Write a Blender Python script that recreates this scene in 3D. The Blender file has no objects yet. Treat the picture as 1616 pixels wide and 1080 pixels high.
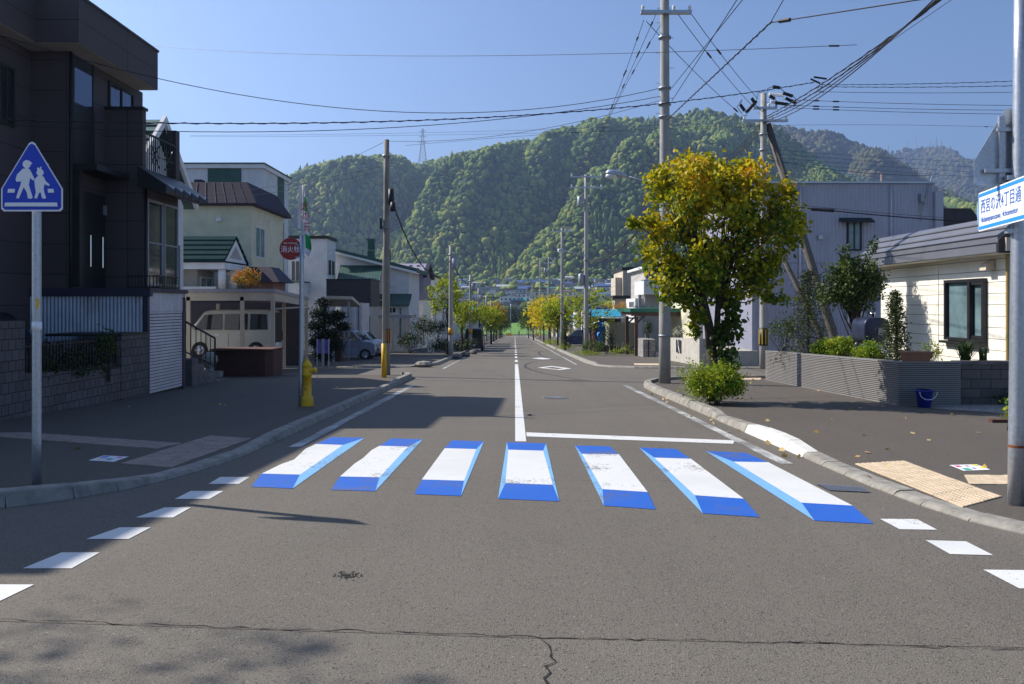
import bpy, math, random
import numpy as np
from mathutils import Vector, Matrix
random.seed(7)
rng = np.random.default_rng(7)
S = bpy.context.scene
C = S.collection
F, VX, VY, HZ, CH = 1257.0, 812.0, 523.0, 483.0, 1.6     # photo focal (px), street vanishing point, horizon row, eye height
SL = (VY - HZ) / F                                         # the street runs gently downhill

# ------------------------------------------------------------------ camera, world, sun
cam = bpy.data.cameras.new('camera'); co = bpy.data.objects.new('camera', cam); C.objects.link(co)
co.location = (0, 0, CH); co.rotation_euler = (math.radians(90), 0, 0)
cam.sensor_width = 36; cam.lens = 36 * F / 1616
cam.shift_x = -(VX - 808) / 1616; cam.shift_y = -(540 - HZ) / 1616
cam.clip_start = 0.1; cam.clip_end = 20000
S.camera = co
SUN_EL = math.radians(41.6)
SD = Vector((-.932 * math.cos(SUN_EL), .362 * math.cos(SUN_EL), math.sin(SUN_EL))).normalized()
w = bpy.data.worlds.new('World'); S.world = w; w.use_nodes = True
nt = w.node_tree; bg = nt.nodes['Background']
sky = nt.nodes.new('ShaderNodeTexSky'); sky.sky_type = 'NISHITA'; sky.sun_disc = False
sky.sun_elevation = SUN_EL; sky.sun_rotation = math.atan2(SD.x, SD.y)
sky.altitude = 100; sky.air_density = 1.0; sky.dust_density = 1.2; sky.ozone_density = 4.5
tint = nt.nodes.new('ShaderNodeMix'); tint.data_type = 'RGBA'; tint.blend_type = 'MULTIPLY'; tint.inputs[0].default_value = 1; tint.inputs[7].default_value = (.93, .97, 1.05, 1)
nt.links.new(sky.outputs[0], tint.inputs[6]); nt.links.new(tint.outputs[2], bg.inputs[0]); bg.inputs[1].default_value = 0.086
sl = bpy.data.lights.new('sun', 'SUN'); sl.energy = 4.8; sl.angle = math.radians(0.53); sl.color = (1, .935, .84)
so = bpy.data.objects.new('sun', sl); C.objects.link(so); so.rotation_euler = SD.to_track_quat('Z', 'Y').to_euler()
S.view_settings.view_transform = 'Standard'; S.view_settings.look = 'None'; S.view_settings.exposure = 0.74; S.view_settings.gamma = 1
S.cycles.max_bounces = 6; S.cycles.diffuse_bounces = 3; S.cycles.glossy_bounces = 3; S.cycles.transmission_bounces = 4
S.cycles.volume_bounces = 0; S.cycles.transparent_max_bounces = 8; S.cycles.use_denoising = True
S.cycles.sample_clamp_indirect = 6

# ------------------------------------------------------------------ helpers
def g(Y):                                                  # height of the ground at depth Y
    if Y <= 287: return -SL * Y
    if Y <= 400: return -SL * 287 + (Y - 287) * .02
    return -SL * 287 + 2.26 + (Y - 400) * .062
def wx(px, Y): return (px - VX) / F * Y
def wz(py, Y): return CH + (HZ - py) / F * Y
def Yx(px, X): return X * F / (px - VX)
def P2(px, py, h=0.0):                                     # where a photo point meets the road plane raised by h
    Y = (CH - h) * F / (py - VY); return (wx(px, Y), Y, g(Y) + h)
def hexc(r, g_, b): return tuple((c / 255 / 12.92) if c / 255 <= .04045 else ((c / 255 + .055) / 1.055) ** 2.4 for c in (r, g_, b))

def newmat(name):
    m = bpy.data.materials.new(name); m.use_nodes = True
    t = m.node_tree; return m, t, t.nodes['Principled BSDF']
def N(t, ty, **k):
    n = t.nodes.new(ty)
    for a, v in k.items():
        if a.startswith('i_'): n.inputs[a[2:].replace('_', ' ')].default_value = v
        else: setattr(n, a, v)
    return n
def L(t, a, b): t.links.new(a, b)
def rgba(c): return (c[0], c[1], c[2], 1)
def noise(t, scale, detail=4, rough=.6, co=None, dist=0):
    n = N(t, 'ShaderNodeTexNoise', i_Scale=scale, i_Detail=detail, i_Roughness=rough, i_Distortion=dist)
    if co: L(t, co, n.inputs['Vector'])
    return n
def mixc(t, fac, a, b, mode='MIX'):
    n = N(t, 'ShaderNodeMix', data_type='RGBA', blend_type=mode)
    for s, v in ((n.inputs[0], fac), (n.inputs[6], a), (n.inputs[7], b)):
        if isinstance(v, (int, float)): s.default_value = v
        elif isinstance(v, tuple): s.default_value = rgba(v)
        else: L(t, v, s)
    return n.outputs[2]
def ramp(t, fac, stops, interp='LINEAR'):
    r = N(t, 'ShaderNodeValToRGB'); r.color_ramp.interpolation = interp; e = r.color_ramp.elements
    while len(e) < len(stops): e.new(.5)
    for k, (p, c) in enumerate(stops):
        e[k].position = p; e[k].color = rgba(c) if isinstance(c, tuple) else (c, c, c, 1)
    L(t, fac, r.inputs[0]); return r.outputs[0]
def bump(t, bsdf, h, strength, dist=.01):
    b = N(t, 'ShaderNodeBump', i_Strength=strength, i_Distance=dist); L(t, h, b.inputs['Height']); L(t, b.outputs[0], bsdf.inputs['Normal'])
_m = {}
def M(name, col, rough=.75, metal=0.0, var=.12, scale=1.5, bmp=.15, bscale=60, stain=0.0, stcol=(.05, .04, .035), spec=.4):
    if name in _m: return _m[name]
    m, t, b = newmat(name); tc = N(t, 'ShaderNodeTexCoord').outputs['Object']
    n = noise(t, scale, 5, .65, tc)
    lo = tuple(c * (1 - var) for c in col); hi = tuple(min(1, c * (1 + var)) for c in col)
    c = mixc(t, ramp(t, n.outputs[0], [(.3, 0.0), (.7, 1.0)]), lo, hi)
    if stain:
        mp = N(t, 'ShaderNodeMapping'); mp.inputs['Scale'].default_value = (2.2, 2.2, .35); L(t, tc, mp.inputs[0])
        s = noise(t, 2.0, 6, .75, mp.outputs[0]); c = mixc(t, ramp(t, s.outputs[0], [(.52, 0.0), (.75, stain)]), c, stcol)
    L(t, c, b.inputs['Base Color']); b.inputs['Roughness'].default_value = rough; b.inputs['Metallic'].default_value = metal
    b.inputs['Specular IOR Level'].default_value = spec
    if bmp: bump(t, b, noise(t, bscale, 3, .6, tc).outputs[0], bmp, .004)
    _m[name] = m; return m
def asphalt(name, base, warm=1.0, crack=True):
    m, t, b = newmat(name); tc = N(t, 'ShaderNodeTexCoord').outputs['Object']
    big = noise(t, .35, 5, .6, tc); mid = noise(t, 3.0, 6, .7, tc); fine = noise(t, 90, 3, .7, tc)
    vo = N(t, 'ShaderNodeTexVoronoi', i_Scale=105.0); L(t, tc, vo.inputs[0])
    c0 = tuple(base * k for k in (1.07 * warm, 1.0, .83))
    c = mixc(t, ramp(t, big.outputs[0], [(.3, 0.0), (.7, 1.0)]), tuple(v * .86 for v in c0), tuple(v * 1.12 for v in c0))
    c = mixc(t, ramp(t, mid.outputs[0], [(.35, .0), (.75, .45)]), c, tuple(v * .78 for v in c0))
    mp = N(t, 'ShaderNodeMapping'); mp.inputs['Scale'].default_value = (1.6, .07, 1); L(t, tc, mp.inputs[0])
    tr = noise(t, 1.3, 5, .6, mp.outputs[0])
    c = mixc(t, ramp(t, tr.outputs[0], [(.45, 0.0), (.72, .35)]), c, tuple(v * 1.28 for v in c0))
    c = mixc(t, ramp(t, fine.outputs[0], [(.42, .0), (.62, .75)]), c, tuple(v * 1.5 for v in c0))
    c = mixc(t, ramp(t, vo.outputs['Color'], [(.14, .8), (.22, 0.0)]), c, tuple(v * .35 for v in c0))
    c = mixc(t, ramp(t, vo.outputs['Color'], [(.9, .0), (.96, .55)]), c, (base * 3.2, base * 3.0, base * 2.8))
    vb = N(t, 'ShaderNodeTexVoronoi', i_Scale=14.0); L(t, tc, vb.inputs[0])
    c = mixc(t, ramp(t, vb.outputs['Distance'], [(.05, .6), (.10, 0.0)]), c, tuple(v * .4 for v in c0))
    L(t, c, b.inputs['Base Color']); b.inputs['Roughness'].default_value = .82; b.inputs['Specular IOR Level'].default_value = .3
    h = N(t, 'ShaderNodeMath', operation='ADD'); L(t, fine.outputs[0], h.inputs[0]); L(t, vo.outputs['Distance'], h.inputs[1])
    bump(t, b, h.outputs[0], .55, .006)
    return m
def paint(name, col, wear=.25, rough=.6):
    m, t, b = newmat(name); tc = N(t, 'ShaderNodeTexCoord').outputs['Object']
    n = noise(t, 22, 6, .8, tc); big = noise(t, 1.1, 4, .6, tc); fine = noise(t, 120, 2, .6, tc)
    c = mixc(t, ramp(t, big.outputs[0], [(.35, 0.0), (.7, 1.0)]), tuple(v * .86 for v in col), col)
    mul = N(t, 'ShaderNodeMath', operation='MULTIPLY'); L(t, n.outputs[0], mul.inputs[0]); L(t, big.outputs[0], mul.inputs[1])
    c = mixc(t, ramp(t, mul.outputs[0], [(.36 - wear * .28, 0.0), (.43 - wear * .2, .85)]), c, (.1, .095, .09))
    mp = N(t, 'ShaderNodeMapping'); mp.inputs['Scale'].default_value = (1.2, 9, 1); L(t, tc, mp.inputs[0])
    c = mixc(t, ramp(t, noise(t, 6, 4, .8, mp.outputs[0]).outputs[0], [(.6, .0), (.74, .22)]), c, tuple(v * .5 for v in col))
    L(t, c, b.inputs['Base Color']); b.inputs['Roughness'].default_value = rough; bump(t, b, fine.outputs[0], .4, .004)
    return m
def leafmat(name, stops, nscale=1.2, zc=None, trans=.35, rough=.55):
    m, t, b = newmat(name); tc = N(t, 'ShaderNodeTexCoord').outputs['Object']
    geo = N(t, 'ShaderNodeNewGeometry'); n = noise(t, nscale, 3, .6, tc)
    a = N(t, 'ShaderNodeMath', operation='MULTIPLY_ADD'); L(t, n.outputs[0], a.inputs[0]); a.inputs[1].default_value = 1.3
    a2 = N(t, 'ShaderNodeMath', operation='MULTIPLY_ADD'); L(t, geo.outputs['Random Per Island'], a2.inputs[0]); a2.inputs[1].default_value = .5; a2.inputs[2].default_value = -.4
    L(t, a2.outputs[0], a.inputs[2]); f = a.outputs[0]
    if zc:
        sp = N(t, 'ShaderNodeSeparateXYZ'); L(t, tc, sp.inputs[0])
        z = N(t, 'ShaderNodeMapRange'); L(t, sp.outputs[2], z.inputs[0])
        z.inputs[1].default_value, z.inputs[2].default_value, z.inputs[3].default_value, z.inputs[4].default_value = zc[0], zc[1], -zc[2], zc[2]
        ad = N(t, 'ShaderNodeMath', operation='ADD'); L(t, f, ad.inputs[0]); L(t, z.outputs[0], ad.inputs[1]); f = ad.outputs[0]
    c = ramp(t, f, stops); L(t, c, b.inputs['Base Color']); b.inputs['Roughness'].default_value = rough; b.inputs['Specular IOR Level'].default_value = .35
    tl = N(t, 'ShaderNodeBsdfTranslucent'); L(t, mixc(t, 1.0, c, (1.0, .95, .55), 'MULTIPLY'), tl.inputs[0])
    mx = N(t, 'ShaderNodeMixShader'); mx.inputs[0].default_value = trans
    L(t, b.outputs[0], mx.inputs[1]); L(t, tl.outputs[0], mx.inputs[2]); L(t, mx.outputs[0], t.nodes['Material Output'].inputs[0])
    return m

LOC = {}                                                   # base location of every thing, so parts are built in its own space
def tag(o, label=None, cat=None, group=None, kind=None):
    if label: o['label'] = label
    if cat: o['category'] = cat
    if group: o['group'] = group
    if kind: o['kind'] = kind
    return o
def T(name, label, cat, loc, group=None, rz=0):
    o = bpy.data.objects.new(name, None); C.objects.link(o); o.location = loc; o.rotation_euler = (0, 0, rz)
    o.empty_display_size = .2; LOC[o.name] = (Vector(loc), rz); return tag(o, label, cat, group)
def link(name, me, parent):
    o = bpy.data.objects.new(name, me); C.objects.link(o); o.parent = parent; return o
def origin(parent):
    p = parent
    while p is not None and p.name not in LOC: p = p.parent
    return LOC[p.name][0] if p is not None else Vector((0, 0, 0))
class MB:
    def __init__(s): s.v = []; s.f = []; s.m = []; s.mi = 0
    def mat(s, i): s.mi = i; return s
    def poly(s, pts):
        n = len(s.v); s.v += [tuple(p) for p in pts]; s.f.append(tuple(range(n, n + len(pts)))); s.m.append(s.mi); return s
    def box(s, x0, x1, y0, y1, z0, z1):
        if x0 > x1: x0, x1 = x1, x0
        if y0 > y1: y0, y1 = y1, y0
        if z0 > z1: z0, z1 = z1, z0
        n = len(s.v); s.v += [(x, y, z) for z in (z0, z1) for y in (y0, y1) for x in (x0, x1)]
        for f in ((0, 2, 3, 1), (4, 5, 7, 6), (0, 1, 5, 4), (2, 6, 7, 3), (0, 4, 6, 2), (1, 3, 7, 5)): s.f.append(tuple(n + i for i in f)); s.m.append(s.mi)
        return s
    def slab(s, a, b):                                     # loft between two closed rings of equal length, capped
        n = len(s.v); k = len(a); s.v += [tuple(p) for p in a] + [tuple(p) for p in b]
        s.f.append(tuple(n + i for i in reversed(range(k)))); s.f.append(tuple(n + k + i for i in range(k))); s.m += [s.mi] * 2
        for i in range(k): j = (i + 1) % k; s.f.append((n + i, n + j, n + k + j, n + k + i)); s.m.append(s.mi)
        return s
    def prism(s, pts, d):
        d = Vector(d); return s.slab(pts, [Vector(p) + d for p in pts])
    def tube(s, pts, r, n=8, cap=True):
        pts = [Vector(p) for p in pts]; rr = r if isinstance(r, (list, tuple)) else [r] * len(pts); base = len(s.v)
        up = Vector((0, 0, 1))
        for i, p in enumerate(pts):
            d = (pts[min(i + 1, len(pts) - 1)] - pts[max(i - 1, 0)]); d = d.normalized() if d.length else up
            a = d.cross(up if abs(d.z) < .95 else Vector((1, 0, 0))).normalized(); b = d.cross(a).normalized()
            if i and a.dot(pa) < 0: a, b = -a, -b
            pa = a
            for k in range(n):
                t = 2 * math.pi * k / n; s.v.append(tuple(p + (a * math.cos(t) + b * math.sin(t)) * rr[i]))
        for i in range(len(pts) - 1):
            for k in range(n):
                j = (k + 1) % n; s.f.append((base + i * n + k, base + i * n + j, base + (i + 1) * n + j, base + (i + 1) * n + k)); s.m.append(s.mi)
        if cap:
            s.f.append(tuple(base + k for k in reversed(range(n)))); s.f.append(tuple(base + (len(pts) - 1) * n + k for k in range(n))); s.m += [s.mi] * 2
        return s
    def lathe(s, c, prof, n=16):                           # prof: [(r, z)]
        c = Vector(c); return s.tube([c + Vector((0, 0, z)) for r, z in prof], [max(r, .001) for r, z in prof], n)
    def ball(s, c, r, n=10):
        rx, ry, rz_ = r if isinstance(r, tuple) else (r, r, r); k = len(s.v); c = Vector(c); m_ = n // 2 + 1
        for i in range(m_):
            a = math.pi * i / (m_ - 1)
            for j in range(n):
                b = 2 * math.pi * j / n; s.v.append((c.x + rx * math.sin(a) * math.cos(b), c.y + ry * math.sin(a) * math.sin(b), c.z + rz_ * math.cos(a)))
        for i in range(m_ - 1):
            for j in range(n):
                q = (j + 1) % n; s.f.append((k + i * n + j, k + (i + 1) * n + j, k + (i + 1) * n + q, k + i * n + q)); s.m.append(s.mi)
        return s
    def corr(s, p0, p1, z0, z1, pitch=.08, depth=.018, nrm=(0, -1), square=False):  # corrugated sheet standing between two plan points
        p0 = Vector(p0); p1 = Vector(p1); ln = (p1 - p0).length; d = (p1 - p0) / ln; nv = Vector(nrm)
        k = max(1, int(ln / pitch)); prof = []
        pat = [(0, 0), (.35, 0), (.5, 1), (.85, 1)] if square else [(0, 0), (.15, .3), (.25, .7), (.4, 1), (.5, 1), (.65, .7), (.75, .3), (.9, 0)]
        for i in range(k):
            for u, hgt in pat: prof.append(p0 + d * (ln * (i + u) / k) + nv * depth * hgt)
        prof.append(p1); n = len(s.v)
        za = z0 if callable(z0) else (lambda u: z0); zb = z1 if callable(z1) else (lambda u: z1)
        for q in prof:
            u = (q - p0).dot(d) / ln; s.v.append((q.x, q.y, za(u))); s.v.append((q.x, q.y, zb(u)))
        for i in range(len(prof) - 1): s.f.append((n + 2 * i, n + 2 * i + 2, n + 2 * i + 3, n + 2 * i + 1)); s.m.append(s.mi)
        return s
    def clap(s, p0, p1, z0, z1, board=.25, depth=.02, nrm=(0, -1)):  # lapped boards standing proud of a wall
        p0 = Vector(p0); p1 = Vector(p1); nv = Vector(nrm); z = z0
        while z < z1 - .01:
            t = min(z + board, z1); a, b = p0 + nv * depth, p1 + nv * depth; c, d = p0 + nv * .004, p1 + nv * .004
            s.poly([(a.x, a.y, z), (b.x, b.y, z), (b.x, b.y, t - .012), (a.x, a.y, t - .012)])
            s.poly([(a.x, a.y, t - .012), (b.x, b.y, t - .012), (d.x, d.y, t - .012), (c.x, c.y, t - .012)])
            s.poly([(a.x, a.y, z), (b.x, b.y, z), (d.x, d.y, z), (c.x, c.y, z)])
            s.poly([(c.x, c.y, t - .012), (d.x, d.y, t - .012), (d.x, d.y, t), (c.x, c.y, t)]); z = t
        return s
    def build(s, name, mats, parent=None, smooth=False, local=False):
        o = origin(parent); me = bpy.data.meshes.new(name)
        vs = s.v if local else [(x - o.x, y - o.y, z - o.z) for x, y, z in s.v]
        me.from_pydata(vs, [], s.f); mats = mats if isinstance(mats, (list, tuple)) else [mats]
        for m in mats: me.materials.append(m)
        if len(mats) > 1: me.polygons.foreach_set('material_index', s.m)
        if smooth: me.polygons.foreach_set('use_smooth', [True] * len(s.f))
        me.update(); ob = link(name, me, parent)
        return ob
def bevel(o, wd=.01, seg=2):
    b = o.modifiers.new('bevel', 'BEVEL'); b.width = wd; b.segments = seg; b.limit_method = 'ANGLE'; return o
def struct(o): o['kind'] = 'structure'; return o
def npmesh(name, V, Fc, mats, parent=None, fm=None, smooth=False):
    me = bpy.data.meshes.new(name); nv, nf, k = len(V), len(Fc), Fc.shape[1]
    me.vertices.add(nv); me.vertices.foreach_set('co', V.astype(np.float32).ravel())
    me.loops.add(nf * k); me.loops.foreach_set('vertex_index', Fc.astype(np.int32).ravel())
    me.polygons.add(nf); me.polygons.foreach_set('loop_start', np.arange(0, nf * k, k, dtype=np.int32)); me.polygons.foreach_set('loop_total', np.full(nf, k, np.int32))
    for m in (mats if isinstance(mats, (list, tuple)) else [mats]): me.materials.append(m)
    if fm is not None: me.polygons.foreach_set('material_index', fm.astype(np.int32))
    if smooth: me.polygons.foreach_set('use_smooth', np.ones(nf, bool))
    me.update(calc_edges=True); return link(name, me, parent)
def leaves(name, P, size, mat, parent, fold=False, droop=.3, aspect=.62, flat=0):
    P = np.asarray(P, float); n = len(P); o = np.array(origin(parent)); P = P - o
    d = rng.normal(size=(n, 3)); d[:, 2] -= droop; d[:, 2] *= (1 - flat); d /= np.linalg.norm(d, axis=1)[:, None]
    q = rng.normal(size=(n, 3)); q -= (q * d).sum(1)[:, None] * d; q /= np.linalg.norm(q, axis=1)[:, None]; nn = np.cross(d, q)
    s = size * rng.uniform(.6, 1.25, n)[:, None]; wd = s * aspect
    if fold:
        V = np.stack([P, P + d * s * .35 + q * wd * .5 + nn * s * .1, P + d * s * .75 + q * wd * .42 + nn * s * .08, P + d * s * 1.05 - nn * s * .05,
                      P + d * s * .75 - q * wd * .42 + nn * s * .08, P + d * s * .35 - q * wd * .5 + nn * s * .1], 1).reshape(-1, 3)
        b = np.arange(n)[:, None] * 6; Fc = np.concatenate([b + [0, 1, 2, 3], b + [0, 3, 4, 5]])
    else:
        V = np.stack([P, P + d * s * .5 + q * wd * .5, P + d * s, P + d * s * .5 - q * wd * .5], 1).reshape(-1, 3)
        b = np.arange(n)[:, None] * 4; Fc = b + [0, 1, 2, 3]
    return npmesh(name, V, Fc, mat, parent)
def text(body, size, mat, name, parent, M4, sx=1.0, ext=.002, align='CENTER'):   # lettering turned into a thin mesh
    c = bpy.data.curves.new(name, 'FONT'); c.body = body; c.size = size; c.align_x = align; c.align_y = 'CENTER'; c.extrude = ext; c.resolution_u = 3
    o = bpy.data.objects.new(name, c); C.objects.link(o); dg = bpy.context.evaluated_depsgraph_get()
    me = bpy.data.meshes.new_from_object(o.evaluated_get(dg)); bpy.data.objects.remove(o)
    me.transform(M4 @ Matrix.Diagonal((sx, 1, 1, 1))); me.materials.clear(); me.materials.append(mat); me.name = name
    og = origin(parent); me.transform(Matrix.Translation(-og)); return link(name, me, parent)

# ------------------------------------------------------------------ materials
ASPH = asphalt('asphalt_road', .102, 1.05); PAVE = asphalt('asphalt_pavement', .074, 1.08); ASPH2 = asphalt('asphalt_old', .108, 1.04)
PWHITE = paint('paint_white', (.68, .68, .66), .18); PFADED = paint('paint_worn', (.62, .62, .59), .7)
PBLUE = paint('paint_blue', hexc(24, 92, 188), .3); PSKY = paint('paint_light_blue', hexc(120, 175, 222), .3)
CONC = M('concrete', (.36, .345, .31), .85, var=.25, scale=4, bmp=.4, stain=.5); CONCP = M('concrete_pole', (.33, .325, .31), .8, var=.12, scale=3, bmp=.25, stain=.35)
KERB = M('kerb_concrete', (.25, .235, .205), .9, var=.3, scale=5, bmp=.6, stain=.5); KERBL = M('kerb_new', (.58, .57, .53), .9, var=.12, scale=6, bmp=.3)
GALV = M('galvanised', (.42, .45, .5), .42, .75, var=.16, scale=30, bmp=.1); STEEL = M('grey_steel', (.28, .3, .33), .5, .5)
BLACK = M('black', (.012, .012, .014), .5, bmp=0); WIRE = M('wire', (.015, .013, .02), .6, bmp=0, var=0); RUB = M('rubber', (.02, .02, .02), .8)
DKBRN = M('dark_siding', (.052, .042, .05), .6, var=.18, scale=2.5, bmp=.35, bscale=35, stain=.25); DKFAS = M('dark_fascia', (.05, .04, .047), .6, var=.15, bmp=.5, bscale=25)
GLASS = M('window_glass', (.02, .025, .03), .06, spec=1.0, var=.3, scale=.8, bmp=0); GLASSL = M('frosted_glass', (.13, .2, .22), .25, spec=.8, var=.45, scale=1.1, bmp=0)
MIRR = M('tinted_glass', (.12, .14, .2), .05, .8, var=.05, bmp=0)
WHITE = M('white_wall', (.6, .61, .62), .8, stain=.2, stcol=(.3, .3, .28)); WHITEM = M('white_trim', (.7, .7, .7), .5, bmp=0)
CREAM = M('cream_wall', (.62, .58, .42), .8, stain=.15, stcol=(.35, .3, .22)); CREAM2 = M('cream_siding', (.82, .785, .68), .7, var=.06, stain=.12, stcol=(.45, .4, .3))
LAV = M('blue_grey_metal', (.38, .385, .46), .55, .15, var=.07, stain=.15, stcol=(.25, .25, .28)); GREY = M('grey_wall', (.4, .38, .35), .8, stain=.25, stcol=(.22, .2, .18))
BEIGE = M('beige_wall', (.5, .43, .34), .8, stain=.2, stcol=(.3, .25, .2)); PURP = M('plum_roof', (.024, .015, .036), .7, 0.0, var=.2); DGREEN = M('dark_green_metal', (.035, .09, .075), .5, .2, var=.2)
GRROOF = M('grey_roof', (.17, .175, .2), .45, .35, var=.1); DARKROOF = M('charcoal_roof', (.045, .04, .045), .6, .1, var=.2); RUST = M('rusty_corrugated', (.42, .47, .56), .6, .15, var=.12, scale=2, stain=.85, stcol=(.14, .07, .03))
SHUT = M('shutter_metal', (.58, .56, .6), .5, .15, stain=.2); BLOCK = M('concrete_block', (.15, .135, .13), .92, var=.35, scale=6, bmp=.9, bscale=40, stain=.4); BRICK = None
BARK = M('bark', (.045, .035, .028), .95, var=.4, scale=12, bmp=.8, bscale=40); SOIL = M('soil', (.09, .07, .05), .95, var=.3, scale=6, bmp=.6)
YEL = M('yellow_paint', (.75, .43, .015), .5, var=.1, stain=.15); REDS = M('sign_red', (.28, .012, .014), .4, bmp=0); SBLUE = M('sign_blue', (.008, .045, .5), .4, var=.04, bmp=0); SWHT = M('sign_white', (.8, .81, .85), .4, var=.03, bmp=0)
TERRA = M('terracotta', (.26, .12, .075), .8); BLUEP = M('blue_plastic', (.02, .04, .3), .4); TARP = M('blue_tarp', (.02, .2, .65), .45, var=.25, scale=4, bmp=.5, bscale=12)
CYAN = M('cyan_sheet', (.04, .38, .55), .4); WOODB = M('brown_wood', (.08, .045, .03), .7); CERAM = M('white_ceramic', (.7, .68, .66), .3, bmp=0)
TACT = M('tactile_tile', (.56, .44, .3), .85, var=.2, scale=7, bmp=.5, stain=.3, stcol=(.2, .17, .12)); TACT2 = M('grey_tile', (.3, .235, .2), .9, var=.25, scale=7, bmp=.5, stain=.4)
TANKB = M('tank_paint', (.03, .038, .075), .35, .3, var=.15)
CVAN = M('van_beige_paint', (.55, .53, .46), .3, .1, var=.03, bmp=0); CBLUE = M('car_blue_grey_paint', (.34, .37, .47), .25, .4, var=.05, bmp=0); CWHT = M('car_white_paint', (.75, .77, .8), .3, .1, var=.03, bmp=0)
CDARK = M('car_dark_paint', (.05, .05, .065), .25, .4, var=.1, bmp=0); CBLK = M('car_black_paint', (.012, .01, .014), .3, .2, bmp=0); LAMPR = M('tail_lens', (.25, .01, .01), .2, bmp=0); LAMPC = M('clear_lens', (.6, .62, .65), .12, .3, bmp=0)
CHROME = M('chrome', (.6, .6, .62), .15, 1, bmp=0)
def brickmat(name, c1, c2, mortar, sx=3.5, row=.08, bw=.22):
    m, t, b = newmat(name); tc = N(t, 'ShaderNodeTexCoord').outputs['Object']
    sp = N(t, 'ShaderNodeSeparateXYZ'); L(t, tc, sp.inputs[0]); ad = N(t, 'ShaderNodeMath', operation='ADD'); L(t, sp.outputs[0], ad.inputs[0]); L(t, sp.outputs[1], ad.inputs[1])
    cb = N(t, 'ShaderNodeCombineXYZ'); L(t, ad.outputs[0], cb.inputs[0]); L(t, sp.outputs[2], cb.inputs[1])
    br = N(t, 'ShaderNodeTexBrick'); L(t, cb.outputs[0], br.inputs[0]); br.inputs['Color1'].default_value = rgba(c1); br.inputs['Color2'].default_value = rgba(c2); br.inputs['Mortar'].default_value = rgba(mortar)
    br.inputs['Scale'].default_value = 1; br.inputs['Mortar Size'].default_value = .008; br.inputs['Brick Width'].default_value = bw; br.inputs['Row Height'].default_value = row
    n = noise(t, 8, 5, .7, tc); L(t, mixc(t, n.outputs[0], mixc(t, 1.0, br.outputs[0], (.6, .6, .6), 'MULTIPLY'), br.outputs[0]), b.inputs['Base Color'])
    b.inputs['Roughness'].default_value = .9; bump(t, b, br.outputs['Fac'], -.6, .01); return m
BRICK = brickmat('brick', (.13, .045, .03), (.09, .035, .028), (.08, .07, .06)); GABION = brickmat('stone_brick', (.38, .37, .35), (.25, .24, .23), (.1, .1, .09), row=.13, bw=.3)

# ------------------------------------------------------------------ ground, road, pavements
ys = [-40, 0, 287, 320, 400, 600, 1100, 2500, 6000]
mb = MB()
for a, b in zip(ys, ys[1:]):
    ga, gb = (g(min(a, 1100)) - .06, g(min(b, 1100)) - .06)
    mb.poly([(-1500, a, ga), (4200, a, ga), (4200, b, gb), (-1500, b, gb)])
GRASSG, t_, b_ = newmat('ground_cover'); tc_ = N(t_, 'ShaderNodeTexCoord').outputs['Object']
L(t_, ramp(t_, noise(t_, .02, 6, .7, tc_).outputs[0], [(.3, (.045, .06, .025)), (.5, (.09, .1, .05)), (.7, (.13, .12, .09))]), b_.inputs['Base Color']); b_.inputs['Roughness'].default_value = .95
struct(mb.build('ground', GRASSG))
LAWN, t_, b_ = newmat('lawn'); tc_ = N(t_, 'ShaderNodeTexCoord').outputs['Object']
L(t_, ramp(t_, noise(t_, .3, 6, .7, tc_).outputs[0], [(.3, (.06, .16, .015)), (.7, (.14, .28, .03))]), b_.inputs['Base Color']); b_.inputs['Roughness'].default_value = .95
struct(MB().poly([(-120, 296, g(296) + .05), (120, 296, g(296) + .05), (120, 399, g(399) + .05), (-120, 399, g(399) + .05)]).build('park_lawn', LAWN))
def sheet(pts, h): return [(x, y, g(y) + h) for x, y in pts]
road = struct(MB().poly(sheet([(-60, 4.45), (-2.9, 4.40), (0, 4.16), (3.2, 4.0), (60, 3.9), (60, 286.9), (-60, 286.9)], 0)).build('road', ASPH))
MBo = MB().poly(sheet([(-60, -39), (60, -39), (60, 3.9), (3.2, 4.0), (0, 4.16), (-2.9, 4.40), (-60, 4.45)], -.002)); struct(MBo.build('cross_road', ASPH2))

KL = [(-60, 6.0), (-14, 6.0), (-9, 6.05), (-6.3, 6.4), (-5.2, 6.85), (-4.6, 7.2), (-4.2, 7.6), (-3.95, 7.95), (-3.72, 8.55), (-3.55, 9.3), (-3.46, 10.2), (-3.44, 11.5), (-3.44, 26.6), (-3.52, 27.5), (-3.85, 28.4)]
KR = [(60, 4.7), (11, 4.75), (7, 4.85), (5.3, 5.2), (4.5, 5.7), (4.0, 6.25), (3.82, 6.7), (3.72, 7.3), (3.66, 8.2), (3.64, 12), (3.62, 21), (3.68, 22.6), (3.85, 23.8), (4.2, 24.7), (4.9, 25.6), (6.2, 26.3), (9, 26.7), (60, 26.9)]
def resample(pl, step):
    out = []; d = 0
    for a, b in zip(pl, pl[1:]):
        a = Vector(a); b = Vector(b); ln = (b - a).length; k = max(1, round(ln / step))
        for i in range(k): out.append(a.lerp(b, i / k))
    out.append(Vector(pl[-1])); return out
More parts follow.
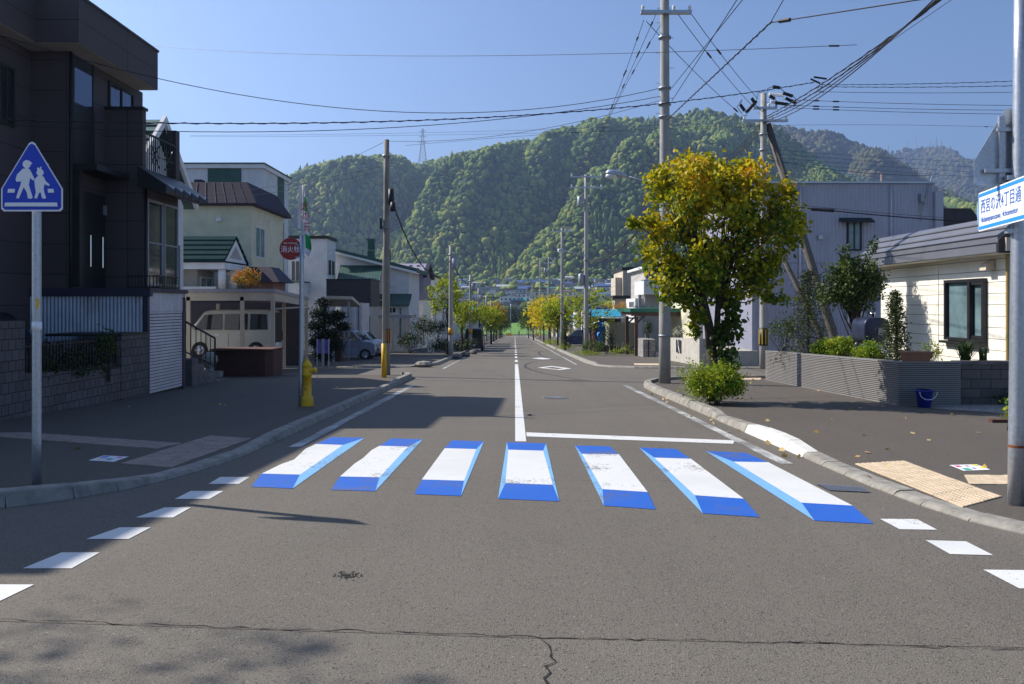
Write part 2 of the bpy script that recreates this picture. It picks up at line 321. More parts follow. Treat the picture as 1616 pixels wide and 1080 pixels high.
def kerb(pl, hf, side, mf=None, name='kerb', step=.6):     # side +1: pavement lies to the left of travel
    pts = resample(pl, step); mb = MB()
    for i in range(len(pts) - 1):
        a, b = pts[i], pts[i + 1]; d = (b - a).normalized(); nv = Vector((-d.y, d.x)) * side
        far = max(abs(a.x), a.y) > 60
        gap = .006 if not far else 0; a2 = a + d * gap; b2 = b - d * gap; j = random.uniform(-.005, .005)
        ha, hb = hf(a.x, a.y) + j, hf(b.x, b.y) + j
        mb.mat(mf(a.x, a.y) if mf else 0)
        def ring(p, h): return [(p.x, p.y, g(p.y) - .05), (p.x, p.y, g(p.y) + .01), (*(p + nv * (.03 if h < .1 else .05)), g(p.y) + h - .012), (*(p + nv * .065), g(p.y) + h), (*(p + nv * .21), g(p.y) + h + .002), (*(p + nv * .21), g(p.y) - .05)]
        mb.slab(ring(a2, ha), ring(b2, hb))
    return struct(mb.build(name, [KERB, KERBL]))
def hl(x, y):
    if y < 7.0: return .15
    if y < 8.2: return .15 - (y - 7.0) * .05
    if y < 10.6: return .055
    if y < 11.6: return .055 + (y - 10.6) * .05
    return .11 if y < 24 else .17
def hr(x, y):
    if x > 9: return .1
    if y < 9.9 and y > 4: return .05
    if y < 11: return .05 + (y - 9.9) * .1
    if y < 11.9: return .15
    if y < 15: return .15 - (y - 11.9) * .03 if y < 15 else .06
    return .14
kerb(KL, hl, 1); kerb(KR, hr, -1, lambda x, y: 1 if 9.6 < y < 12.1 and x < 5 else 0)
def off(pl, side, d=.2):
    out = []
    for i, p in enumerate(pl):
        a = Vector(pl[max(i - 1, 0)]); b = Vector(pl[min(i + 1, len(pl) - 1)]); v = (b - a).normalized(); out.append(tuple(Vector(p) + Vector((-v.y, v.x)) * side * d))
    return out
PH = .05
struct(MB().poly(sheet(off(KL, 1) + [(-8.6, 28.4), (-60, 28.4)], PH)).build('pavement', PAVE))
struct(MB().poly(sheet(off(KR, -1), PH)).build('pavement', PAVE))
KL2 = [(-60, 34.8), (-6, 34.8), (-4.6, 35.3), (-3.9, 36.2), (-3.6, 37.5), (-3.6, 70), (-3.6, 284)]
KR2 = [(60, 33.8), (8, 33.9), (5.2, 34.4), (4.3, 35.2), (3.75, 36.6), (3.55, 40), (3.55, 70), (3.7, 110), (3.9, 284)]
kerb(KL2, lambda x, y: .13 if y > 36 else .06, 1, step=.9); kerb(KR2, lambda x, y: .14 if y > 38 else .07, -1, step=.9)
struct(MB().poly(sheet(off(KL2, 1) + [(-60, 284)], PH)).build('pavement', PAVE)); struct(MB().poly(sheet(off(KR2, -1) + [(60, 284)], PH)).build('pavement', PAVE))
struct(MB().poly(sheet([(8.15, 17.2), (40, 17.2), (40, 26.2), (8.15, 26.2)], .12)).build('garden_soil', SOIL))
GRAV, t_, b_ = newmat('gravel'); tc_ = N(t_, 'ShaderNodeTexCoord').outputs['Object']; v_ = N(t_, 'ShaderNodeTexVoronoi', i_Scale=28.0); L(t_, tc_, v_.inputs[0])
L(t_, ramp(t_, v_.outputs['Color'], [(.1, (.09, .085, .08)), (.9, (.34, .33, .32))]), b_.inputs['Base Color']); bump(t_, b_, v_.outputs['Distance'], -1, .03); b_.inputs['Roughness'].default_value = .95
struct(MB().poly(sheet([(8.4, 15.9), (9.8, 14.4), (11, 13.6), (16, 12.8), (16, 17.1), (8.4, 17.1)], .056)).build('gravel_bed', GRAV))

# painted markings, children of the road
def mark(name, pix, mat, h=.004, wob=0):
    pts = [P2(x, y, h) for x, y in pix]; return MB().poly(pts).build(name, mat, road)
def flat(name, xy, mat, h=.004): return MB().poly(sheet(xy, h)).build(name, mat, road)
def c6(*p): return [(380 + x / 3.108, 660 + y / 3.108) for x, y in p]
def c7(*p): return [(880 + x / 2.1957, 660 + y / 2.1957) for x, y in p]
def subdiv(pix, k=7, amp=.35):
    out = []
    for a, b in zip(pix, pix[1:] + pix[:1]):
        for i in range(k):
            u = i / k; j = amp if i else 0; out.append((a[0] + (b[0] - a[0]) * u + random.uniform(-j, j), a[1] + (b[1] - a[1]) * u + random.uniform(-j, j) * .4))
    return out
bars = [
 (c6, [((445, 93), (608, 97), (500, 132), (368, 127)), ((368, 127), (500, 132), (290, 277), (103, 272), (200, 225), (262, 203), (318, 150)), ((103, 272), (290, 277), (255, 345), (50, 337)), ((608, 97), (255, 345), (290, 277), (500, 132))]),
 (c6, [((740, 100), (893, 104), (820, 140), (680, 136)), ((680, 136), (820, 140), (680, 290), (487, 286), (560, 222), (600, 196), (640, 158)), ((487, 286), (680, 290), (660, 358), (442, 352)), ((893, 104), (660, 358), (680, 290), (820, 140))]),
 (c6, [((1035, 109), (1193, 114), (1155, 152), (1000, 148)), ((1000, 148), (1155, 152), (1095, 307), (888, 301)), ((888, 301), (1095, 307), (1080, 382), (852, 372)), ((1193, 114), (1080, 382), (1095, 307), (1155, 152))]),
 (c6, [((1305, 118), (1497, 124), (1483, 160), (1312, 155)), ((1312, 155), (1483, 160), (1530, 327), (1298, 318)), ((1298, 318), (1530, 327), (1562, 408), (1262, 395)), ((1497, 124), (1562, 408), (1530, 327), (1483, 160)), ((1305, 118), (1312, 155), (1298, 318), (1262, 395))]),
 (c7, [((60, 95), (180, 98), (212, 125), (84, 124)), ((84, 124), (212, 125), (312, 256), (155, 246)), ((155, 246), (312, 256), (340, 316), (160, 303)), ((60, 95), (84, 124), (155, 246), (160, 303))]),
 (c7, [((283, 102), (410, 107), (462, 141), (335, 137)), ((335, 137), (462, 141), (645, 279), (475, 267)), ((475, 267), (645, 279), (700, 343), (503, 330)), ((283, 102), (335, 137), (475, 267), (503, 330))]),
 (c7, [((513, 114), (650, 120), (730, 153), (610, 151)), ((610, 151), (730, 153), (1022, 303), (845, 293)), ((845, 293), (1022, 303), (1095, 366), (890, 355)), ((513, 114), (610, 151), (845, 293), (890, 355))])]
for cf, polys in bars:
    mb = MB()
    for k, p in enumerate(polys):
        mb.mat((0, 1, 0, 2, 2)[k]); mb.poly([P2(x, y, .004) for x, y in cf(*p)])
    mb.build('crosswalk_stripe', [PBLUE, PWHITE, PSKY], road)
for q in ([(-70, 922), (54, 922.6), (-20, 958), (-150, 958)], [(97.5, 871.9), (157.6, 871.9), (113, 897), (36, 897)], [(189, 832.4), (238, 832.4), (203, 850.7), (136, 850.7)], [(260, 801), (301, 801), (273, 816.8), (214, 816.8)],
          [(301, 775), (352.5, 775), (330, 787.6), (276, 787.6)], [(347.5, 752.9), (394, 752.9), (376.6, 763.8), (329, 763.8)], c7((1117, 349), (1245, 350), (1316, 387), (1185, 385)), c7((1275, 423), (1415, 427), (1510, 475), (1360, 471)), c7((1475, 525), (1640, 527), (1760, 590), (1600, 590))):
    mark('guide_dash', q, PWHITE)
flat('centre_line', [(.01, 11.55), (.17, 11.55), (.17, 38.7), (.02, 38.7)], PWHITE)
flat('stop_line', [(.185, 12.1), (3.1, 11.3), (3.22, 11.65), (.185, 12.58)], PWHITE)
flat('edge_line', subdiv([(3.2, 9.6), (3.36, 9.6), (3.34, 23.6), (3.18, 23.6)], 20, .012), PFADED, .0045)
flat('edge_line', subdiv([(-3.12, 11.0), (-2.95, 11.0), (-2.93, 23.5), (-3.1, 23.5)], 20, .02), PFADED, .0045)
flat('edge_line', [(-3.1, 34), (-2.98, 34), (-2.98, 150), (-3.1, 150)], PFADED, .0045); flat('edge_line', [(2.9, 38), (3.02, 38), (3.2, 250), (3.08, 250)], PFADED, .0045)
y = 41.3
while y < 240: flat('centre_dash', [(.02, y), (.17, y), (.17, y + 3), (.02, y + 3)], PWHITE); y += 6.1
for k in range(-7, 7): flat('far_crosswalk_stripe', [(k * .9, 243), (k * .9 + .45, 243), (k * .9 + .45, 247), (k * .9, 247)], PWHITE)
o_ = [(848.3, 580.4), (870.8, 577.8), (902, 581.8), (882.9, 584.1)]; i_ = [(857.9, 580.6), (870.8, 579), (889.5, 581.8), (880, 583)]
mb = MB()
for k in range(4): j = (k + 1) % 4; mb.poly([P2(*o_[k], .004), P2(*o_[j], .004), P2(*i_[j], .004), P2(*i_[k], .004)])
mb.build('diamond_mark', PWHITE, road)
mark('diamond_mark', [(838.6, 565.6), (855, 564.6), (872.4, 566.7), (856, 567.5)], PWHITE)
# cracks and seams
CRK = M('crack', (.012, .011, .011), .95, bmp=0)
def crack(pix, wdt, h=.003, jit=.02):
    pts = [Vector(P2(x, y)[:2]) for x, y in pix]; pts = resample([tuple(p) for p in pts], .07); mb = MB(); pr = None
    for i, p in enumerate(pts):
        d = (pts[min(i + 1, len(pts) - 1)] - pts[max(0, i - 1)]).normalized(); nv = Vector((-d.y, d.x)); c = p + nv * random.uniform(-jit, jit)
        wd = wdt * random.choice((.25, .5, .8, 1, 1.5)); a, b = c + nv * wd, c - nv * wd
        if pr: mb.poly(sheet([tuple(pr[0]), tuple(a), tuple(b), tuple(pr[1])], h))
        pr = (a, b)
    mb.build('crack', CRK, road)
crack([(-60, 977), (100, 981), (262, 987), (479, 994), (900, 1007), (1300, 1016), (1700, 1028)], .0035)
crack([(862, 1009), (864, 1030), (873, 1045), (866, 1062), (870, 1100)], .006, .003, .03)
crack([(1240, 760), (1130, 760), (700, 757), (540, 752)], .0025, .0032, .004); crack([(500, 703), (900, 706), (1110, 716)], .002, .0032, .004)
crack([(835, 625), (990, 640)], .002); crack([(560, 908), (548, 911), (540, 909)], .01, .003, .03)
mb = MB()
for k in range(80):                                       # chips and a small pothole
    a = random.gauss(0, 1); c = Vector(P2(548, 909)[:2]) + Vector((random.gauss(0, .045), random.gauss(0, .035))); r = random.uniform(.002, .012); q = random.uniform(0, 6)
    mb.poly(sheet([(c.x + r * math.cos(q + j * 1.57), c.y + r * math.sin(q + j * 1.57)) for j in range(4)], .0032))
mb.build('pothole', CRK, road)
# manhole, drain
def disc(name, label, cat, px, py, r, mat, h=.006):
    x, y, z = P2(px, py); t = T(name, label, cat, (x, y, z))
    MB().poly([(x + r * math.cos(a * math.pi / 12), y + r * math.sin(a * math.pi / 12), g(y + r * math.sin(a * math.pi / 12)) + h) for a in range(24)]).build('rim', KERB, t)
    mb = MB().poly([(x + r * .88 * math.cos(a * math.pi / 12), y + r * .88 * math.sin(a * math.pi / 12), g(y + r * .88 * math.sin(a * math.pi / 12)) + h + .003) for a in range(24)]); mb.build('cover', mat, t)
    mb = MB()
    for i in range(-4, 5):
        for j in range(-4, 5):
            if i * i + j * j < 18: xx, yy = x + i * r * .17, y + j * r * .17; mb.box(xx - .02, xx + .02, yy - .02, yy + .02, g(yy) + h + .003, g(yy) + h + .008)
    tag(mb.build('surface_pattern', STEEL, t), kind='stuff')
disc('manhole_cover', 'round dark iron manhole cover in the road beside the white centre line', 'manhole cover', 878, 628, .36, M('cast_iron', (.05, .048, .045), .6, .3, stain=.3))
disc('manhole_cover', 'small pale manhole disc in the road just right of the centre line', 'manhole cover', 836, 656, .11, KERBL)
gq = [P2(1288.8, 764.2, .006), P2(1362, 769.4, .006), P2(1374, 777.5, .006), P2(1310, 774.5, .006)]
t = T('drain_grate', 'grey steel drain grate in the gutter by the right kerb', 'drain', gq[0]); MB().poly(gq).build('frame', BLACK, t)
mb = MB(); A, B, D, E_ = [Vector(v) + Vector((0, 0, .004)) for v in gq]
for i in range(23):
    u0, u1 = i / 23 + .005, i / 23 + .028; mb.poly([A.lerp(B, u0), A.lerp(B, u1), E_.lerp(D, u1), E_.lerp(D, u0)])
for i in range(6):
    u0, u1 = i / 5.5, i / 5.5 + .05; mb.poly([A.lerp(E_, u0) + Vector((0, 0, .002)), B.lerp(D, u0) + Vector((0, 0, .002)), B.lerp(D, u1) + Vector((0, 0, .002)), A.lerp(E_, u1) + Vector((0, 0, .002))])
mb.build('bars', GALV, t)

# tactile paving (tiles with studs) on the pavements
def tiles(name, label, quad, nu, nv, mat, studs=True, h=PH + .006):
    q = [Vector(P2(x, y, PH)) for x, y in quad]; t = T(name, label, 'paving', q[0]); mb = MB()
    for i in range(nu):
        for j in range(nv):
            def pt(u, v): return q[0].lerp(q[1], u).lerp(q[3].lerp(q[2], u), v)
            e = .012; z = random.uniform(0, .004)
            a, b, c, d = [pt(u, v) for u, v in (((i + e) / nu, (j + e) / nv), ((i + 1 - e) / nu, (j + e) / nv), ((i + 1 - e) / nu, (j + 1 - e) / nv), ((i + e) / nu, (j + 1 - e) / nv))]
            for p in (a, b, c, d): p.z += .008 + z
            mb.slab([p - Vector((0, 0, .01)) for p in (a, b, c, d)], [a, b, c, d])
            if studs:
                for m in range(5):
                    for n in range(5):
                        c0 = a.lerp(b, (m + .5) / 5).lerp(d.lerp(c, (m + .5) / 5), (n + .5) / 5); s = .017
                        mb.slab([c0 + Vector((sx * s, sy * s, 0)) for sx, sy in ((-1, -1), (1, -1), (1, 1), (-1, 1))], [c0 + Vector((sx * s * .6, sy * s * .6, .005)) for sx, sy in ((-1, -1), (1, -1), (1, 1), (-1, 1))])
    mb.build('tiles', mat, t)
def c4(*p): return [(1200 + x / 3.885, 660 + y / 3.885) for x, y in p]
def c3(*p): return [(x / 3.367, 640 + y / 3.367) for x, y in p]
tiles('tactile_paving', 'wide worn yellow tactile paving beside the right kerb before the crosswalk', c4((578, 283), (885, 267), (1480, 485), (1240, 550)), 2, 9, TACT)
tiles('tactile_paving', 'short straight beige tactile strip running to the right road-name pole', c4((1250, 353), (2200, 353), (2300, 410), (1282, 410)), 12, 1, TACT, False)
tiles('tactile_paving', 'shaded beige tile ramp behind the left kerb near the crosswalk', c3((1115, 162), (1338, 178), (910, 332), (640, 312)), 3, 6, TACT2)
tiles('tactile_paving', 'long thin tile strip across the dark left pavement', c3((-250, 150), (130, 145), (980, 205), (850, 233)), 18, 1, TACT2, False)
tiles('tactile_paving', 'pale tactile tiles on the far corner beyond the side street, by the kerb', [(1000, 574), (1042, 574.3), (1050, 577), (1002, 576.6)], 6, 3, TACT, False)
tiles('tactile_paving', 'pale tactile tiles behind the leafy roadside tree', [(1150, 595.5), (1202, 597), (1200, 600), (1128, 599)], 6, 2, TACT, False)
def sticker(label, quad, cols):
    q = [Vector(P2(x, y, PH + .004)) for x, y in quad]; t = T('pavement_sticker', label, 'sticker', q[0]); MB().poly(q).build('sheet', SWHT, t)
    def pt(u, v): return q[0].lerp(q[1], u).lerp(q[3].lerp(q[2], u), v) + Vector((0, 0, .003))
    for (u, v, s, c) in cols: MB().poly([pt(u, v), pt(u + s, v), pt(u + s, v + s * 1.3), pt(u, v + s * 1.3)]).build('colour_patch', M('ink%d' % c, [(.6, .08, .2), (.05, .35, .3), (.8, .7, .05), (.2, .2, .6)][c], .5, bmp=0), t)
sticker('bright white sticker with pink, green and yellow print on the right pavement', c4((1158, 288), (1325, 283), (1410, 316), (1245, 323)), [(.08, .15, .2, 0), (.12, .62, .25, 1), (.78, .05, .18, 2), (.8, .5, .18, 2), (.45, .2, .12, 0), (.5, .6, .12, 3)])
sticker('white and violet printed sticker on the dark left pavement', c3((550, 266), (685, 272), (605, 300), (470, 292)), [(.1, .15, .25, 3), (.5, .5, .2, 1), (.7, .15, .15, 0), (.2, .65, .15, 2)])
# fallen leaves
fl = []
for k in range(48):
    px = random.uniform(1040, 1560); py = random.uniform(610, 760)
    if px < 1014 + (py - 608) * 2.35: continue
    p = P2(px, py, PH + .012); fl.append(p)
for k in range(30):
    y = random.uniform(10, 22); fl.append((3.5 + random.gauss(0, .12), y, g(y) + .02))
for k in range(9):
    fl.append((random.uniform(-8.6, -4), (yy := random.uniform(9, 27)), g(yy) + PH + .01))
LFALL = leafmat('fallen_leaf', [(.2, (.45, .28, .08)), (.6, (.6, .45, .2)), (1, (.35, .2, .08))], 1, trans=.1)
tag(leaves('fallen_leaves', fl, .085, LFALL, None, droop=0, flat=.85, aspect=.9), kind='stuff', label='dry yellow leaves scattered along kerb and pavement', cat='leaves')

# ------------------------------------------------------------------ signs, poles
def pole_geo(name, x, y, z0, z1, r0, r1, mat, parent, lean=(0, 0), n=16):
    k = 6; pts = [(x + lean[0] * i / k, y + lean[1] * i / k, z0 + (z1 - z0) * i / k) for i in range(k + 1)]
    return MB().tube(pts, [r0 + (r1 - r0) * i / k for i in range(k + 1)], n).build(name, mat, parent, True)
SP = [(-.235, 0), (.235, 0), (.31, .05), (.31, .20), (.04, .675), (0, .695), (-.04, .675), (-.31, .20), (-.31, .05)]
SP = [(-.285, 0), (.285, 0), (.31, .025), (.31, .225), (.03, .685), (0, .7), (-.03, .685), (-.31, .225), (-.31, .025)]
BOY = [(105, 672), (132, 675), (150, 712), (146, 720), (133, 708), (128, 735), (135, 760), (143, 785), (140, 790), (125, 790), (120, 765), (108, 745), (98, 768), (88, 790), (78, 788), (85, 765), (96, 735), (98, 722), (80, 724), (76, 715), (82, 695)]
GIRL = [(163, 702), (185, 702), (195, 722), (210, 735), (207, 741), (190, 733), (186, 750), (190, 770), (196, 787), (190, 791), (180, 788), (175, 765), (168, 768), (160, 790), (150, 788), (156, 765), (152, 740), (150, 715)]
def circ(cx, cy, rx, ry=None, n=14): return [(cx + rx * math.cos(a * 2 * math.pi / n), cy + (ry or rx) * math.sin(a * 2 * math.pi / n)) for a in range(n)]
def crossing_panel(t, x, y, z, s):                         # s=-1 faces the camera, s=+1 faces away
    def ring(k, yy): c = .3; return [(x + px * k, yy, z + c + (pz - c) * k) for px, pz in SP]
    MB().slab(ring(1, y), ring(1, y + s * .002 + .0015)).build('sign_panel', SWHT if s < 0 else GALV, t)
    f = MB().slab(ring(.945, y + s * .003), ring(.945, y + s * .005)).build('blue_field', SBLUE, t)
    def cv(p): return [(x + (a - 139) / 2.512 / F * 8.05 * -s, y + s * .008, z + (840 - b) / 2.512 / F * 8.05) for a, b in p]
    mb = MB()
    for kk, p in enumerate((BOY, GIRL, circ(120, 655, 16), [(104, 650), (118, 638), (134, 643), (143, 654), (122, 656)], circ(173, 688, 14), [(160, 672), (165, 667), (172, 674), (174, 664), (179, 667), (176, 678), (165, 680)], [(115, 668), (128, 668), (128, 678), (112, 678)], [(168, 698), (180, 698), (182, 705), (166, 705)],
              [(48, 752), (75, 752), (73, 767), (45, 767)], [(203, 752), (226, 752), (229, 767), (205, 767)], [(36, 806), (240, 806), (243, 821), (34, 821)])): mb.prism([(a_, b_ + s * .0006 * kk, c_) for a_, b_, c_ in cv(p)], (0, -s * .0022, 0))
    mb.build('pictogram', SWHT, t)
bx, by, bz = P2(58, 765, PH)
t = T('crosswalk_sign', 'blue triangular crosswalk sign of two walking children, on a post on the left pavement', 'road sign', (bx, by, bz))
pole_geo('post', bx, by, bz - .1, wz(250, by), .044, .042, GALV, t)
MB().lathe((bx, by, 0), [(.046, wz(521, by)), (.046, wz(508, by))]).build('reflective_band', SWHT, t, True)
MB().box(bx + .02, bx + .047, by - .046, by - .044, wz(487, by), wz(472, by)).build('tag_sticker', YEL, t)
crossing_panel(t, bx - .01, by - .062, wz(335, by), -1)
MB().box(bx - .2, bx + .2, by - .06, by - .045, wz(305, by), wz(300, by)).box(bx - .15, bx + .15, by - .06, by - .045, wz(265, by), wz(260, by)).build('bracket', STEEL, t)
# right pole: back of the same sign plus the street-name board
bx, by, bz = P2(1603, 797, PH)
t = T('road_name_sign', 'galvanised pole with blue and white arrow board naming the street beside the right kerb', 'road sign', (bx, by, bz))
lean = .045; pole_geo('post', bx, by, bz - .1, 4.6, .067, .052, GALV, t, (lean, 0), 20)
def px_at(z): return bx + lean * (z - bz) / (4.6 - bz)
for zz in (wz(281, by), wz(365, by)): MB().lathe((px_at(zz), by, 0), [(.064, zz - .02), (.064, zz + .02)], 20).box(px_at(zz) - .11, px_at(zz) - .05, by - .025, by + .025, zz - .02, zz + .02).build('clamp', GALV, t)
MB().lathe((px_at(wz(700, by)), by, 0), [(.068, wz(706, by)), (.068, wz(702, by))]).build('rust_mark', M('rust', (.2, .06, .02), .9), t)
A = Vector((wx(1559, 7.62), 7.62, 0)); B = Vector((4.28, 6.5, 0)); d = (B - A).normalized(); nr = Vector((d.y, -d.x, 0)); nr = nr if nr.x < 0 else -nr
z0, z1 = wz(365.5, 7.62), wz(305, 7.62); zm = (z0 + z1) / 2; H = z1 - z0; LN = (B - A).length + .1
def bp(u, z, o=0): p = A + d * u + nr * (.075 + o); return (p.x, p.y, z)
MB().prism([bp(-.05, zm), bp(0, z0), bp(LN, z0), bp(LN, z1), bp(0, z1)], tuple(nr * .004)).build('name_board', SWHT, t)
mb = MB(); e1, e2 = .012, .045
def ring2(e): return [(-.05 + e * 1.1, zm), (e * .35 + 0, z0 + e), (LN - e, z0 + e), (LN - e, z1 - e), (e * .35, z1 - e)]
ro, ri = ring2(e1), ring2(e2)
for k in range(5): j = (k + 1) % 5; mb.prism([bp(*ro[k], .0045), bp(*ro[j], .0045), bp(*ri[j], .0045), bp(*ri[k], .0045)], tuple(nr * .001))
mb.build('blue_border', M('border_blue', (.03, .26, .8), .4, bmp=0), t)
TXB = M('lettering_blue', (.03, .13, .45), .4, bmp=0)
R_ = Matrix(((d.x, 0, nr.x, 0), (d.y, 0, nr.y, 0), (0, 1, 0, 0), (0, 0, 0, 1)))
def on_board(u, z): p = A + d * u + nr * .081; return Matrix.Translation((p.x, p.y, z)) @ R_
text('西宮の沢4丁目通', .148, TXB, 'lettering', t, on_board(.055, zm + .035), .86, .0008, 'LEFT')
text('Nishimiyanosawa  4chomedori', .078, TXB, 'lettering', t, on_board(.055, zm - .083), .92, .0008, 'LEFT')
t = T('crosswalk_sign', 'bare metal back of a triangular road sign high on the right pole', 'road sign', (px_at(3), by, 2.7))
crossing_panel(t, wx(1600, by), by + .075, wz(291, by), 1)
zs = wz(291, by)
MB().box(wx(1582, by), wx(1592, by), by + .045, by + .074, zs + .02, zs + .62).box(wx(1605, by), wx(1609, by), by + .045, by + .074, zs + .02, zs + .6).build('rib', GALV, t)
for zz in (zs + .11, zs + .48): MB().box(wx(1600, by) - .27 + (zz - zs) * .3, wx(1600, by) + .27 - (zz - zs) * .3, by + .03, by + .05, zz, zz + .035).build('bracket', GALV, t)

# hydrant sign, banner, hydrant
bx, by, bz = P2(474.5, 641, PH)
t = T('hydrant_sign', 'grey post with a round dark red fire hydrant sign reading 消火栓', 'sign', (bx, by, bz))
pole_geo('post', bx, by, bz - .1, wz(372, by), .05, .046, GALV, t, (.03, 0))
cx, cz, r = wx(458.5, by), wz(393, by), 17.3 / F * by
MB().slab([(cx + a * r, by - .005, cz + b * r) for a, b in circ(0, 0, 1, n=40)], [(cx + a * r, by + .005, cz + b * r) for a, b in circ(0, 0, 1, n=40)]).build('sign_disc', REDS, t)
MB().slab([(cx + a * r * 1.02, by + .001, cz + b * r * 1.02) for a, b in circ(0, 0, 1, n=40)], [(cx + a * r * 1.02, by + .007, cz + b * r * 1.02) for a, b in circ(0, 0, 1, n=40)]).build('disc_rim', STEEL, t)
RX = Matrix.Rotation(math.radians(90), 4, 'X')
text('消火栓', .148, SWHT, 'lettering', t, Matrix.Translation((cx, by - .009, cz - .018)) @ RX, .9, .001); text('FIRE HYDRANT', .042, SWHT, 'lettering', t, Matrix.Translation((cx, by - .009, cz + .115)) @ RX, 1, .001)
for q in (386.5, 406): MB().box(cx + .1, bx + .09, by - .02, by - .005, wz(q, by) - .012, wz(q, by) + .012).build('bracket', STEEL, t)
FW, FG, FR = (M(n_, c_, .85, bmp=0) for n_, c_ in (('flag_white', (.62, .62, .66)), ('flag_green', (.01, .26, .07)), ('flag_red', (.55, .02, .05))))
t = T('banner', 'narrow white banner flag with green ends and red letters above the hydrant sign', 'banner', (bx, by, wz(405, by)))
pole_geo('pole', bx + .05, by, wz(430, by), wz(292, by), .014, .008, SWHT, t, n=8)
mb = MB(); n = 24; m = 6
def fp(v, u):                                              # v down, u across
    top, bot = wz(293, by), wz(398, by); z = top + (bot - top) * v; wd = .05 + .20 * v if v < .9 else .23 - (v - .9) * .6
    x = bx + .05 + u * wd * (.7 + .1 * math.sin(v * 9)); return (x, by - .02 + .05 * math.sin(u * 5 + v * 5) * u, z - .1 * u * v)
for i in range(n):
    for j in range(m):
        v = (i + .5) / n; u = (j + .5) / m; mb.mat(1 if (.16 < v < .42 and u > .35 - (v - .16)) and v < .38 or (.72 < v < .92 and u > .25) else 0)
        mb.poly([fp(i / n, j / m), fp((i + 1) / n, j / m), fp((i + 1) / n, (j + 1) / m), fp(i / n, (j + 1) / m)])
mb.build('cloth', [FW, FG], t, True)
mb = MB()
for i in range(14):
    v0, v1 = i / 20, (i + 1) / 20; mb.poly([(bx + .045 - .03 * math.sin(v0 * 2), by - .03, wz(293, by) - v0 * 1.25), (bx + .045 - .03 * math.sin(v1 * 2), by - .03, wz(293, by) - v1 * 1.25), (bx - .03 - .05 * v1, by - .06, wz(293, by) - v1 * 1.22 - .05), (bx - .02 - .05 * v0 + .03, by - .06, wz(293, by) - v0 * 1.22)])
mb.build('folded_cloth', FW, t, True)
for ch, q, dx in (('火', 327, .1), ('の', 343, .12), ('元', 360, .15)): text(ch, .2, FR, 'lettering', t, Matrix.Translation((bx + dx, by - .075, wz(q, by))) @ RX, .8, .004)
bx, by, bz = P2(485, 641, PH)
t = T('fire_hydrant', 'yellow two-outlet fire hydrant standing beside the grey sign post', 'fire hydrant', (bx, by, bz))
MB().lathe((bx, by, bz), [(.13, -.05), (.13, .02), (.118, .14), (.118, .19), (.085, .2), (.085, .62), (.1, .63), (.1, .67), (.088, .69), (.088, .82)], 20).build('barrel', YEL, t, True)
bevel(MB().lathe((bx, by, bz), [(.1, .82), (.1, .85), (.085, .88), (.06, .92), (.03, .95), (.03, .985), (0, .99)], 20).build('cap', YEL, t, True), .003)
for sx in (1,): o = MB().tube([(bx, by - .02, bz + .74), (bx + sx * .15, by - .03, bz + .74)], [.05, .05], 12).tube([(bx + sx * .15, by - .03, bz + .74), (bx + sx * .2, by - .03, bz + .74)], [.062, .058], 12).build('outlet', YEL, t, True)
MB().tube([(bx + .2, by - .03, bz + .7), (bx + .22, by - .03, bz + .55), (bx + .17, by - .03, bz + .46), (bx + .1, by - .03, bz + .5)], .006, 6).build('chain', STEEL, t)
for q, zz in (('消', .56), ('火', .46), ('栓', .36)): text(q, .08, M('faded_red', (.4, .1, .02), .7, bmp=0), 'lettering', t, Matrix.Translation((bx - .01, by - .0865, bz + zz)) @ RX, 1, .001)

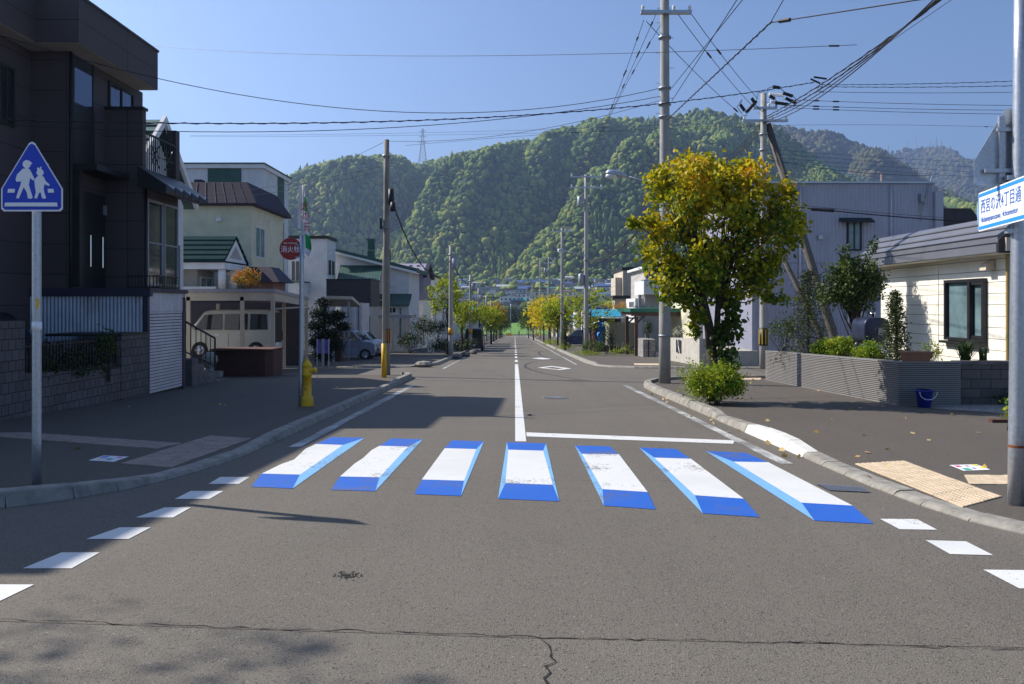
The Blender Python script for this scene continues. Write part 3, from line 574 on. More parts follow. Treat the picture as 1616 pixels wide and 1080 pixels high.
# utility poles
def upole(px, py, ptop, r, label, group=None, arms=(), guard=None, pm=None, n=16, name='utility_pole', X=None, top=None, steps=True):
    x, y, z = P2(px, py, PH); x = X if X else x; ztop = top if top else wz(ptop, y)
    t = T(name, label, 'utility pole', (x, y, z), group)
    pole_geo('pole', x, y, z - .3, ztop, r, r * .68, pm or CONCP, t, n=n)
    if steps:
        mb = MB(); zz = z + 2.2; s = 1
        while zz < ztop - .3: mb.tube([(x, y, zz), (x + s * (r * .85 + .12), y, zz)], .008, 4); zz += .45; s = -s
        mb.build('step_bolts', STEEL, t)
    if guard: 
        g0, g1, c = guard
        MB().lathe((x, y, 0), [(r + .008, z + g0), (r + .008, z + g1)], n).build('guard_sleeve', BLACK, t, True)
        mb = MB()
        for k in range(8): a = k * math.pi / 4 + .2; mb.lathe((x + math.cos(a) * (r + .004), y + math.sin(a) * (r + .004), 0), [(.022, z + g0 + .05), (.022, z + g1 - .05)], 6)
        mb.build('guard_stripe', c, t)
    for kind, az, hw, *rest in arms:
        if kind == 'arm':
            dy = rest[0] if rest else -.25
            MB().box(x - hw, x + hw, y - r - .1, y - r * .6, az - .045, az + .045).build('cross_arm', GALV, t)
            for u in (-.92, .3, .92):
                MB().lathe((x + u * hw, y - r - .05, az), [(.03, .04), (.055, .07), (.03, .1), (.06, .13), (.035, .18), (.02, .2)], 10).build('insulator', CERAM, t, True)
        if kind == 'box': MB().lathe((x + hw, y - .05, az), [(.19, -.32), (.2, -.3), (.2, .28), (.15, .33), (.05, .36)], 14).build('transformer', STEEL, t, True)
        if kind == 'band': MB().lathe((x, y, az), [(r + .01, -.03), (r + .01, .03)], n).build('band', STEEL, t, True)
        if kind == 'lamp':
            sx = -1; zl = az
            MB().tube([(x, y - r, zl - .33), (x + sx * .5, y - r, zl - .2), (x + sx * (hw - .5), y - r, zl)], .022, 8).build('lamp_arm', GALV, t, True)
            MB().tube([(x + sx * (hw - .55), y - r, zl), (x + sx * (hw - .4), y - r, zl + .02), (x + sx * (hw - .15), y - r, zl + .06), (x + sx * hw, y - r, zl + .09), (x + sx * (hw + .08), y - r, zl + .085)], [.04, .085, .115, .095, .03], 14).build('lamp_head', GALV, t, True)
            MB().ball((x + sx * (hw - .1), y - r, zl - .01), (.19, .11, .1), 12).build('lamp_glass', CERAM, t, True)
    return t, x, y, z
YS = M('guard_yellow', (.6, .4, .02), .5, bmp=0)
D1 = P2(1048, 605, PH)[1]
upole(1049, 605, 0, .178, 'thick concrete pole with cross arm and street lamp just left of the leafy roadside tree', arms=[('arm', wz(22, D1) - .03, .75), ('band', wz(140, D1), 0), ('band', wz(165, D1), 0), ('band', wz(185, D1), 0), ('band', wz(530, D1), 0), ('lamp', wz(279, D1), 1.7), ('band', wz(60, D1), 0)], n=24, top=12.4)
x1, y1 = P2(1049, 605, PH)[:2]
t, *_ = upole(1205, 581, 148, .175, 'dark concrete pole behind the roadside tree, with leaning struts and guard sleeve', arms=[('arm', wz(190, 33.3), .95), ('arm', wz(170, 33.3), .5), ('band', wz(210, 33.3), 0), ('band', wz(235, 33.3), 0)], guard=(.95, 1.7, YS), n=20)
x2, y2 = P2(1205, 581, PH)[:2]
STR = M('dark_strut', (.12, .105, .09), .85, var=.2, scale=3, stain=.4)
MB().tube([(x2 + .2, y2 + .1, wz(195, y2)), (wx(1322, y2), y2 + .2, wz(540, y2)), (wx(1345, y2), y2 + .2, g(y2) - .3)], [.14, .19, .21], 14).build('strut', STR, t, True)
MB().tube([(x2 + .15, y2 + .9, wz(330, y2)), (wx(1296, y2 + 1), y2 + 1.2, wz(525, y2)), (wx(1316, y2 + 1), y2 + 1.2, g(y2) - .2)], [.09, .11, .11], 12).build('strut', STR, t, True)
for (ax, ay, bx_, by_) in ((1165, 168, 1172, 178), (1175, 180, 1190, 163), (1183, 158, 1187, 165), (1216, 140, 1227, 142), (1232, 150, 1247, 155), (1236, 158, 1252, 166), (1220, 165, 1240, 168), (1211, 155, 1219, 159), (1275, 128, 1290, 135), (1280, 125, 1300, 128)):
    MB().tube([(wx(ax, y2), y2 - .3, wz(ay, y2)), (wx(bx_, y2), y2 - .3, wz(by_, y2))], .07 if ax < 1270 else .04, 8).build('termination', BLACK, t)

for pth in (((1165, 168), (1168, 160), (1160, 172), (1168, 183)), ((1172, 178), (1176, 185), (1168, 186)), ((1190, 163), (1193, 150), (1204, 147)), ((1187, 165), (1192, 172), (1200, 180)), ((1227, 142), (1234, 148), (1232, 150)), ((1247, 155), (1255, 162), (1252, 166)), ((1219, 159), (1224, 166), (1220, 172)), ((1240, 168), (1248, 171), (1262, 168)), ((1216, 140), (1208, 143), (1206, 152)), ((1290, 135), (1286, 145), (1296, 150))):
    MB().tube([(wx(a_, y2), y2 - .3, wz(b_, y2)) for a_, b_ in pth], .014, 5).build('jumper_wire', BLACK, t)
mb = MB()
for k in range(9): mb.tube([(wx(1211 + k * 2.6, y2), y2 - .25, wz(151 + k * .3, y2)), (wx(1212.2 + k * 2.6, y2), y2 - .25, wz(151.3 + k * .3, y2))], .075, 8).tube([(wx(1213 + k * 2.6, y2), y2 - .25, wz(163 + k * .4, y2)), (wx(1214.2 + k * 2.6, y2), y2 - .25, wz(163.3 + k * .4, y2))], .075, 8)
mb.build('insulator_string', CERAM, t)
y3 = P2(924, 558.5, PH)[1]
upole(925, 558.5, 276, .17, 'second pole along the right kerb, with transformer, cross arms and a lamp', arms=[('arm', wz(280, y3), 1.1), ('arm', wz(297, y3), 1.1), ('box', wz(318, y3), -.42), ('lamp', wz(397, y3), 1.9), ('box', wz(440, y3), -.35), ('band', wz(410, y3), 0)])
y4 = P2(886, 550, PH)[1]
upole(887, 550, 360, .16, 'third pole along the right kerb, plain with a small top arm', arms=[('arm', wz(366, y4), .9)])
y5 = P2(866, 540, PH)[1]
upole(866, 540, 406, .17, 'fourth pole along the right kerb, with a small arm and transformer', arms=[('arm', wz(409, y5), 1), ('box', wz(427, y5), -.5), ('arm', wz(416, y5), .7)], n=10)
for i, (px, py, pt_) in enumerate(((852.5, 535, 408), (846, 532.5, 470), (840, 531, 450), (836.5, 530.5, 468), (831.5, 530.2, 466))):
    upole(px, py, pt_, .16, ('first', 'second', 'third', 'fourth', 'last')[i] + ' far slim pole beyond the yellow trees at the right kerb', 'far poles at the right kerb', n=8, steps=False)
t, *_ = upole(610, 592, 221, .14, 'first pole on the left corner, with a black and yellow guard plate', pm=M('warm_concrete', (.25, .225, .19), .85, var=.15, scale=3, stain=.35), arms=[('band', wz(248, 28.4), 0), ('band', wz(360, 28.4), 0)], guard=None)
x6, y6 = P2(610, 592, PH)[:2]
MB().box(x6 - .02, x6 + .15, y6 - .19, y6 - .17, wz(541, y6), wz(519, y6)).build('guard_plate', BLACK, t)
MB().box(x6 + .01, x6 + .05, y6 - .195, y6 - .19, wz(540, y6), wz(520, y6)).box(x6 + .08, x6 + .12, y6 - .195, y6 - .19, wz(540, y6), wz(520, y6)).build('plate_stripe', M('amber', (.6, .2, .02), .5, bmp=0), t)
MB().box(x6 - .22, x6 - .15, y6 - .12, y6 - .02, wz(362, y6), wz(345, y6)).build('switch_box', BLACK, t)
MB().lathe((x6 + .18, y6 - .15, wz(315, y6)), [(.09, -.2), (.11, 0), (.09, .35)], 10).build('cable_closure', BLACK, t, True)
MB().lathe((x6 + .27, y6 - .3, wz(330, y6)), [(.08, -.12), (.1, 0), (.08, .2)], 10).build('cable_closure', BLACK, t, True)
x7, y7, z7 = P2(606, 596, PH)
t = T('guy_guard', 'thin guy post with a bright yellow sleeve leaning on the left corner pole', 'guy guard', (x7, y7, z7))
pole_geo('guy_rod', x7, y7, z7, wz(390, y7), .055, .04, M('timber_pale', (.3, .27, .21), .8), t, (-.0, 0)); MB().lathe((x7 + .0, y7, z7), [(.085, 0), (.085, 1.14)], 12).build('sleeve', YEL, t, True)
lp = []
for i, (px, py, pt_, lb) in enumerate(((711.5, 564, 389, 'left-hand pole with a yellow band in front of the bright green street tree'), (742.5, 553, 434, 'left-hand pole standing just before the parked dark van'), (755.5, 546, 455, 'left-hand pole rising behind the parked dark van'),
        (767.5, 541, 467, 'left-hand pole within the yellow green tree row'), (775, 538, 474, 'slim left-hand pole beyond the tree row'))):
    t, x, y, z = upole(px, py, pt_, .15, lb, arms=[('band', wz(pt_, P2(px, py, PH)[1]) - .5, 0), ('box', wz(pt_, P2(px, py, PH)[1]) - 1.0, .25)] if i < 3 else (), n=12)
    if i < 2: MB().lathe((x, y, z), [(.158, 1.35), (.158, 1.75)], 12).build('guard_band', M('amber2', (.55, .3, .02), .5, bmp=0), t, True)
    lp.append((x, y))
for px, py, pt_, q_ in ((779, 536, 480, 'leftmost'), (784, 534, 484, 'middle'), (790, 532, 470, 'rightmost')): upole(px, py, pt_, .14, q_ + ' far thin pole at the far left end of the street', 'far poles at the left kerb', n=8, steps=False)
x, y, z = 2.55, 260, g(260)
t = T('lamp_post', 'thin far post standing on the lawn edge at the end of the street', 'lamp post', (wx(806, 292), 292, g(292))); pole_geo('pole', wx(806, 292), 292, g(292), wz(480, 292), .12, .08, GALV, t, n=8)
# poles behind the photographer that carry the near wires
t = T('utility_pole', 'concrete pole behind the photographer carrying the thick cable bundle', 'utility pole', (6.4, -6, .2)); pole_geo('pole', 6.4, -6, .1, 8.5, .17, .12, CONCP, t)
t = T('utility_pole', 'concrete pole behind the photographer on the near corner', 'utility pole', (-6.5, -7, .2)); pole_geo('pole', -6.5, -7, .1, 10.5, .17, .12, CONCP, t)

# ------------------------------------------------------------------ wires
def wp(px, py, Y): return Vector((wx(px, Y), Y, wz(py, Y)))
def wire(label, a, b, sag=0.0, r=.008, beads=0, twist=0, group='overhead wires', mid=None, n=28, name='overhead_wire', mat=None):
    a = wp(*a) if len(a) == 3 and not isinstance(a, Vector) else a; b = wp(*b) if len(b) == 3 and not isinstance(b, Vector) else b
    if mid:                                                # choose the sag so that the wire passes the row seen in the photo
        px, py = mid; best = min((abs(wx(px, 1) - (a.x + (b.x - a.x) * u) / (a.y + (b.y - a.y) * u)), u) for u in [k / 400 for k in range(1, 400)])[1]
        p = a.lerp(b, best); sag = (p.z - wz(py, p.y)) / (4 * best * (1 - best))
    pts = [a.lerp(b, i / n) - Vector((0, 0, 4 * sag * (i / n) * (1 - i / n))) for i in range(n + 1)]
    r *= .85; mb = MB().tube(pts, r, 5)
    if twist:
        ln = (b - a).length; k = int(ln / twist)
        q = [a.lerp(b, i / k / 1) - Vector((0, 0, 4 * sag * (i / k) * (1 - i / k))) + Vector((math.cos(i * 1.6) * r * 1.2, 0, math.sin(i * 1.6) * r * 1.6)) for i in range(k + 1)]
        mb.tube(q, r * .8, 4)
    for u, l in (beads or ()): i0 = a.lerp(b, u) - Vector((0, 0, 4 * sag * u * (1 - u))); dd = (b - a).normalized() * l; mb.tube([i0 - dd, i0 + dd], r * 3.2, 6)
    return tag(mb.build(name, mat or WIRE), label, 'wire', group)
wire('long sagging black wire from the dark house across to the thick right pole', (3, 57, 17.5), (1044, 139, D1), r=.011, mid=(640, 177.5))
wire('twisted black cable crossing the whole street below the long black wire', (-400, 170, 14), (1285, 130, 26), r=.013, mid=(440, 195), twist=.12)
wire('black wire crossing from the dark house just below the twisted cable', (-300, 172, 16), (1044, 152, D1), r=.011, mid=(440, 208))
wire('thin wire running from the left corner pole top to the thick right pole', (611, 223, y6), (1044, 158, D1), r=.009, mid=(830, 208))
wire('topmost thin wire spanning the sky from left edge to the cable bundle', (200, 69, 40), (1352, 71, 19), r=.009, mid=(800, 88), beads=[(.985, .12)])
wire('faint wire pair behind the transmission tower, upper', (300, 214, 60), (1100, 195, 70), r=.011, mid=(700, 209)); wire('faint wire pair behind the transmission tower, lower', (300, 216, 60), (1200, 200, 70), r=.011, mid=(700, 213))
wire('drop wire falling from the left corner pole top to the pale house', (607, 224, y6), (455, 290, 48), r=.009, mid=(560, 247))
wire('drop wire from the left corner pole to the plum-roofed house', (607, 262, y6), (300, 307, 38), r=.008, mid=(450, 292)); wire('lower drop wire sagging in front of the plum mansard roof', (607, 268, y6), (290, 312, 38), r=.008, mid=(400, 308))
wire('service wire from the left corner pole to the white box house', (607, 400, y6), (518, 398, 60), r=.008, mid=(560, 392))
for k, (ax, ay, bx_, by_, l) in enumerate(((1016, 32, 900, 279, 'leftmost'), (1040, 12, 911, 279, 'middle'), (1058, 14, 923, 279, 'rightmost'))):
    wire(l + ' of three steep wires falling left from the thick pole top toward the transformer pole', (ax, ay, D1), (bx_, by_, y3), r=.011, mid=(956 + k * 1.5, 192), beads=[(.04, .12), (.13, .3), (.25, .25)])
for ax, ay, bx_, by_, l in ((1020, 34, 1166, 178, 'lowest'), (1068, 20, 1186, 166, 'middle'), (1088, 18, 1196, 156, 'highest')):
    wire(l + ' of three wires running right from the thick pole arm to the strutted pole', (ax, ay, D1), (bx_, by_, y2), sag=.1, r=.013, beads=[(.35 if l != 'lowest' else .95, .25)])
PB = Vector((6.4, -6, 8.3)); PA = Vector((4.6, -7, 9.4))
wire('left one of two wires rising right from the thick pole out of the frame', (1060, 139, D1), (1178, -8, 15), r=.011); wire('right one of two wires rising right from the thick pole out of the frame', (1060, 160, D1), (1168, -8, 15), r=.011)
wire('twisted cable rising right from the thick pole behind the leafy tree', (1052, 190, D1), (1218, 34, 13), r=.014, mid=(1105, 140), twist=.11)
wire('thin continuation of the twisted cable up to the top edge', (1216, 36, 13), (1243, -12, 11), r=.008)
wire('black spur wire from the twisted cable to the top right corner', (1216, 36, 13), (1500, -8, 10), r=.012, mid=(1340, 17), beads=[(.1, .12)])
for k in range(4):
    wire(('top', 'second', 'third', 'lowest')[k] + ' black strand in the thick bundle climbing to the top right corner', (1206, 186 + k * 3, y2), (1496 - k * 7, -8 + k * 2, 16), r=.019, sag=.15 + .1 * k, group='cable bundle strands', twist=.35 if k < 2 else 0)
    wire(('top', 'second', 'third', 'lowest')[k] + ' black strand of the bundle falling left behind the leafy tree', (1206, 190 + k * 4, y2), (925, 411 + k, y3), r=.019, sag=.9 + .12 * k, group='bundle strands behind the tree')
wire('thin loose wire hanging just below the right cable bundle', (1290, 145, 28), (1510, -6, 16), r=.008)
for ay, by_, l in ((134, 121, 'first'), (137, 130, 'second'), (145, 141, 'third'), (157, 165, 'fourth'), (166, 172, 'fifth'), (170, 179, 'sixth')):
    wire(l + ' from the top of the wires running right from the strutted pole', (1292 if ay < 150 else 1236, ay, y2), (1800, by_ + (by_ - ay) * .2, y2 - 3), r=.012, sag=.1, beads=[(.1, .12), (.16, .12)] if ay > 150 else (), twist=.15 if ay < 140 else 0)
wire('thin lone wire above the far antennas with a small ball', (640, 230, 60), (1800, 211, 60), r=.013, mid=(1230, 198), beads=[(.79, .12)])
wire('service wire from the strutted pole to the corrugated building corner bracket', (1212, 252, y2), (1471, 277, 36), r=.012, mid=(1350, 272))
wire('bright cyan wire descending right from the strutted pole', (1213, 206, y2), (1455, 291, 45), r=.012, mid=(1320, 268), mat=M('cyan_wire', (.05, .4, .5), .5, bmp=0))
wire('thick telecom cable with a splice box crossing before the corrugated building', (1213, 322, y2), (1800, 362, 30), r=.028, mid=(1450, 345), beads=[(.16, .45)])
wire('second thin telecom cable just above the thick telecom cable', (1213, 318, y2), (1800, 356, 30), r=.01, mid=(1400, 337))
for k in range(4): wire(('top', 'second', 'third', 'lowest')[k] + ' fine wire over the far ridge behind the strutted pole', (1213, 236 + 6 * k, y2), (1800, 262 + 9 * k, 50), r=.008, sag=.2, group='fine wires over the ridge')
wire('heavy twisted cable sagging from the left corner pole to the next pole', (613, 300, y6), (709, 412, lp[0][1]), r=.026, mid=(653, 399), twist=.3)
wire('heavy cable sagging between the yellow banded left-hand poles', (714, 415, lp[0][1]), (741, 448, lp[1][1]), r=.026, mid=(729, 441), twist=.3)
wire('heavy cable sagging past the parked van poles', (744, 450, lp[1][1]), (755, 470, lp[2][1]), r=.026, sag=1.3)
wire('heavy black cable sagging left from the thick pole to the transformer pole', (1044, 318, D1), (926, 411, y3), r=.026, mid=(985, 388), twist=.3)
wire('wire from the transformer pole to the third right-hand pole', (922, 412, y3), (887, 440, y4), r=.022, sag=.9); wire('wire from the third to the fourth right-hand pole', (887, 440, y4), (866, 452, y5), r=.02, sag=1.4)
for k in range(3): wire(('left', 'middle', 'right')[k] + ' high line wire linking the far right-hand poles', (901 + 10 * k, 279, y3), (875 + 10 * k, 364, y4), r=.012, sag=.3, group='high line wires'); wire(('left', 'middle', 'right')[k] + ' high line wire between the third and fourth right-hand poles', (877 + 8 * k, 364, y4), (858 + 5 * k, 408, y5), r=.012, sag=.4, group='farther high line wires')

# ------------------------------------------------------------------ building helpers (faces: S looks at the camera, E / W look at the street)
def blk(name, p, x0, x1, y0, y1, z0, z1, mat): return MB().box(x0, x1, y0, y1, z0, z1).build(name, mat, p)
def win(p, face, c, a0, a1, z0, z1, frame=None, glass=None, mull=1, depth=.05, rail=False, name='window'):
    fr = frame or BLACK; gl = glass or GLASS; a0, a1 = min(a0, a1), max(a0, a1); w_ = min(.07, (a1 - a0) * .12)
    def bx_(mb, u0, u1, q0, q1, d0, d1):
        if face == 'S': mb.box(u0, u1, c - d1, c - d0, q0, q1)
        elif face == 'E': mb.box(c + d0, c + d1, u0, u1, q0, q1)
        else: mb.box(c - d1, c - d0, u0, u1, q0, q1)
    mb = MB(); bx_(mb, a0, a1, z0, z0 + w_, .001, depth); bx_(mb, a0, a1, z1 - w_, z1, .001, depth); bx_(mb, a0, a0 + w_, z0 + w_, z1 - w_, .001, depth); bx_(mb, a1 - w_, a1, z0 + w_, z1 - w_, .001, depth)
    for k in range(mull): u = a0 + (a1 - a0) * (k + 1) / (mull + 1); bx_(mb, u - w_ * .4, u + w_ * .4, z0 + w_, z1 - w_, .001, depth * .8)
    if rail: q = z0 + (z1 - z0) * .5; bx_(mb, a0 + w_, a1 - w_, q - .02, q + .02, .001, depth * .7)
    o = mb.build(name, fr, p); mb = MB(); bx_(mb, a0 + w_ * .5, a1 - w_ * .5, z0 + w_ * .5, z1 - w_ * .5, .0, .012); mb.build('pane', gl, o); return o
def gable(mb, x0, x1, y0, y1, ze, zr, axis='x', th=.12):   # two sloped slabs, ridge along the axis
    if axis == 'x':
        ym = (y0 + y1) / 2
        for a in (y0, y1): mb.prism([(x0, a, ze), (x1, a, ze), (x1, ym, zr), (x0, ym, zr)], (0, 0, th))
    else:
        xm = (x0 + x1) / 2
        for a in (x0, x1): mb.prism([(a, y0, ze), (a, y1, ze), (xm, y1, zr), (xm, y0, zr)], (0, 0, th))
    return mb
def seams(p, a, b, c, d, n, mat, r=.018, name='roof_seam'):     # raised seams over a roof plane a-b (eave) to d-c (ridge)
    a, b, c, d = map(Vector, (a, b, c, d)); mb = MB()
    for i in range(n + 1): u = i / n; mb.tube([a.lerp(b, u), d.lerp(c, u)], r, 4)
    return mb.build(name, mat, p)

# ---- dark brown house on the left
HX = -10.9; y0, y1 = 19.44, 23.35; zs_, zt = 7.83, 8.92; gb = g(20)
t = T('dark_house', 'big dark brown panelled house looming over the left side of the street', 'house', (HX - 3, 20, gb))
DKPAN, t_, b_ = newmat('dark_panel'); tc_ = N(t_, 'ShaderNodeTexCoord').outputs['Object']
sp_ = N(t_, 'ShaderNodeSeparateXYZ'); L(t_, tc_, sp_.inputs[0]); ad_ = N(t_, 'ShaderNodeMath', operation='ADD'); L(t_, sp_.outputs[0], ad_.inputs[0]); L(t_, sp_.outputs[1], ad_.inputs[1])
cb_ = N(t_, 'ShaderNodeCombineXYZ'); L(t_, ad_.outputs[0], cb_.inputs[0]); L(t_, sp_.outputs[2], cb_.inputs[1]); br_ = N(t_, 'ShaderNodeTexBrick'); L(t_, cb_.outputs[0], br_.inputs[0]); br_.offset = 0
for k_, v_ in (('Scale', 1), ('Mortar Size', .012), ('Brick Width', 2.4), ('Row Height', .75)): br_.inputs[k_].default_value = v_
br_.inputs['Color1'].default_value = rgba((.082, .062, .066)); br_.inputs['Color2'].default_value = rgba((.07, .054, .06)); br_.inputs['Mortar'].default_value = rgba((.02, .016, .02))
n_ = noise(t_, 60, 4, .7, tc_); L(t_, mixc(t_, n_.outputs[0], mixc(t_, 1.0, br_.outputs[0], (.7, .7, .7), 'MULTIPLY'), br_.outputs[0]), b_.inputs['Base Color']); b_.inputs['Roughness'].default_value = .7; bump(t_, b_, n_.outputs[0], .6, .01)
blk('wall', t, HX - 7, HX, y0, y1, gb - .5, zs_ + .02, DKPAN)
blk('wall', t, HX - 9, -11.8, 17.3, y0 - .003, gb - .5, zs_ + .02, DKPAN)
blk('wing', t, -20, -12.5, 8.8, 17.29, gb - .5, 8.1, DKPAN); blk('wing_parapet', t, -20.2, -12.0, 8.7, 16.85, 8.1, 8.35, DKFAS)
mb = MB().box(HX - 7.2, -10.3, 18.8, 23.0, zs_, zt).box(HX - 9.2, -11.3, 16.95, 18.797, zs_, zt).box(HX - 7.3, -10.27, 18.77, 23.03, zt, zt + .06).box(HX - 9.3, -11.27, 16.92, 18.767, zt, zt + .06)
mb.build('roof_fascia', DKPAN, t); MB().box(HX - 7, -10.32, 18.83, 22.98, zs_ - .012, zs_ - .001).box(HX - 8, -11.32, 16.97, 18.78, zs_ - .012, zs_ - .001).build('soffit', GREY, t)
win(t, 'E', HX, 19.62, 20.62, wz(172, 20.1), wz(85, 20.1), BLACK, MIRR, 0, .03, name='stair_window')
blk('dark_panel', t, HX, HX + .03, 19.62, 20.62, wz(272, 20.1), wz(173, 20.1), BLACK)
win(t, 'E', HX, 21.35, 22.75, wz(173, 22) - .1, wz(143, 22) + .1, BLACK, MIRR, 1)
win(t, 'E', -11.8, 18.15, 18.75, wz(198, 18.5), wz(104, 18.5), BLACK, GLASS, 1)
BXX = -9.9; yb = 21.2; zp = wz(173, 21.2)
blk('bay_wall', t, HX + .002, BXX, yb, yb + .2, 2.06, zp, DKPAN); blk('bay_wall', t, HX + .002, BXX, yb + .2, 23.44, gb - .4, 4.95, DKPAN); blk('coping', t, HX, BXX + .04, yb - .04, yb + .24, zp, zp + .07, BLACK)
blk('balcony_floor', t, HX + .002, BXX + .05, yb + .2, 23.5, 4.96, 5.12, DKFAS); blk('balcony_post', t, BXX - .25, BXX + .02, 23.25, 23.5, 5.12, 6.72, DKPAN)
mb = MB()
for z in (5.2, 6.22): mb.box(BXX - .02, BXX + .02, yb + .2, 23.25, z, z + .05)
yy = yb + .25
while yy < 23.2: mb.box(BXX - .01, BXX + .01, yy, yy + .02, 5.25, 6.22); yy += .13
for c0 in (yb + .7, yb + 1.55):
    for a in range(8): an = a * math.pi / 4; mb.tube([(BXX + .02, c0, 5.73), (BXX + .02, c0 + math.cos(an) * .36, 5.73 + math.sin(an) * .44)], .014, 5)
    mb.tube([(BXX + .02, c0 + math.cos(a * .524) * .2, 5.73 + math.sin(a * .524) * .25) for a in range(13)], .012, 5)
mb.build('balcony_railing', BLACK, t)
mb = MB()                                                  # corrugated awning with pyramid tin edge
z = wz(298, 22)
mb.prism([(BXX, 20.9, z + .45), (BXX + .75, 20.9, z - .05), (BXX + .75, 20.9, z - .28), (BXX, 20.9, z - .1)], (0, 2.75, 0)); mb.build('awning', BLACK, t)
mb = MB()
for k in range(5): ya = 20.95 + k * .54; mb.slab([(BXX + .755, ya, z - .27), (BXX + .755, ya + .5, z - .27), (BXX + .755, ya + .5, z - .03), (BXX + .755, ya, z - .03)], [(BXX + .83, ya + .22, z - .17), (BXX + .83, ya + .28, z - .17), (BXX + .83, ya + .28, z - .13), (BXX + .83, ya + .22, z - .13)])
mb.build('awning_tin', CDARK, t)
win(t, 'E', BXX, 21.4, 22.35, 2.15, wz(318, 22), STEEL, GLASS, 0, .05, True, 'bay_window'); win(t, 'E', BXX, 22.42, 23.35, 2.15, wz(318, 22), STEEL, GLASS, 0, .05, True, 'bay_window')
for q_ in ((-10.86, 19.5), (BXX + .06, 21.26)): MB().tube([(q_[0], q_[1], gb), (q_[0], q_[1], zs_ if q_[1] < 20 else 4.9)], .04, 8).build('downpipe', BLACK, t, True)
MB().box(HX + .002, HX + .1, 21.0, 21.12, 4.0, 4.25).build('wall_lamp', STEEL, t); MB().box(-11.8, -11.7, 17.7, 17.95, 3.1, 3.35).build('vent_cover', STEEL, t)
# entrance recess
blk('entrance_canopy', t, HX, BXX - .35, 19.55, 21.18, wz(275, 20.5) - .05, wz(275, 20.5) + .1, BLACK); blk('entrance_jamb', t, HX, HX + .25, 19.5, 19.66, 2.06, wz(276, 20.5) - .05, BLACK)
d_ = blk('entrance_door', t, HX, HX + .05, 19.9, 21.1, 2.06, 4.5, BLACK); MB().tube([(HX + .1, 20.3, 2.6), (HX + .1, 20.3, 3.4)], .02, 8).tube([(HX + .1, 20.9, 2.6), (HX + .1, 20.9, 3.4)], .02, 8).build('handle', CHROME, d_)

# garage under the terrace
GX = -8.9; gy0, gy1 = 19.39, 21.55; gz = g(20) + .05; zt = wz(455, gy0)
t = T('garage', 'corrugated metal garage with white roller shutter below the dark house', 'garage', (GX - 3, 20, gz))
blk('wall', t, GX - 9, GX - .05, gy0 + .03, 21.5, gz - .4, zt - .16, BLACK)
MB().corr((GX - 9, gy0 + .03), (GX - .16, gy0 + .03), gz - .3, zt - .2, .09, .022).build('corrugated_side', RUST, t)
MB().box(GX - 9, GX + .05, gy0 - .04, gy0 + .1, zt - .2, zt).box(GX - .12, GX + .05, gy0 + .1, 21.6, zt - .1, zt).build('roof_edge', M('navy_trim', (.03, .03, .055), .5), t)
blk('terrace_slab', t, GX - 9, GX - .125, gy0 + .102, 21.6, zt - .15, zt - .03, CONC)
for q_ in ((GX - .13, GX - .02, gy0 - .01, gy0 + .09), (GX - .1, GX - .01, gy1 - .12, gy1)): MB().box(*q_, gz - .2, zt - .2).build('corner_post', M('navy_trim', (0, 0, 0)), t)
MB().corr((GX - .03, gy0 + .1), (GX - .03, gy1 + .05), wz(492, gy0), zt - .1, .2, .02, (1, 0), True).build('fascia_panel', SHUT, t)
mb = MB(); z = gz + .03
while z < wz(494, gy0): mb.slab([(GX - .06, gy0 + .1, z), (GX - .06, gy1 - .13, z), (GX - .035, gy1 - .13, z + .012), (GX - .035, gy0 + .1, z + .012)], [(GX - .06, gy0 + .1, z + .075), (GX - .06, gy1 - .13, z + .075), (GX - .04, gy1 - .13, z + .065), (GX - .04, gy0 + .1, z + .065)]); z += .078
mb.build('roller_shutter', SHUT, t)
mb = MB()
for z in (zt + .03, zt + .32): mb.box(GX - 1.0, GX - .2, 20.4, 20.44, z, z + .03).box(GX - .24, GX - .2, 20.44, 21.6, z, z + .03)
k = 0
while k < 11: mb.box(GX - .23, GX - .21, 20.44 + k * .1, 20.46 + k * .1, zt, zt + .33); k += 1
for k in range(9): mb.box(GX - 1 + k * .09, GX - .98 + k * .09, 20.41, 20.43, zt, zt + .33)
mb.build('terrace_railing', BLACK, t)
# block wall with fence
WX = -8.9
t = T('block_wall', 'dark concrete block wall with an iron picket fence on the left pavement edge', 'wall', (WX, 16, g(16)))
BLKM = brickmat('block_face', (.17, .15, .15), (.12, .105, .105), (.03, .027, .027), row=.19, bw=.2)
def slp(x0, x1, ya, yb_, ha, hb, za=-.3): # box following the street slope
    return [(x0, ya, g(ya) + za), (x1, ya, g(ya) + za), (x1, ya, ha), (x0, ya, ha)], [(x0, yb_, g(yb_) + za), (x1, yb_, g(yb_) + za), (x1, yb_, hb), (x0, yb_, hb)]
MB().slab(*slp(WX - .15, WX, 14.45, 18.0, wz(593, 14), wz(582, 18))).build('low_wall', BLKM, t)
MB().slab(*slp(WX - .19, WX + .02, 10, 14.447, 1.33, 1.33)).build('tall_wall', BLKM, t); MB().slab(*slp(WX - .19, WX + .02, 18.003, 19.3, wz(531, 18), wz(531, 18))).build('pier', BLKM, t)
MB().box(WX - 1.7, WX + .03, 17.98, 19.32, wz(531, 18), wz(527, 18)).build('pier_cap', BLACK, t)
mb = MB(); yy = 14.5
while yy < 17.98: mb.box(WX - .09, WX - .06, yy, yy + .02, wz(590, 15), wz(537, 16) + .0); yy += .11
for z in (wz(588, 16), wz(543, 16)): mb.box(WX - .085, WX - .065, 14.45, 18, z, z + .03)
mb.build('picket_fence', BLACK, t)

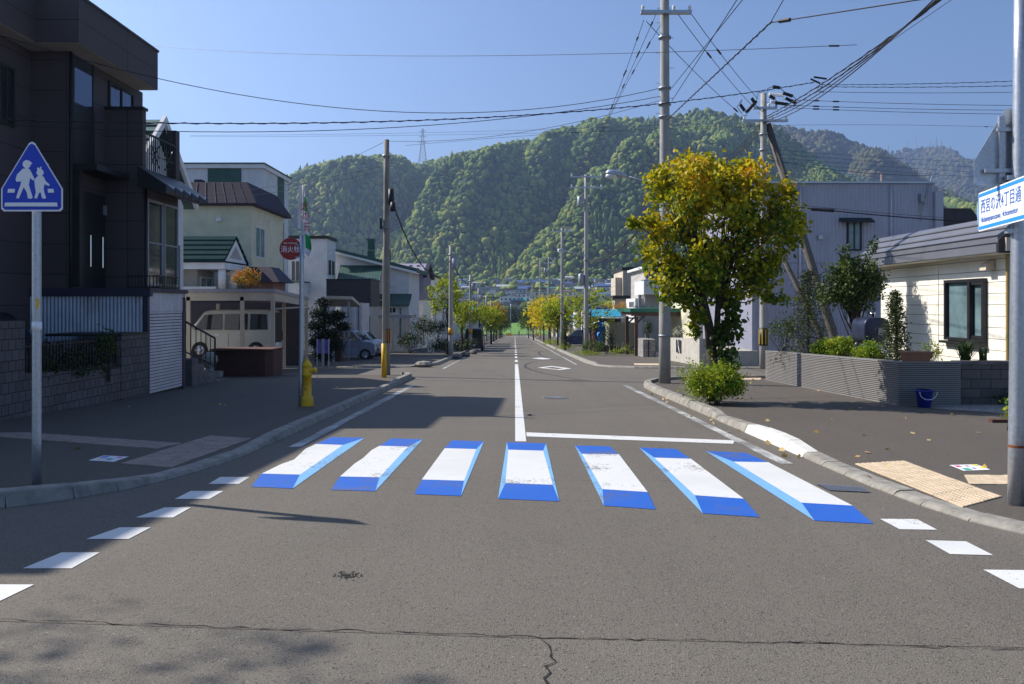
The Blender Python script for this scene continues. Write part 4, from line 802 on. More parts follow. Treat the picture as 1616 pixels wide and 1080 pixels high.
# ---- vehicles
def vehicle(name, label, loc, rz, Lh, W, H, mat, prof, glassy, wheels, wr=.28, hood=None, tail=False, group=None, front=True):
    t = T(name, label, 'car' if 'van' not in name else 'van', loc, group, rz); t_o = LOC[t.name]; LOC[t.name] = (Vector((0, 0, 0)), 0)
    def sec(y, inset): return [(x, y, z) for x, z in prof]
    mb = MB(); n = len(prof); zb = max(z for x, z in prof) * .52
    hw = W / 2
    def yw(z): return hw - max(0, z - zb) * .16
    ringL = [(x, yw(z), z) for x, z in prof]; ringR = [(x, -yw(z), z) for x, z in prof]
    body = mb.slab(ringR, ringL).build('body', mat, t, local=True); bevel(body, .045, 3)
    for s_ in (-1, 1):
        for poly in glassy:
            if len(poly) < 3: continue
            a = [(x, s_ * (yw(z) + .012), z) for x, z in poly]; MB().prism(a, (0, -s_ * .01, 0)).build('side_window', GLASS, t, local=True)
        for q_ in (.1, -.15): MB().box(Lh * q_, Lh * q_ + .16, s_ * (hw + .01), s_ * (hw + .025), zb - .12, zb - .09).build('door_handle', CHROME, t, local=True)
        MB().box(-.02, -.01, s_ * (hw + .001), s_ * (hw + .006), .25, zb).box(Lh * .24, Lh * .24 + .01, s_ * (hw + .001), s_ * (hw + .006), .3, zb).build('door_seam', BLACK, t, local=True)
    (fx0, fz0), (fx1, fz1) = hood                                # windscreen from bottom to top
    e = .03; MB().poly([(fx0 + e, -hw + .13, fz0 + .03), (fx0 + e, hw - .13, fz0 + .03), (fx1 + e, hw - .2, fz1 - .04), (fx1 + e, -hw + .2, fz1 - .04)]).build('windscreen', GLASS, t, local=True)
    xb = min(x for x, z in prof); xf = max(x for x, z in prof)
    MB().box(xb - .012, xb - .002, -hw + .16, hw - .16, zb + .05, H - .16).build('rear_window', GLASS, t, local=True)
    for s_ in (-1, 1):
        MB().ball((xf - .06, s_ * (hw - .2), .62), (.09, .16, .09), 10).build('headlight', LAMPC, t, True, local=True)
        MB().box(xb - .03, xb + .05, s_ * (hw - .02), s_ * (hw - .13), .62, 1.0).build('tail_light', LAMPR, t, local=True)
        MB().ball((fx0 - .12, s_ * (hw + .1), fz0 + .1), (.06, .1, .08), 8).build('mirror', mat, t, True, local=True)
    MB().box(xf - .02, xf + .015, -hw + .35, hw - .35, .5, .62).box(xf - .02, xf + .02, -.5, .5, .28, .4).build('grille', BLACK, t, local=True)
    MB().box(xb - .02, xb - .005, -.17, .17, .42, .58).build('number_plate', SWHT, t, local=True)
    for wxx in wheels:
        for s_ in (-1, 1):
            def ty(r, d0, d1): return [[(wxx + r * math.cos(a * math.pi / 12), s_ * (hw - d), wr + r * math.sin(a * math.pi / 12)) for a in range(24)] for d in (d0, d1)]
            o = MB().slab(*ty(wr, .2, -.01)).build('wheel', RUB, t, local=True); MB().slab(*ty(wr * .66, .1, -.02)).build('rim', STEEL, o, local=True)
            mb = MB()
            for k in range(5): a = k * 1.257; mb.tube([(wxx, s_ * (hw + .03), wr), (wxx + wr * .6 * math.cos(a), s_ * (hw + .03), wr + wr * .6 * math.sin(a))], .022, 5)
            mb.build('spokes', CHROME, o, local=True); MB().slab(*ty(wr * 1.16, .02, -.004)).build('wheel_arch', BLACK, t, local=True)
    LOC[t.name] = t_o; return t
KV = [(-1.7, .25), (1.62, .25), (1.7, .45), (1.66, .85), (1.5, 1.05), (.98, 1.78), (.7, 1.86), (-1.5, 1.88), (-1.64, 1.8), (-1.7, 1.0)]
KW = [[(1.33, 1.08), (.95, 1.66), (.25, 1.7), (.25, 1.08)], [(.15, 1.08), (.15, 1.7), (-.75, 1.7), (-.75, 1.08)], [(-.85, 1.08), (-.85, 1.7), (-1.5, 1.68), (-1.56, 1.08)]]
KC = [(-1.7, .22), (1.62, .22), (1.7, .5), (1.68, .82), (1.5, .98), (.95, 1.06), (.45, 1.6), (.15, 1.68), (-1.45, 1.66), (-1.62, 1.5), (-1.7, .9)]
KCW = [[(.83, 1.05), (.4, 1.52), (.0, 1.56), (.0, 1.05)], [(-.08, 1.05), (-.08, 1.56), (-.8, 1.56), (-.8, 1.05)], [(-.88, 1.05), (-.88, 1.55), (-1.4, 1.52), (-1.5, 1.05)]]
yv = 32.0; zv = wz(566, 30.5)
xv = (wx(312, yv) + wx(440, yv)) / 2
t = vehicle('kei_van', 'cream boxy van with raised tailgate parked under the carport', (xv - .15, yv, zv), math.pi, 3.4, 1.48, 1.88, CVAN, KV, KW, (-1.1, 1.1), hood=((1.5, 1.08), (.98, 1.74)))
LOC_ = LOC[t.name]; LOC[t.name] = (Vector((0, 0, 0)), 0)
MB().prism([(-1.68, -.62, 1.86), (-1.68, .62, 1.86), (-2.75, .6, 1.93), (-2.75, -.6, 1.93)], (0, 0, .06)).build('tailgate', CVAN, t, local=True); MB().box(-1.72, -1.705, -.6, .6, .55, 1.75).build('open_cargo', BLACK, t, local=True)
LOC[t.name] = LOC_
vehicle('parked_car', 'blue grey small car parked nose out beside the brick gatepost', (-9.35, 44.6, g(44.6) + PH), 0, 3.4, 1.48, 1.7, CBLUE, KC, KCW, (-1.12, 1.12), hood=((1.0, 1.06), (.47, 1.58)))
vehicle('parked_car', 'white small car parked just beyond the blue grey car', (-9.7, 49.6, g(49.6) + PH), 0, 3.4, 1.48, 1.5, CWHT, KC, KCW, (-1.12, 1.12), hood=((1.0, 1.06), (.47, 1.58)))
vehicle('parked_van', 'dark grey van parked facing away at the left kerb among the street trees', (-3.35, 67, g(67) + .01), math.pi / 2, 3.4, 1.55, 1.88, CDARK, KV, KW, (-1.1, 1.1), hood=((1.5, 1.08), (.98, 1.74)))
vehicle('dark_van', 'black van parked behind the block wall beside the rusty garage wall', (-12.2, 16.6, g(16.6)), 0, 3.4, 1.6, 1.95, CBLK, [(x * 1.35, z * 1.1) for x, z in KV], [[(x * 1.35, z * 1.1) for x, z in w_] for w_ in KW], (-1.4, 1.4), wr=.33, hood=((1.5 * 1.35, 1.19), (.98 * 1.35, 1.9)))
vehicle('parked_car', 'dark blue car parked beyond the slim ivy-clad tree on the right', (6.6, 83, g(83) + PH), math.pi, 3.4, 1.55, 1.6, M('car_navy', (.02, .03, .09), .3, .3, bmp=0), KC, KCW, (-1.12, 1.12), hood=((1.0, 1.06), (.47, 1.58)))
vehicle('parked_car', 'pale grey car with tail lights showing behind the slim ivy-clad tree', (7.1, 66, g(66) + PH), math.pi / 2, 3.4, 1.4, 1.7, CWHT, KV, KW, (-1.12, 1.12), hood=((1.5, 1.06), (.98, 1.74)))

# ---- left row behind the dark house
STRIPE, t_, b_ = newmat('green_striped_roof'); tc_ = N(t_, 'ShaderNodeTexCoord').outputs['Object']; n_ = noise(t_, 2, 5, .6, tc_)
L(t_, mixc(t_, n_.outputs[0], (.03, .075, .07), (.055, .12, .11)), b_.inputs['Base Color']); b_.inputs['Roughness'].default_value = .4; b_.inputs['Metallic'].default_value = .3
def stepped_roof(p, x0, x1, ya, za, yb_, zb, n, mat, name='roof', th=.1):     # roof courses running along X, rising from (ya,za) to (yb,zb)
    mb = MB()
    for i in range(n):
        u, v = i / n, (i + 1) / n; y_a, y_b = ya + (yb_ - ya) * u, ya + (yb_ - ya) * v; z_a, z_b = za + (zb - za) * u, za + (zb - za) * v
        mb.slab([(x0, y_a, z_a + .06), (x0, y_a, z_a - th), (x0, y_b, z_b - th), (x0, y_b, z_b)], [(x1, y_a, z_a + .06), (x1, y_a, z_a - th), (x1, y_b, z_b - th), (x1, y_b, z_b)])
    return mb.build(name, mat, p)
X_ = -11.5; gy = g(26)
t = T('gabled_house', 'white gabled house with green stepped roof just past the dark house', 'house', (X_ - 3, 26.3, gy))
MB().prism([(X_ - .35, 24.2, gy - .3), (X_ - .35, 28.5, gy - .3), (X_ - .35, 28.5, 5.15), (X_ - .35, 26.3, 7.35), (X_ - .35, 24.2, 5.2)], (-7, 0, 0)).build('wall', WHITE, t)
stepped_roof(t, X_ - 7.5, X_, 23.8, 5.2, 26.3, 7.75, 9, STRIPE); stepped_roof(t, X_ - 7.5, X_, 28.9, 5.2, 26.302, 7.75, 9, STRIPE)
MB().prism([(X_ + .01, 23.75, 5.05), (X_ + .01, 23.75, 5.3), (X_ + .01, 26.3, 7.88), (X_ + .01, 28.95, 5.3), (X_ + .01, 28.95, 5.05), (X_ + .01, 26.3, 7.6)], (-.12, 0, 0)).build('verge_board', WHITEM, t)
win(t, 'E', X_ - .35, 27.3, 28.2, 1.9, 3.8, WHITEM, GLASS, 1)
t = T('porch', 'small white porch with dark green stepped roof and round columns', 'porch', (-14, 38, g(38)))
ze, zr, zf_ = wz(411, 36.5), wz(373, 38), wz(456, 36.5)
PGR = M('porch_green', (.016, .04, .042), .9, .0, var=.2, spec=.03); stepped_roof(t, -18.5, -13.25, 36.4, ze, 38, zr, 5, PGR); stepped_roof(t, -18.5, -13.25, 39.7, ze, 38.002, zr, 5, PGR)
MB().box(-18.5, -13.3, 36.5, 39.6, ze - .4, ze - .1).build('beam', WHITEM, t)
MB().prism([(-13.3, 36.6, ze - .02), (-13.3, 39.5, ze - .02), (-13.3, 38, zr - .15)], (-.1, 0, 0)).build('pediment', WHITEM, t); MB().prism([(-13.295, 37.2, ze + .15), (-13.295, 38.8, ze + .15), (-13.295, 38, zr - .5)], (.02, 0, 0)).build('pediment_panel', GREY, t)
for x, y in ((-13.5, 36.75), (-13.5, 38.1), (-13.5, 39.4)): MB().lathe((x, y, 0), [(.17, zf_), (.17, ze - .4)], 14).build('column', WHITEM, t, True)
blk('base', t, -18.5, -13.35, 36.55, 39.6, g(37) - .3, zf_ - .12, DKBRN); blk('parapet', t, -18.5, -13.7, 36.55, 36.65, zf_ - .118, zf_ + .1, WHITEM)
blk('back_wall', t, -18.4, -14.9, 37.4, 39.5, zf_ - .118, ze - .1, GREY); win(t, 'S', 37.4, -17.3, -15.6, zf_ + .15, ze - .75, WHITEM, GLASS, 1); win(t, 'E', -14.9, 37.7, 39.2, zf_, ze - .7, WHITEM, GLASSL, 1)
# cream mansard house
def mansard(t, x0, x1, y0, y1, zw, zr, inset, over, mat):
    a = [(x0 - over, y0 - over, zw), (x1 + over, y0 - over, zw), (x1 + over, y1 + over, zw), (x0 - over, y1 + over, zw)]
    b = [(x0 + inset, y0 + inset, zr), (x1 - inset, y0 + inset, zr), (x1 - inset, y1 - inset, zr), (x0 + inset, y1 - inset, zr)]
    MB().slab(a, b).build('roof', mat, t); seams(t, a[0], a[1], b[1], b[0], int((x1 - x0) / .45), mat); seams(t, a[1], a[2], b[2], b[1], int((y1 - y0) / .45), mat)
    MB().box(x0 - over, x1 + over, y0 - over, y1 + over, zw - .1, zw - .002).build('eave', mat, t)
yc = 41.0; xc = wx(397, yc); ye = Yx(448, xc); zw = wz(325, yc)
t = T('mansard_house', 'cream house with a plum metal mansard roof', 'house', (xc - 3, 43, g(43)))
blk('wall', t, xc - 8, xc, yc, ye, g(43) - .5, zw, CREAM); mansard(t, xc - 8, xc, yc, ye, zw + .1, wz(286, yc), .35, .35, PURP)
win(t, 'E', xc, Yx(402, xc), Yx(417, xc), wz(408, 42.3), wz(359, 42.3), WHITEM, GLASSL, 1); blk('vent', t, wx(342, yc), wx(350, yc), yc - .12, yc, wz(350, yc), wz(344, yc), WHITEM)
MB().lathe((xc + .06, ye - .1, 0), [(.05, g(40)), (.05, zw - .3)], 8).build('downpipe', WHITEM, t); blk('chimney_box', t, wx(300, yc), wx(312, yc), yc + .5, yc + 1, wz(286, yc) - .1, wz(281, yc), PURP)
blk('white_annex', t, xc - 8, xc - 5.6, yc - 1.2, yc - .01, g(34) - .3, 4.6, WHITE)
zb = wz(446, 39); x_ = wx(450, 39.5)
MB().slab([(x_ - 1.9, 38.2, zb), (x_ + .1, 38.2, zb), (x_ + .1, 40.8, zb), (x_ - 1.9, 40.8, zb)], [(x_ - 1.5, 38.8, zb + .75), (x_ - .5, 38.8, zb + .75), (x_ - .5, 40.2, zb + .75), (x_ - 1.5, 40.2, zb + .75)]).build('porch_roof', PURP, t)
blk('porch_wall', t, x_ - 1.7, x_ - .3, 38.5, 40.6, g(36) - .2, zb, M('red_porch', (.25, .12, .09), .8))
yc = 49.0; xc = wx(414, yc); ye = Yx(455, xc); zt = wz(266, yc)
t = T('flat_roof_house', 'tall pale house with dark green panels behind the mansard house', 'house', (xc - 3, 48, g(48)))
blk('wall', t, xc - 9, xc, yc, ye, g(48) - .5, zt, WHITE); MB().box(xc - 9.1, xc + .15, yc - .15, ye + .15, zt, zt + .25).build('cornice', WHITEM, t); MB().box(xc - 9.15, xc + .2, yc - .2, ye + .2, zt + .252, zt + .33).build('roof', DGREEN, t)
blk('green_panel', t, wx(328, yc), wx(381, yc), yc - .03, yc, wz(292, yc), zt - .003, DGREEN); blk('green_panel', t, xc, xc + .03, Yx(438, xc), Yx(448, xc), wz(318, 50), zt - .003, DGREEN)
# carport
CX = -9.1; cy0, cy1 = 30.2, 35.3; za, zb = wz(456, cy0), wz(469, cy1)
t = T('carport', 'grey flat-roofed carport over the cream van', 'carport', (CX - 2, 32, g(32)))
MB().slab([(CX - 4.6, cy0, za), (CX, cy0, za), (CX, cy1, zb), (CX - 4.6, cy1, zb)], [(CX - 4.6, cy0, za - .13), (CX, cy0, za - .13), (CX, cy1, zb - .13), (CX - 4.6, cy1, zb - .13)]).build('roof', M('carport_grey', (.3, .29, .33), .5), t)
MB().box(CX - 4.6, CX - .05, cy0 + .05, cy0 + .13, za - .45, za - .132).slab([(CX - .12, cy0 + .14, za - .45), (CX - .05, cy0 + .14, za - .45), (CX - .05, cy0 + .14, za - .134), (CX - .12, cy0 + .14, za - .134)], [(CX - .12, cy1, zb - .4), (CX - .05, cy1, zb - .4), (CX - .05, cy1, zb - .135), (CX - .12, cy1, zb - .135)]).build('beam', BEIGE, t)
for x, y in ((wx(381, cy0), cy0 + .1), (CX - .1, cy0 + .12), (CX - .1, cy1 - .1), (wx(296, cy0), cy0 + .1), (wx(448, 34.6), 34.6), (CX - 4, cy1 - .1)): MB().box(x - .07, x + .07, y - .05, y + .05, g(y) - .2, (za + (zb - za) * (y - cy0) / (cy1 - cy0)) - .3).build('post', BEIGE, t)
t = T('carport_shade_sheet', 'added dark sheet standing in for shade at the back of the carport behind the cream van', 'fence', (-11.5, 36.2, g(36))); blk('dark_sheet', t, -15, -9.6, 36.1, 36.2, g(36), 1.75, DKBRN)  # dark sheet added to stand in for the shade inside the carport
# brick planter, lantern, stairs
t = T('brick_planter', 'low dark red brick planter in front of the carport', 'planter', (wx(382, 27.9), 27.9, g(28)))
xa, xb = wx(336, 27.4), wx(430, 27.4); zt = wz(553, 27.4)
MB().slab([(xa, 27.4, g(27) - .1), (xb - .2, 27.2, g(27) - .1), (xb, 27.5, g(27) - .1), (xb, 28.6, g(27) - .1), (xa, 28.6, g(27) - .1)], [(xa, 27.4, zt), (xb - .2, 27.2, zt), (xb, 27.5, zt), (xb, 28.6, zt), (xa, 28.6, zt)]).build('brickwork', BRICK, t); MB().box(xa - .03, xb + .03, 27.17, 28.63, zt + .001, zt + .05).build('coping', BRICK, t)
t = T('stone_lantern', 'rough grey stone ornament beside the brick planter', 'stone ornament', (wx(331, 27), 27, g(27) + PH))
x, z = wx(331, 27), g(27) + PH; MB().lathe((x, 27, z), [(.24, 0), (.26, .12), (.16, .16), (.13, .3), (.2, .42), (.27, .55), (.25, .7), (.12, .84), (0, .86)], 9).build('carved_stone', CONC, t); MB().box(x + .1, x + .42, 26.8, 27.1, z, z + .2).build('base_block', CONC, t)
t = T('steps', 'dark concrete steps with a black handrail beside the white shutter', 'steps', (-9.7, 24, g(24)))
for k in range(5): blk('step', t, -10.9, -9.15 - k * .0, 22.6 + k * .45, 23.04 + k * .45 + (0 if k < 4 else .6), g(24) - .1, g(24) + .05 + (4 - k) * .2, BLOCK)
mb = MB(); P_ = [(-9.25, 22.4, wz(508, 22.4)), (-9.25, 24.6, wz(534, 24.6))]; Q_ = [(p[0], p[1], p[2] - .85) for p in P_]
mb.tube(P_, .03, 6); mb.tube(Q_, .02, 6)
for k in range(7): u = k / 6; a = Vector(P_[0]).lerp(Vector(P_[1]), u); mb.tube([a, a - Vector((0, 0, .85 if k < 6 else 1.0))], .014 if k < 6 else .03, 5)
mb.build('handrail', BLACK, t)
# white box house
yc = 60; xc = wx(516, yc); ye = Yx(529.5, xc); zt = wz(377, yc)
t = T('white_box_house', 'white flat-roofed box house with a black parapet edge', 'house', (xc - 2, 61, g(61)))
blk('wall', t, xc - 8, xc, yc, ye, g(60) - .5, zt, WHITE); MB().box(xc - 8.1, xc + .12, yc - .12, ye + .12, zt, zt + .22).build('parapet_edge', BLACK, t)
win(t, 'E', xc, Yx(518.5, xc), Yx(521.5, xc), wz(434, 61), wz(411, 61), BLACK, GLASS, 0); win(t, 'E', xc, Yx(524, xc), Yx(527, xc), wz(434, 62), wz(413, 62), BLACK, GLASS, 0)
win(t, 'S', yc, wx(459, yc), wx(474, yc), wz(445, yc), wz(411, yc), WHITEM, GLASS, 1); MB().box(wx(440, yc), wx(487, yc), yc - 1.4, yc - .01, wz(466, yc), wz(447, yc)).build('low_annex', WHITE, t); MB().box(wx(438, yc), wx(489, yc), yc - 1.5, yc - .01, wz(447, yc), wz(445, yc)).build('annex_roof', DGREEN, t)
# brown box house, container, second carport
yc = 51; xc = wx(585, yc); ye = Yx(595, xc)
t = T('brown_box_house', 'dark brown box shaped upper storey above a parking bay', 'house', (xc - 1.5, 52, g(52)))
blk('upper_storey', t, wx(515, yc), xc, yc, ye + 1, wz(484, yc), wz(442, yc), DKBRN); MB().box(wx(514.5, yc), xc + .05, yc - .05, ye + 1.05, wz(442, yc), wz(440.5, yc)).build('roof_edge', BLACK, t)
blk('lower_wall', t, wx(574, yc), xc - .05, yc + .1, ye + .9, g(52) - .3, wz(484, yc) - .002, GREY); blk('dark_door', t, wx(574, yc), wx(586, yc) - .1, yc + .06, yc + .098, g(52), wz(500, yc), BLACK); blk('sign_panel', t, wx(575, yc), wx(585, yc), yc + .03, yc + .058, wz(498, yc), wz(484, yc) - .05, WHITEM)
t = T('container', 'ribbed pale metal shed behind the blue grey car', 'shed', (wx(556, 48.5), 49, g(49)))
MB().corr((wx(538, 48.5), 48.5), (wx(573, 48.5), 48.5), g(49), wz(478, 48.5), .36, .05, (0, -1), True).build('ribbed_side', SHUT, t); blk('shell', t, wx(538, 48.5), wx(573, 48.5), 48.52, 50.6, g(49), wz(478, 48.5) - .02, SHUT)
t = T('carport', 'low carport roof just left of the ribbed pale shed', 'carport', (wx(545, 43), 43, g(43)))
MB().slab([(wx(515, 42), 42, wz(467, 42)), (wx(556, 42), 42, wz(468, 42)), (wx(570, 46), 46, wz(481, 46)), (wx(520, 46), 46, wz(479, 46))], [(wx(515, 42), 42, wz(472, 42)), (wx(556, 42), 42, wz(473, 42)), (wx(570, 46), 46, wz(485, 46)), (wx(520, 46), 46, wz(484, 46))]).build('roof', BEIGE, t)
for px, y in ((518, 42.3), (550, 42.3), (566, 45.8)): MB().box(wx(px, y) - .05, wx(px, y) + .05, y - .05, y + .05, g(y), wz(472, y) - .05 if y < 44 else wz(484.5, y)).build('post', STEEL, t)
t = T('gatepost', 'red brick gatepost with a white metal panel beside the blue grey car', 'gatepost', (wx(535, 41), 41, g(41)))
MB().box(wx(530, 41), wx(540, 41), 40.8, 41.2, g(41), wz(526, 41)).build('brick_pier', BRICK, t); MB().box(wx(525, 41), wx(529, 41), 40.9, 41.05, g(41), wz(548, 41)).build('panel', WHITEM, t)
for px, lb in ((505.5, 'left one of two violet cloth panels hanging by the dark pruned pine'), (516, 'right one of two violet cloth panels hanging by the dark pruned pine')):
    t = T('violet_panel', lb, 'panel', (wx(px, 35.5), 35.5, g(35.5))); MB().box(wx(px - 5, 35.5), wx(px + 4, 35.5), 35.45, 35.5, wz(558, 35.5), wz(536, 35.5)).build('cloth', M('violet', (.16, .13, .5), .7, bmp=0), t); MB().box(wx(px - 5, 35.5), wx(px - 4, 35.5), 35.42, 35.448, g(35.5), wz(535, 35.5)).box(wx(px + 3, 35.5), wx(px + 4, 35.5), 35.42, 35.448, g(35.5), wz(535, 35.5)).build('stand', WHITEM, t)
# pitched white-sided house with green roofs
yc = 64; xc = wx(645, yc); xl = wx(528, yc)
t = T('pitched_house', 'white sided house with long sloping roof, green lean-to roofs and a square chimney', 'house', (xc - 4, 65, g(65)))
MB().prism([(xl, yc, g(yc) - .4), (xc, yc, g(yc) - .4), (xc, yc, wz(428, yc)), (xl, yc, wz(398, yc))], (0, 7, 0)).build('wall', WHITE, t)
MB().clap((wx(604, yc), yc - .001), (xc, yc - .001), wz(463, yc), wz(432, yc), .2, .025).build('siding', WHITE, t)
MB().prism([(xl - .3, yc - .5, wz(396, yc)), (xc + .7, yc - .5, wz(430, yc)), (xc + .7, yc - .5, wz(424, yc)), (xl - .3, yc - .5, wz(391, yc))], (0, 8, 0)).build('roof', DGREEN, t); MB().prism([(xl - .3, yc - .56, wz(399, yc)), (xc + .7, yc - .56, wz(433, yc)), (xc + .7, yc - .56, wz(429.5, yc)), (xl - .3, yc - .56, wz(395.5, yc))], (0, .05, 0)).build('bargeboard', WHITEM, t)
a = [(wx(531, 61), 61, wz(447, 61)), (wx(598, 61), 61, wz(447, 61)), (wx(603, yc), yc, wz(419, yc)), (wx(537, yc), yc, wz(419, yc))]; MB().prism(a, (0, 0, -.12)).build('lean_to_roof', DGREEN, t); seams(t, *a, 14, DGREEN)
a = [(wx(596, 61.5), 61.5, wz(481, 61.5)), (wx(646, 61.5), 61.5, wz(481, 61.5)), (wx(650, yc), yc, wz(464, yc)), (wx(600, yc), yc, wz(464, yc))]; MB().prism(a, (0, 0, -.12)).build('lean_to_roof', DGREEN, t); seams(t, *a, 12, DGREEN)
blk('lower_wall', t, wx(598, 62), wx(645, 62), 62, yc - .01, g(62), wz(482, 62), WHITE); blk('chimney', t, wx(580, 66), wx(590, 66), 66, 66.6, wz(420, 66), wz(379, 66), DGREEN); blk('chimney_cap', t, wx(578.5, 66), wx(591, 66), 65.9, 66.7, wz(379, 66) + .002, wz(377, 66), DGREEN); blk('flue', t, wx(613, 66), wx(616, 66), 66, 66.2, wz(425, 66), wz(394, 66), BLACK)
win(t, 'S', 62, wx(612, 62), wx(626, 62), wz(495, 62), wz(485, 62), WHITEM, GLASS, 1); win(t, 'S', 62, wx(630, 62), wx(634, 62), wz(540, 62), wz(486, 62), WHITEM, GLASSL, 0)
t = T('porch', 'grey flat porch roof on posts before the white sided house', 'porch', (wx(630, 59), 59, g(59)))
MB().box(wx(586, 59), wx(651, 59), 58.5, 61, wz(502, 59), wz(497, 59)).build('roof', M('carport_grey', (0, 0, 0)), t)
for px in (590, 601, 621, 640, 646): MB().box(wx(px - 1.5, 59), wx(px + 1.5, 59), 58.6, 58.7, g(59), wz(502, 59)).build('post', BEIGE, t)
# steep grey-roofed house
yc = 73; xc = wx(668, yc)
t = T('steep_roof_house', 'cream house with steep purple grey snow-guard roof', 'house', (xc - 4, 75, g(75)))
xq = wx(645, yc); blk('wall', t, xc - 8, xc, yc, yc + 7, g(75) - .3, wz(474, yc), CREAM2)
SNOW = M('purple_grey_roof', (.2, .18, .25), .5, .2)
zl, zm_, zh = wz(474, yc), wz(433, yc + .5), wz(416, yc + 3)
MB().slab([(xq - 6, yc - .3, zl), (xc, yc - .3, zl), (xc, yc + 7, zl), (xq - 6, yc + 7, zl)], [(xq - 6, yc + .1, zm_), (xc, yc + .1, zm_), (xc, yc + 6.5, zm_), (xq - 6, yc + 6.5, zm_)]).build('roof', SNOW, t)
MB().prism([(xc, yc - .05, zm_ + .003), (xc, yc + 6.6, zm_ + .003), (xc, yc + 3.2, zh)], (xq - 6 - xc, 0, 0)).build('upper_roof', M('lit_purple_roof', (.3, .28, .34), .5, .2), t)  # upper slope of the same roof, coloured paler for the light from above
MB().prism([(xc + .003, yc - .3, zm_ - .35), (xc + .003, yc - .3, zm_), (xc + .003, yc + 3.2, zh + .12), (xc + .003, yc + 6.9, zm_), (xc + .003, yc + 6.9, zm_ - .35), (xc + .003, yc + 3.2, zh - .25)], (.35, 0, 0)).build('verge', BLACK, t)
for i in range(3):
    for j in range(3): xx = wx(650 - j * 9 + (i % 2) * 4, yc); zz = wz(466 - i * 12, yc); MB().prism([(xx, yc - .34, zz), (xx + .3, yc - .34, zz + .1), (xx, yc - .34, zz + .2)], (0, .03, 0)).build('snow_guard', BLACK, t)
for i in range(3):
    for j in range(4): xx = wx(655 - j * 12, yc + 1); u = .15 + i * .28; y_ = yc + 3.2 * u; z_ = zm_ + (zh - zm_) * u; MB().box(xx, xx + .3, y_, y_ + .1, z_, z_ + .12).build('snow_guard', BLACK, t)
for i, (px, y, pt_, pr) in enumerate(((683, 84, 436, 'white plain-walled house right after the steep grey roof'), (697, 98, 446, 'second white house beyond the steep grey roof, partly behind a street tree'))):
    xc = wx(px, y); t = T('white_house', pr, 'house', (xc - 4, y + 3, g(y))); blk('wall', t, xc - 9, xc, y, y + 8, g(y) - .4, wz(pt_, y), WHITE if i else CREAM2)
    MB().prism([(xc - 9.2, y - .2, wz(pt_, y)), (xc + .3, y - .2, wz(pt_, y)), (xc + .3, y - .2, wz(pt_ - 2, y)), (xc - 4, y - .2, wz(pt_ - 12, y)), (xc - 9.2, y - .2, wz(pt_ - 2, y))], (0, 8.5, 0)).build('roof', DARKROOF, t)
    win(t, 'E', xc, y + 1.5, y + 3, wz(505, y), wz(480, y), WHITEM, GLASS, 1); win(t, 'S', y, xc - 1.2, xc - .3, wz(505, y), wz(488, y), WHITEM, GLASS, 1)
MB_ = MB(); t = T('white_post', 'short white concrete gate pier in the shrubs beyond the porch', 'gatepost', (wx(679, 58), 58, g(58))); blk('pier', t, wx(674.5, 58), wx(684, 58), 58, 58.5, g(58), wz(536, 58), WHITE)

# ---- houses along the far street, both sides, then the town on the slope
WC = {'white': (.6, .6, .6), 'cream': (.6, .54, .4), 'beige': (.42, .36, .28), 'grey': (.3, .31, .34), 'pale blue': (.4, .47, .56), 'brown': (.16, .11, .09), 'brick red': (.25, .06, .05)}
RC = {'teal': (.03, .28, .3), 'red': (.3, .05, .04), 'dark': (.05, .05, .06), 'brown': (.14, .09, .08), 'blue': (.06, .12, .28), 'green': (.05, .16, .1), 'pale grey': (.4, .41, .43)}
WM = {k: M('wall ' + k, c, .85, stain=.2) for k, c in WC.items()}; RM = {k: M('roof ' + k, c, .55, .1) for k, c in RC.items()}
def small_house(name, label, x, y, w_, d_, h, wc, rc, group, axis='x', flat=False, z=None, off_=0):
    z = g(y) if z is None else z; mb = MB(); x0, x1 = x - w_ / 2, x + w_ / 2; y0, y1 = y, y + d_
    mb.mat(0).box(x0, x1, y0, y1, z - 1.5, z + h)
    if flat: mb.mat(1).box(x0 - .2, x1 + .2, y0 - .2, y1 + .2, z + h + .01, z + h + .35)
    else:
        mb.mat(1); gable(mb, x0 - .4, x1 + .4, y0 - .4, y1 + .4, z + h + .01, z + h + random.uniform(1.2, 2.2), axis, .15)
        mb.mat(0)
        if axis == 'x': mb.prism([(x0, y0, z + h), (x0, y1, z + h), (x0, (y0 + y1) / 2, z + h + 1.1)], (w_, 0, 0))
        else: mb.prism([(x0, y0, z + h), (x1, y0, z + h), (x, y0, z + h + 1.1)], (0, d_, 0))
    mb.mat(2)
    for fl_ in range(int(h // 2.7)):
        k = int(w_ // 2.6)
        for i in range(k):
            if random.random() < .8: u = x0 + (i + .3) * w_ / k; mb.box(u, u + w_ / k * .42, y0 - .05, y0 - .003, z + .9 + fl_ * 2.7, z + 2.1 + fl_ * 2.7)
        for i in range(int(d_ // 3)):
            u = y0 + (i + .3) * 3; mb.box(x0 - .05, x0 - .003, u, u + 1.2, z + .9 + fl_ * 2.7, z + 2.1 + fl_ * 2.7); mb.box(x1 + .003, x1 + .05, u, u + 1.2, z + .9 + fl_ * 2.7, z + 2.1 + fl_ * 2.7)
    return tag(mb.build(name, [WM[wc], RM[rc], GLASS]), label, 'house', group)
wk, rk = list(WC), list(RC); random.seed(11)
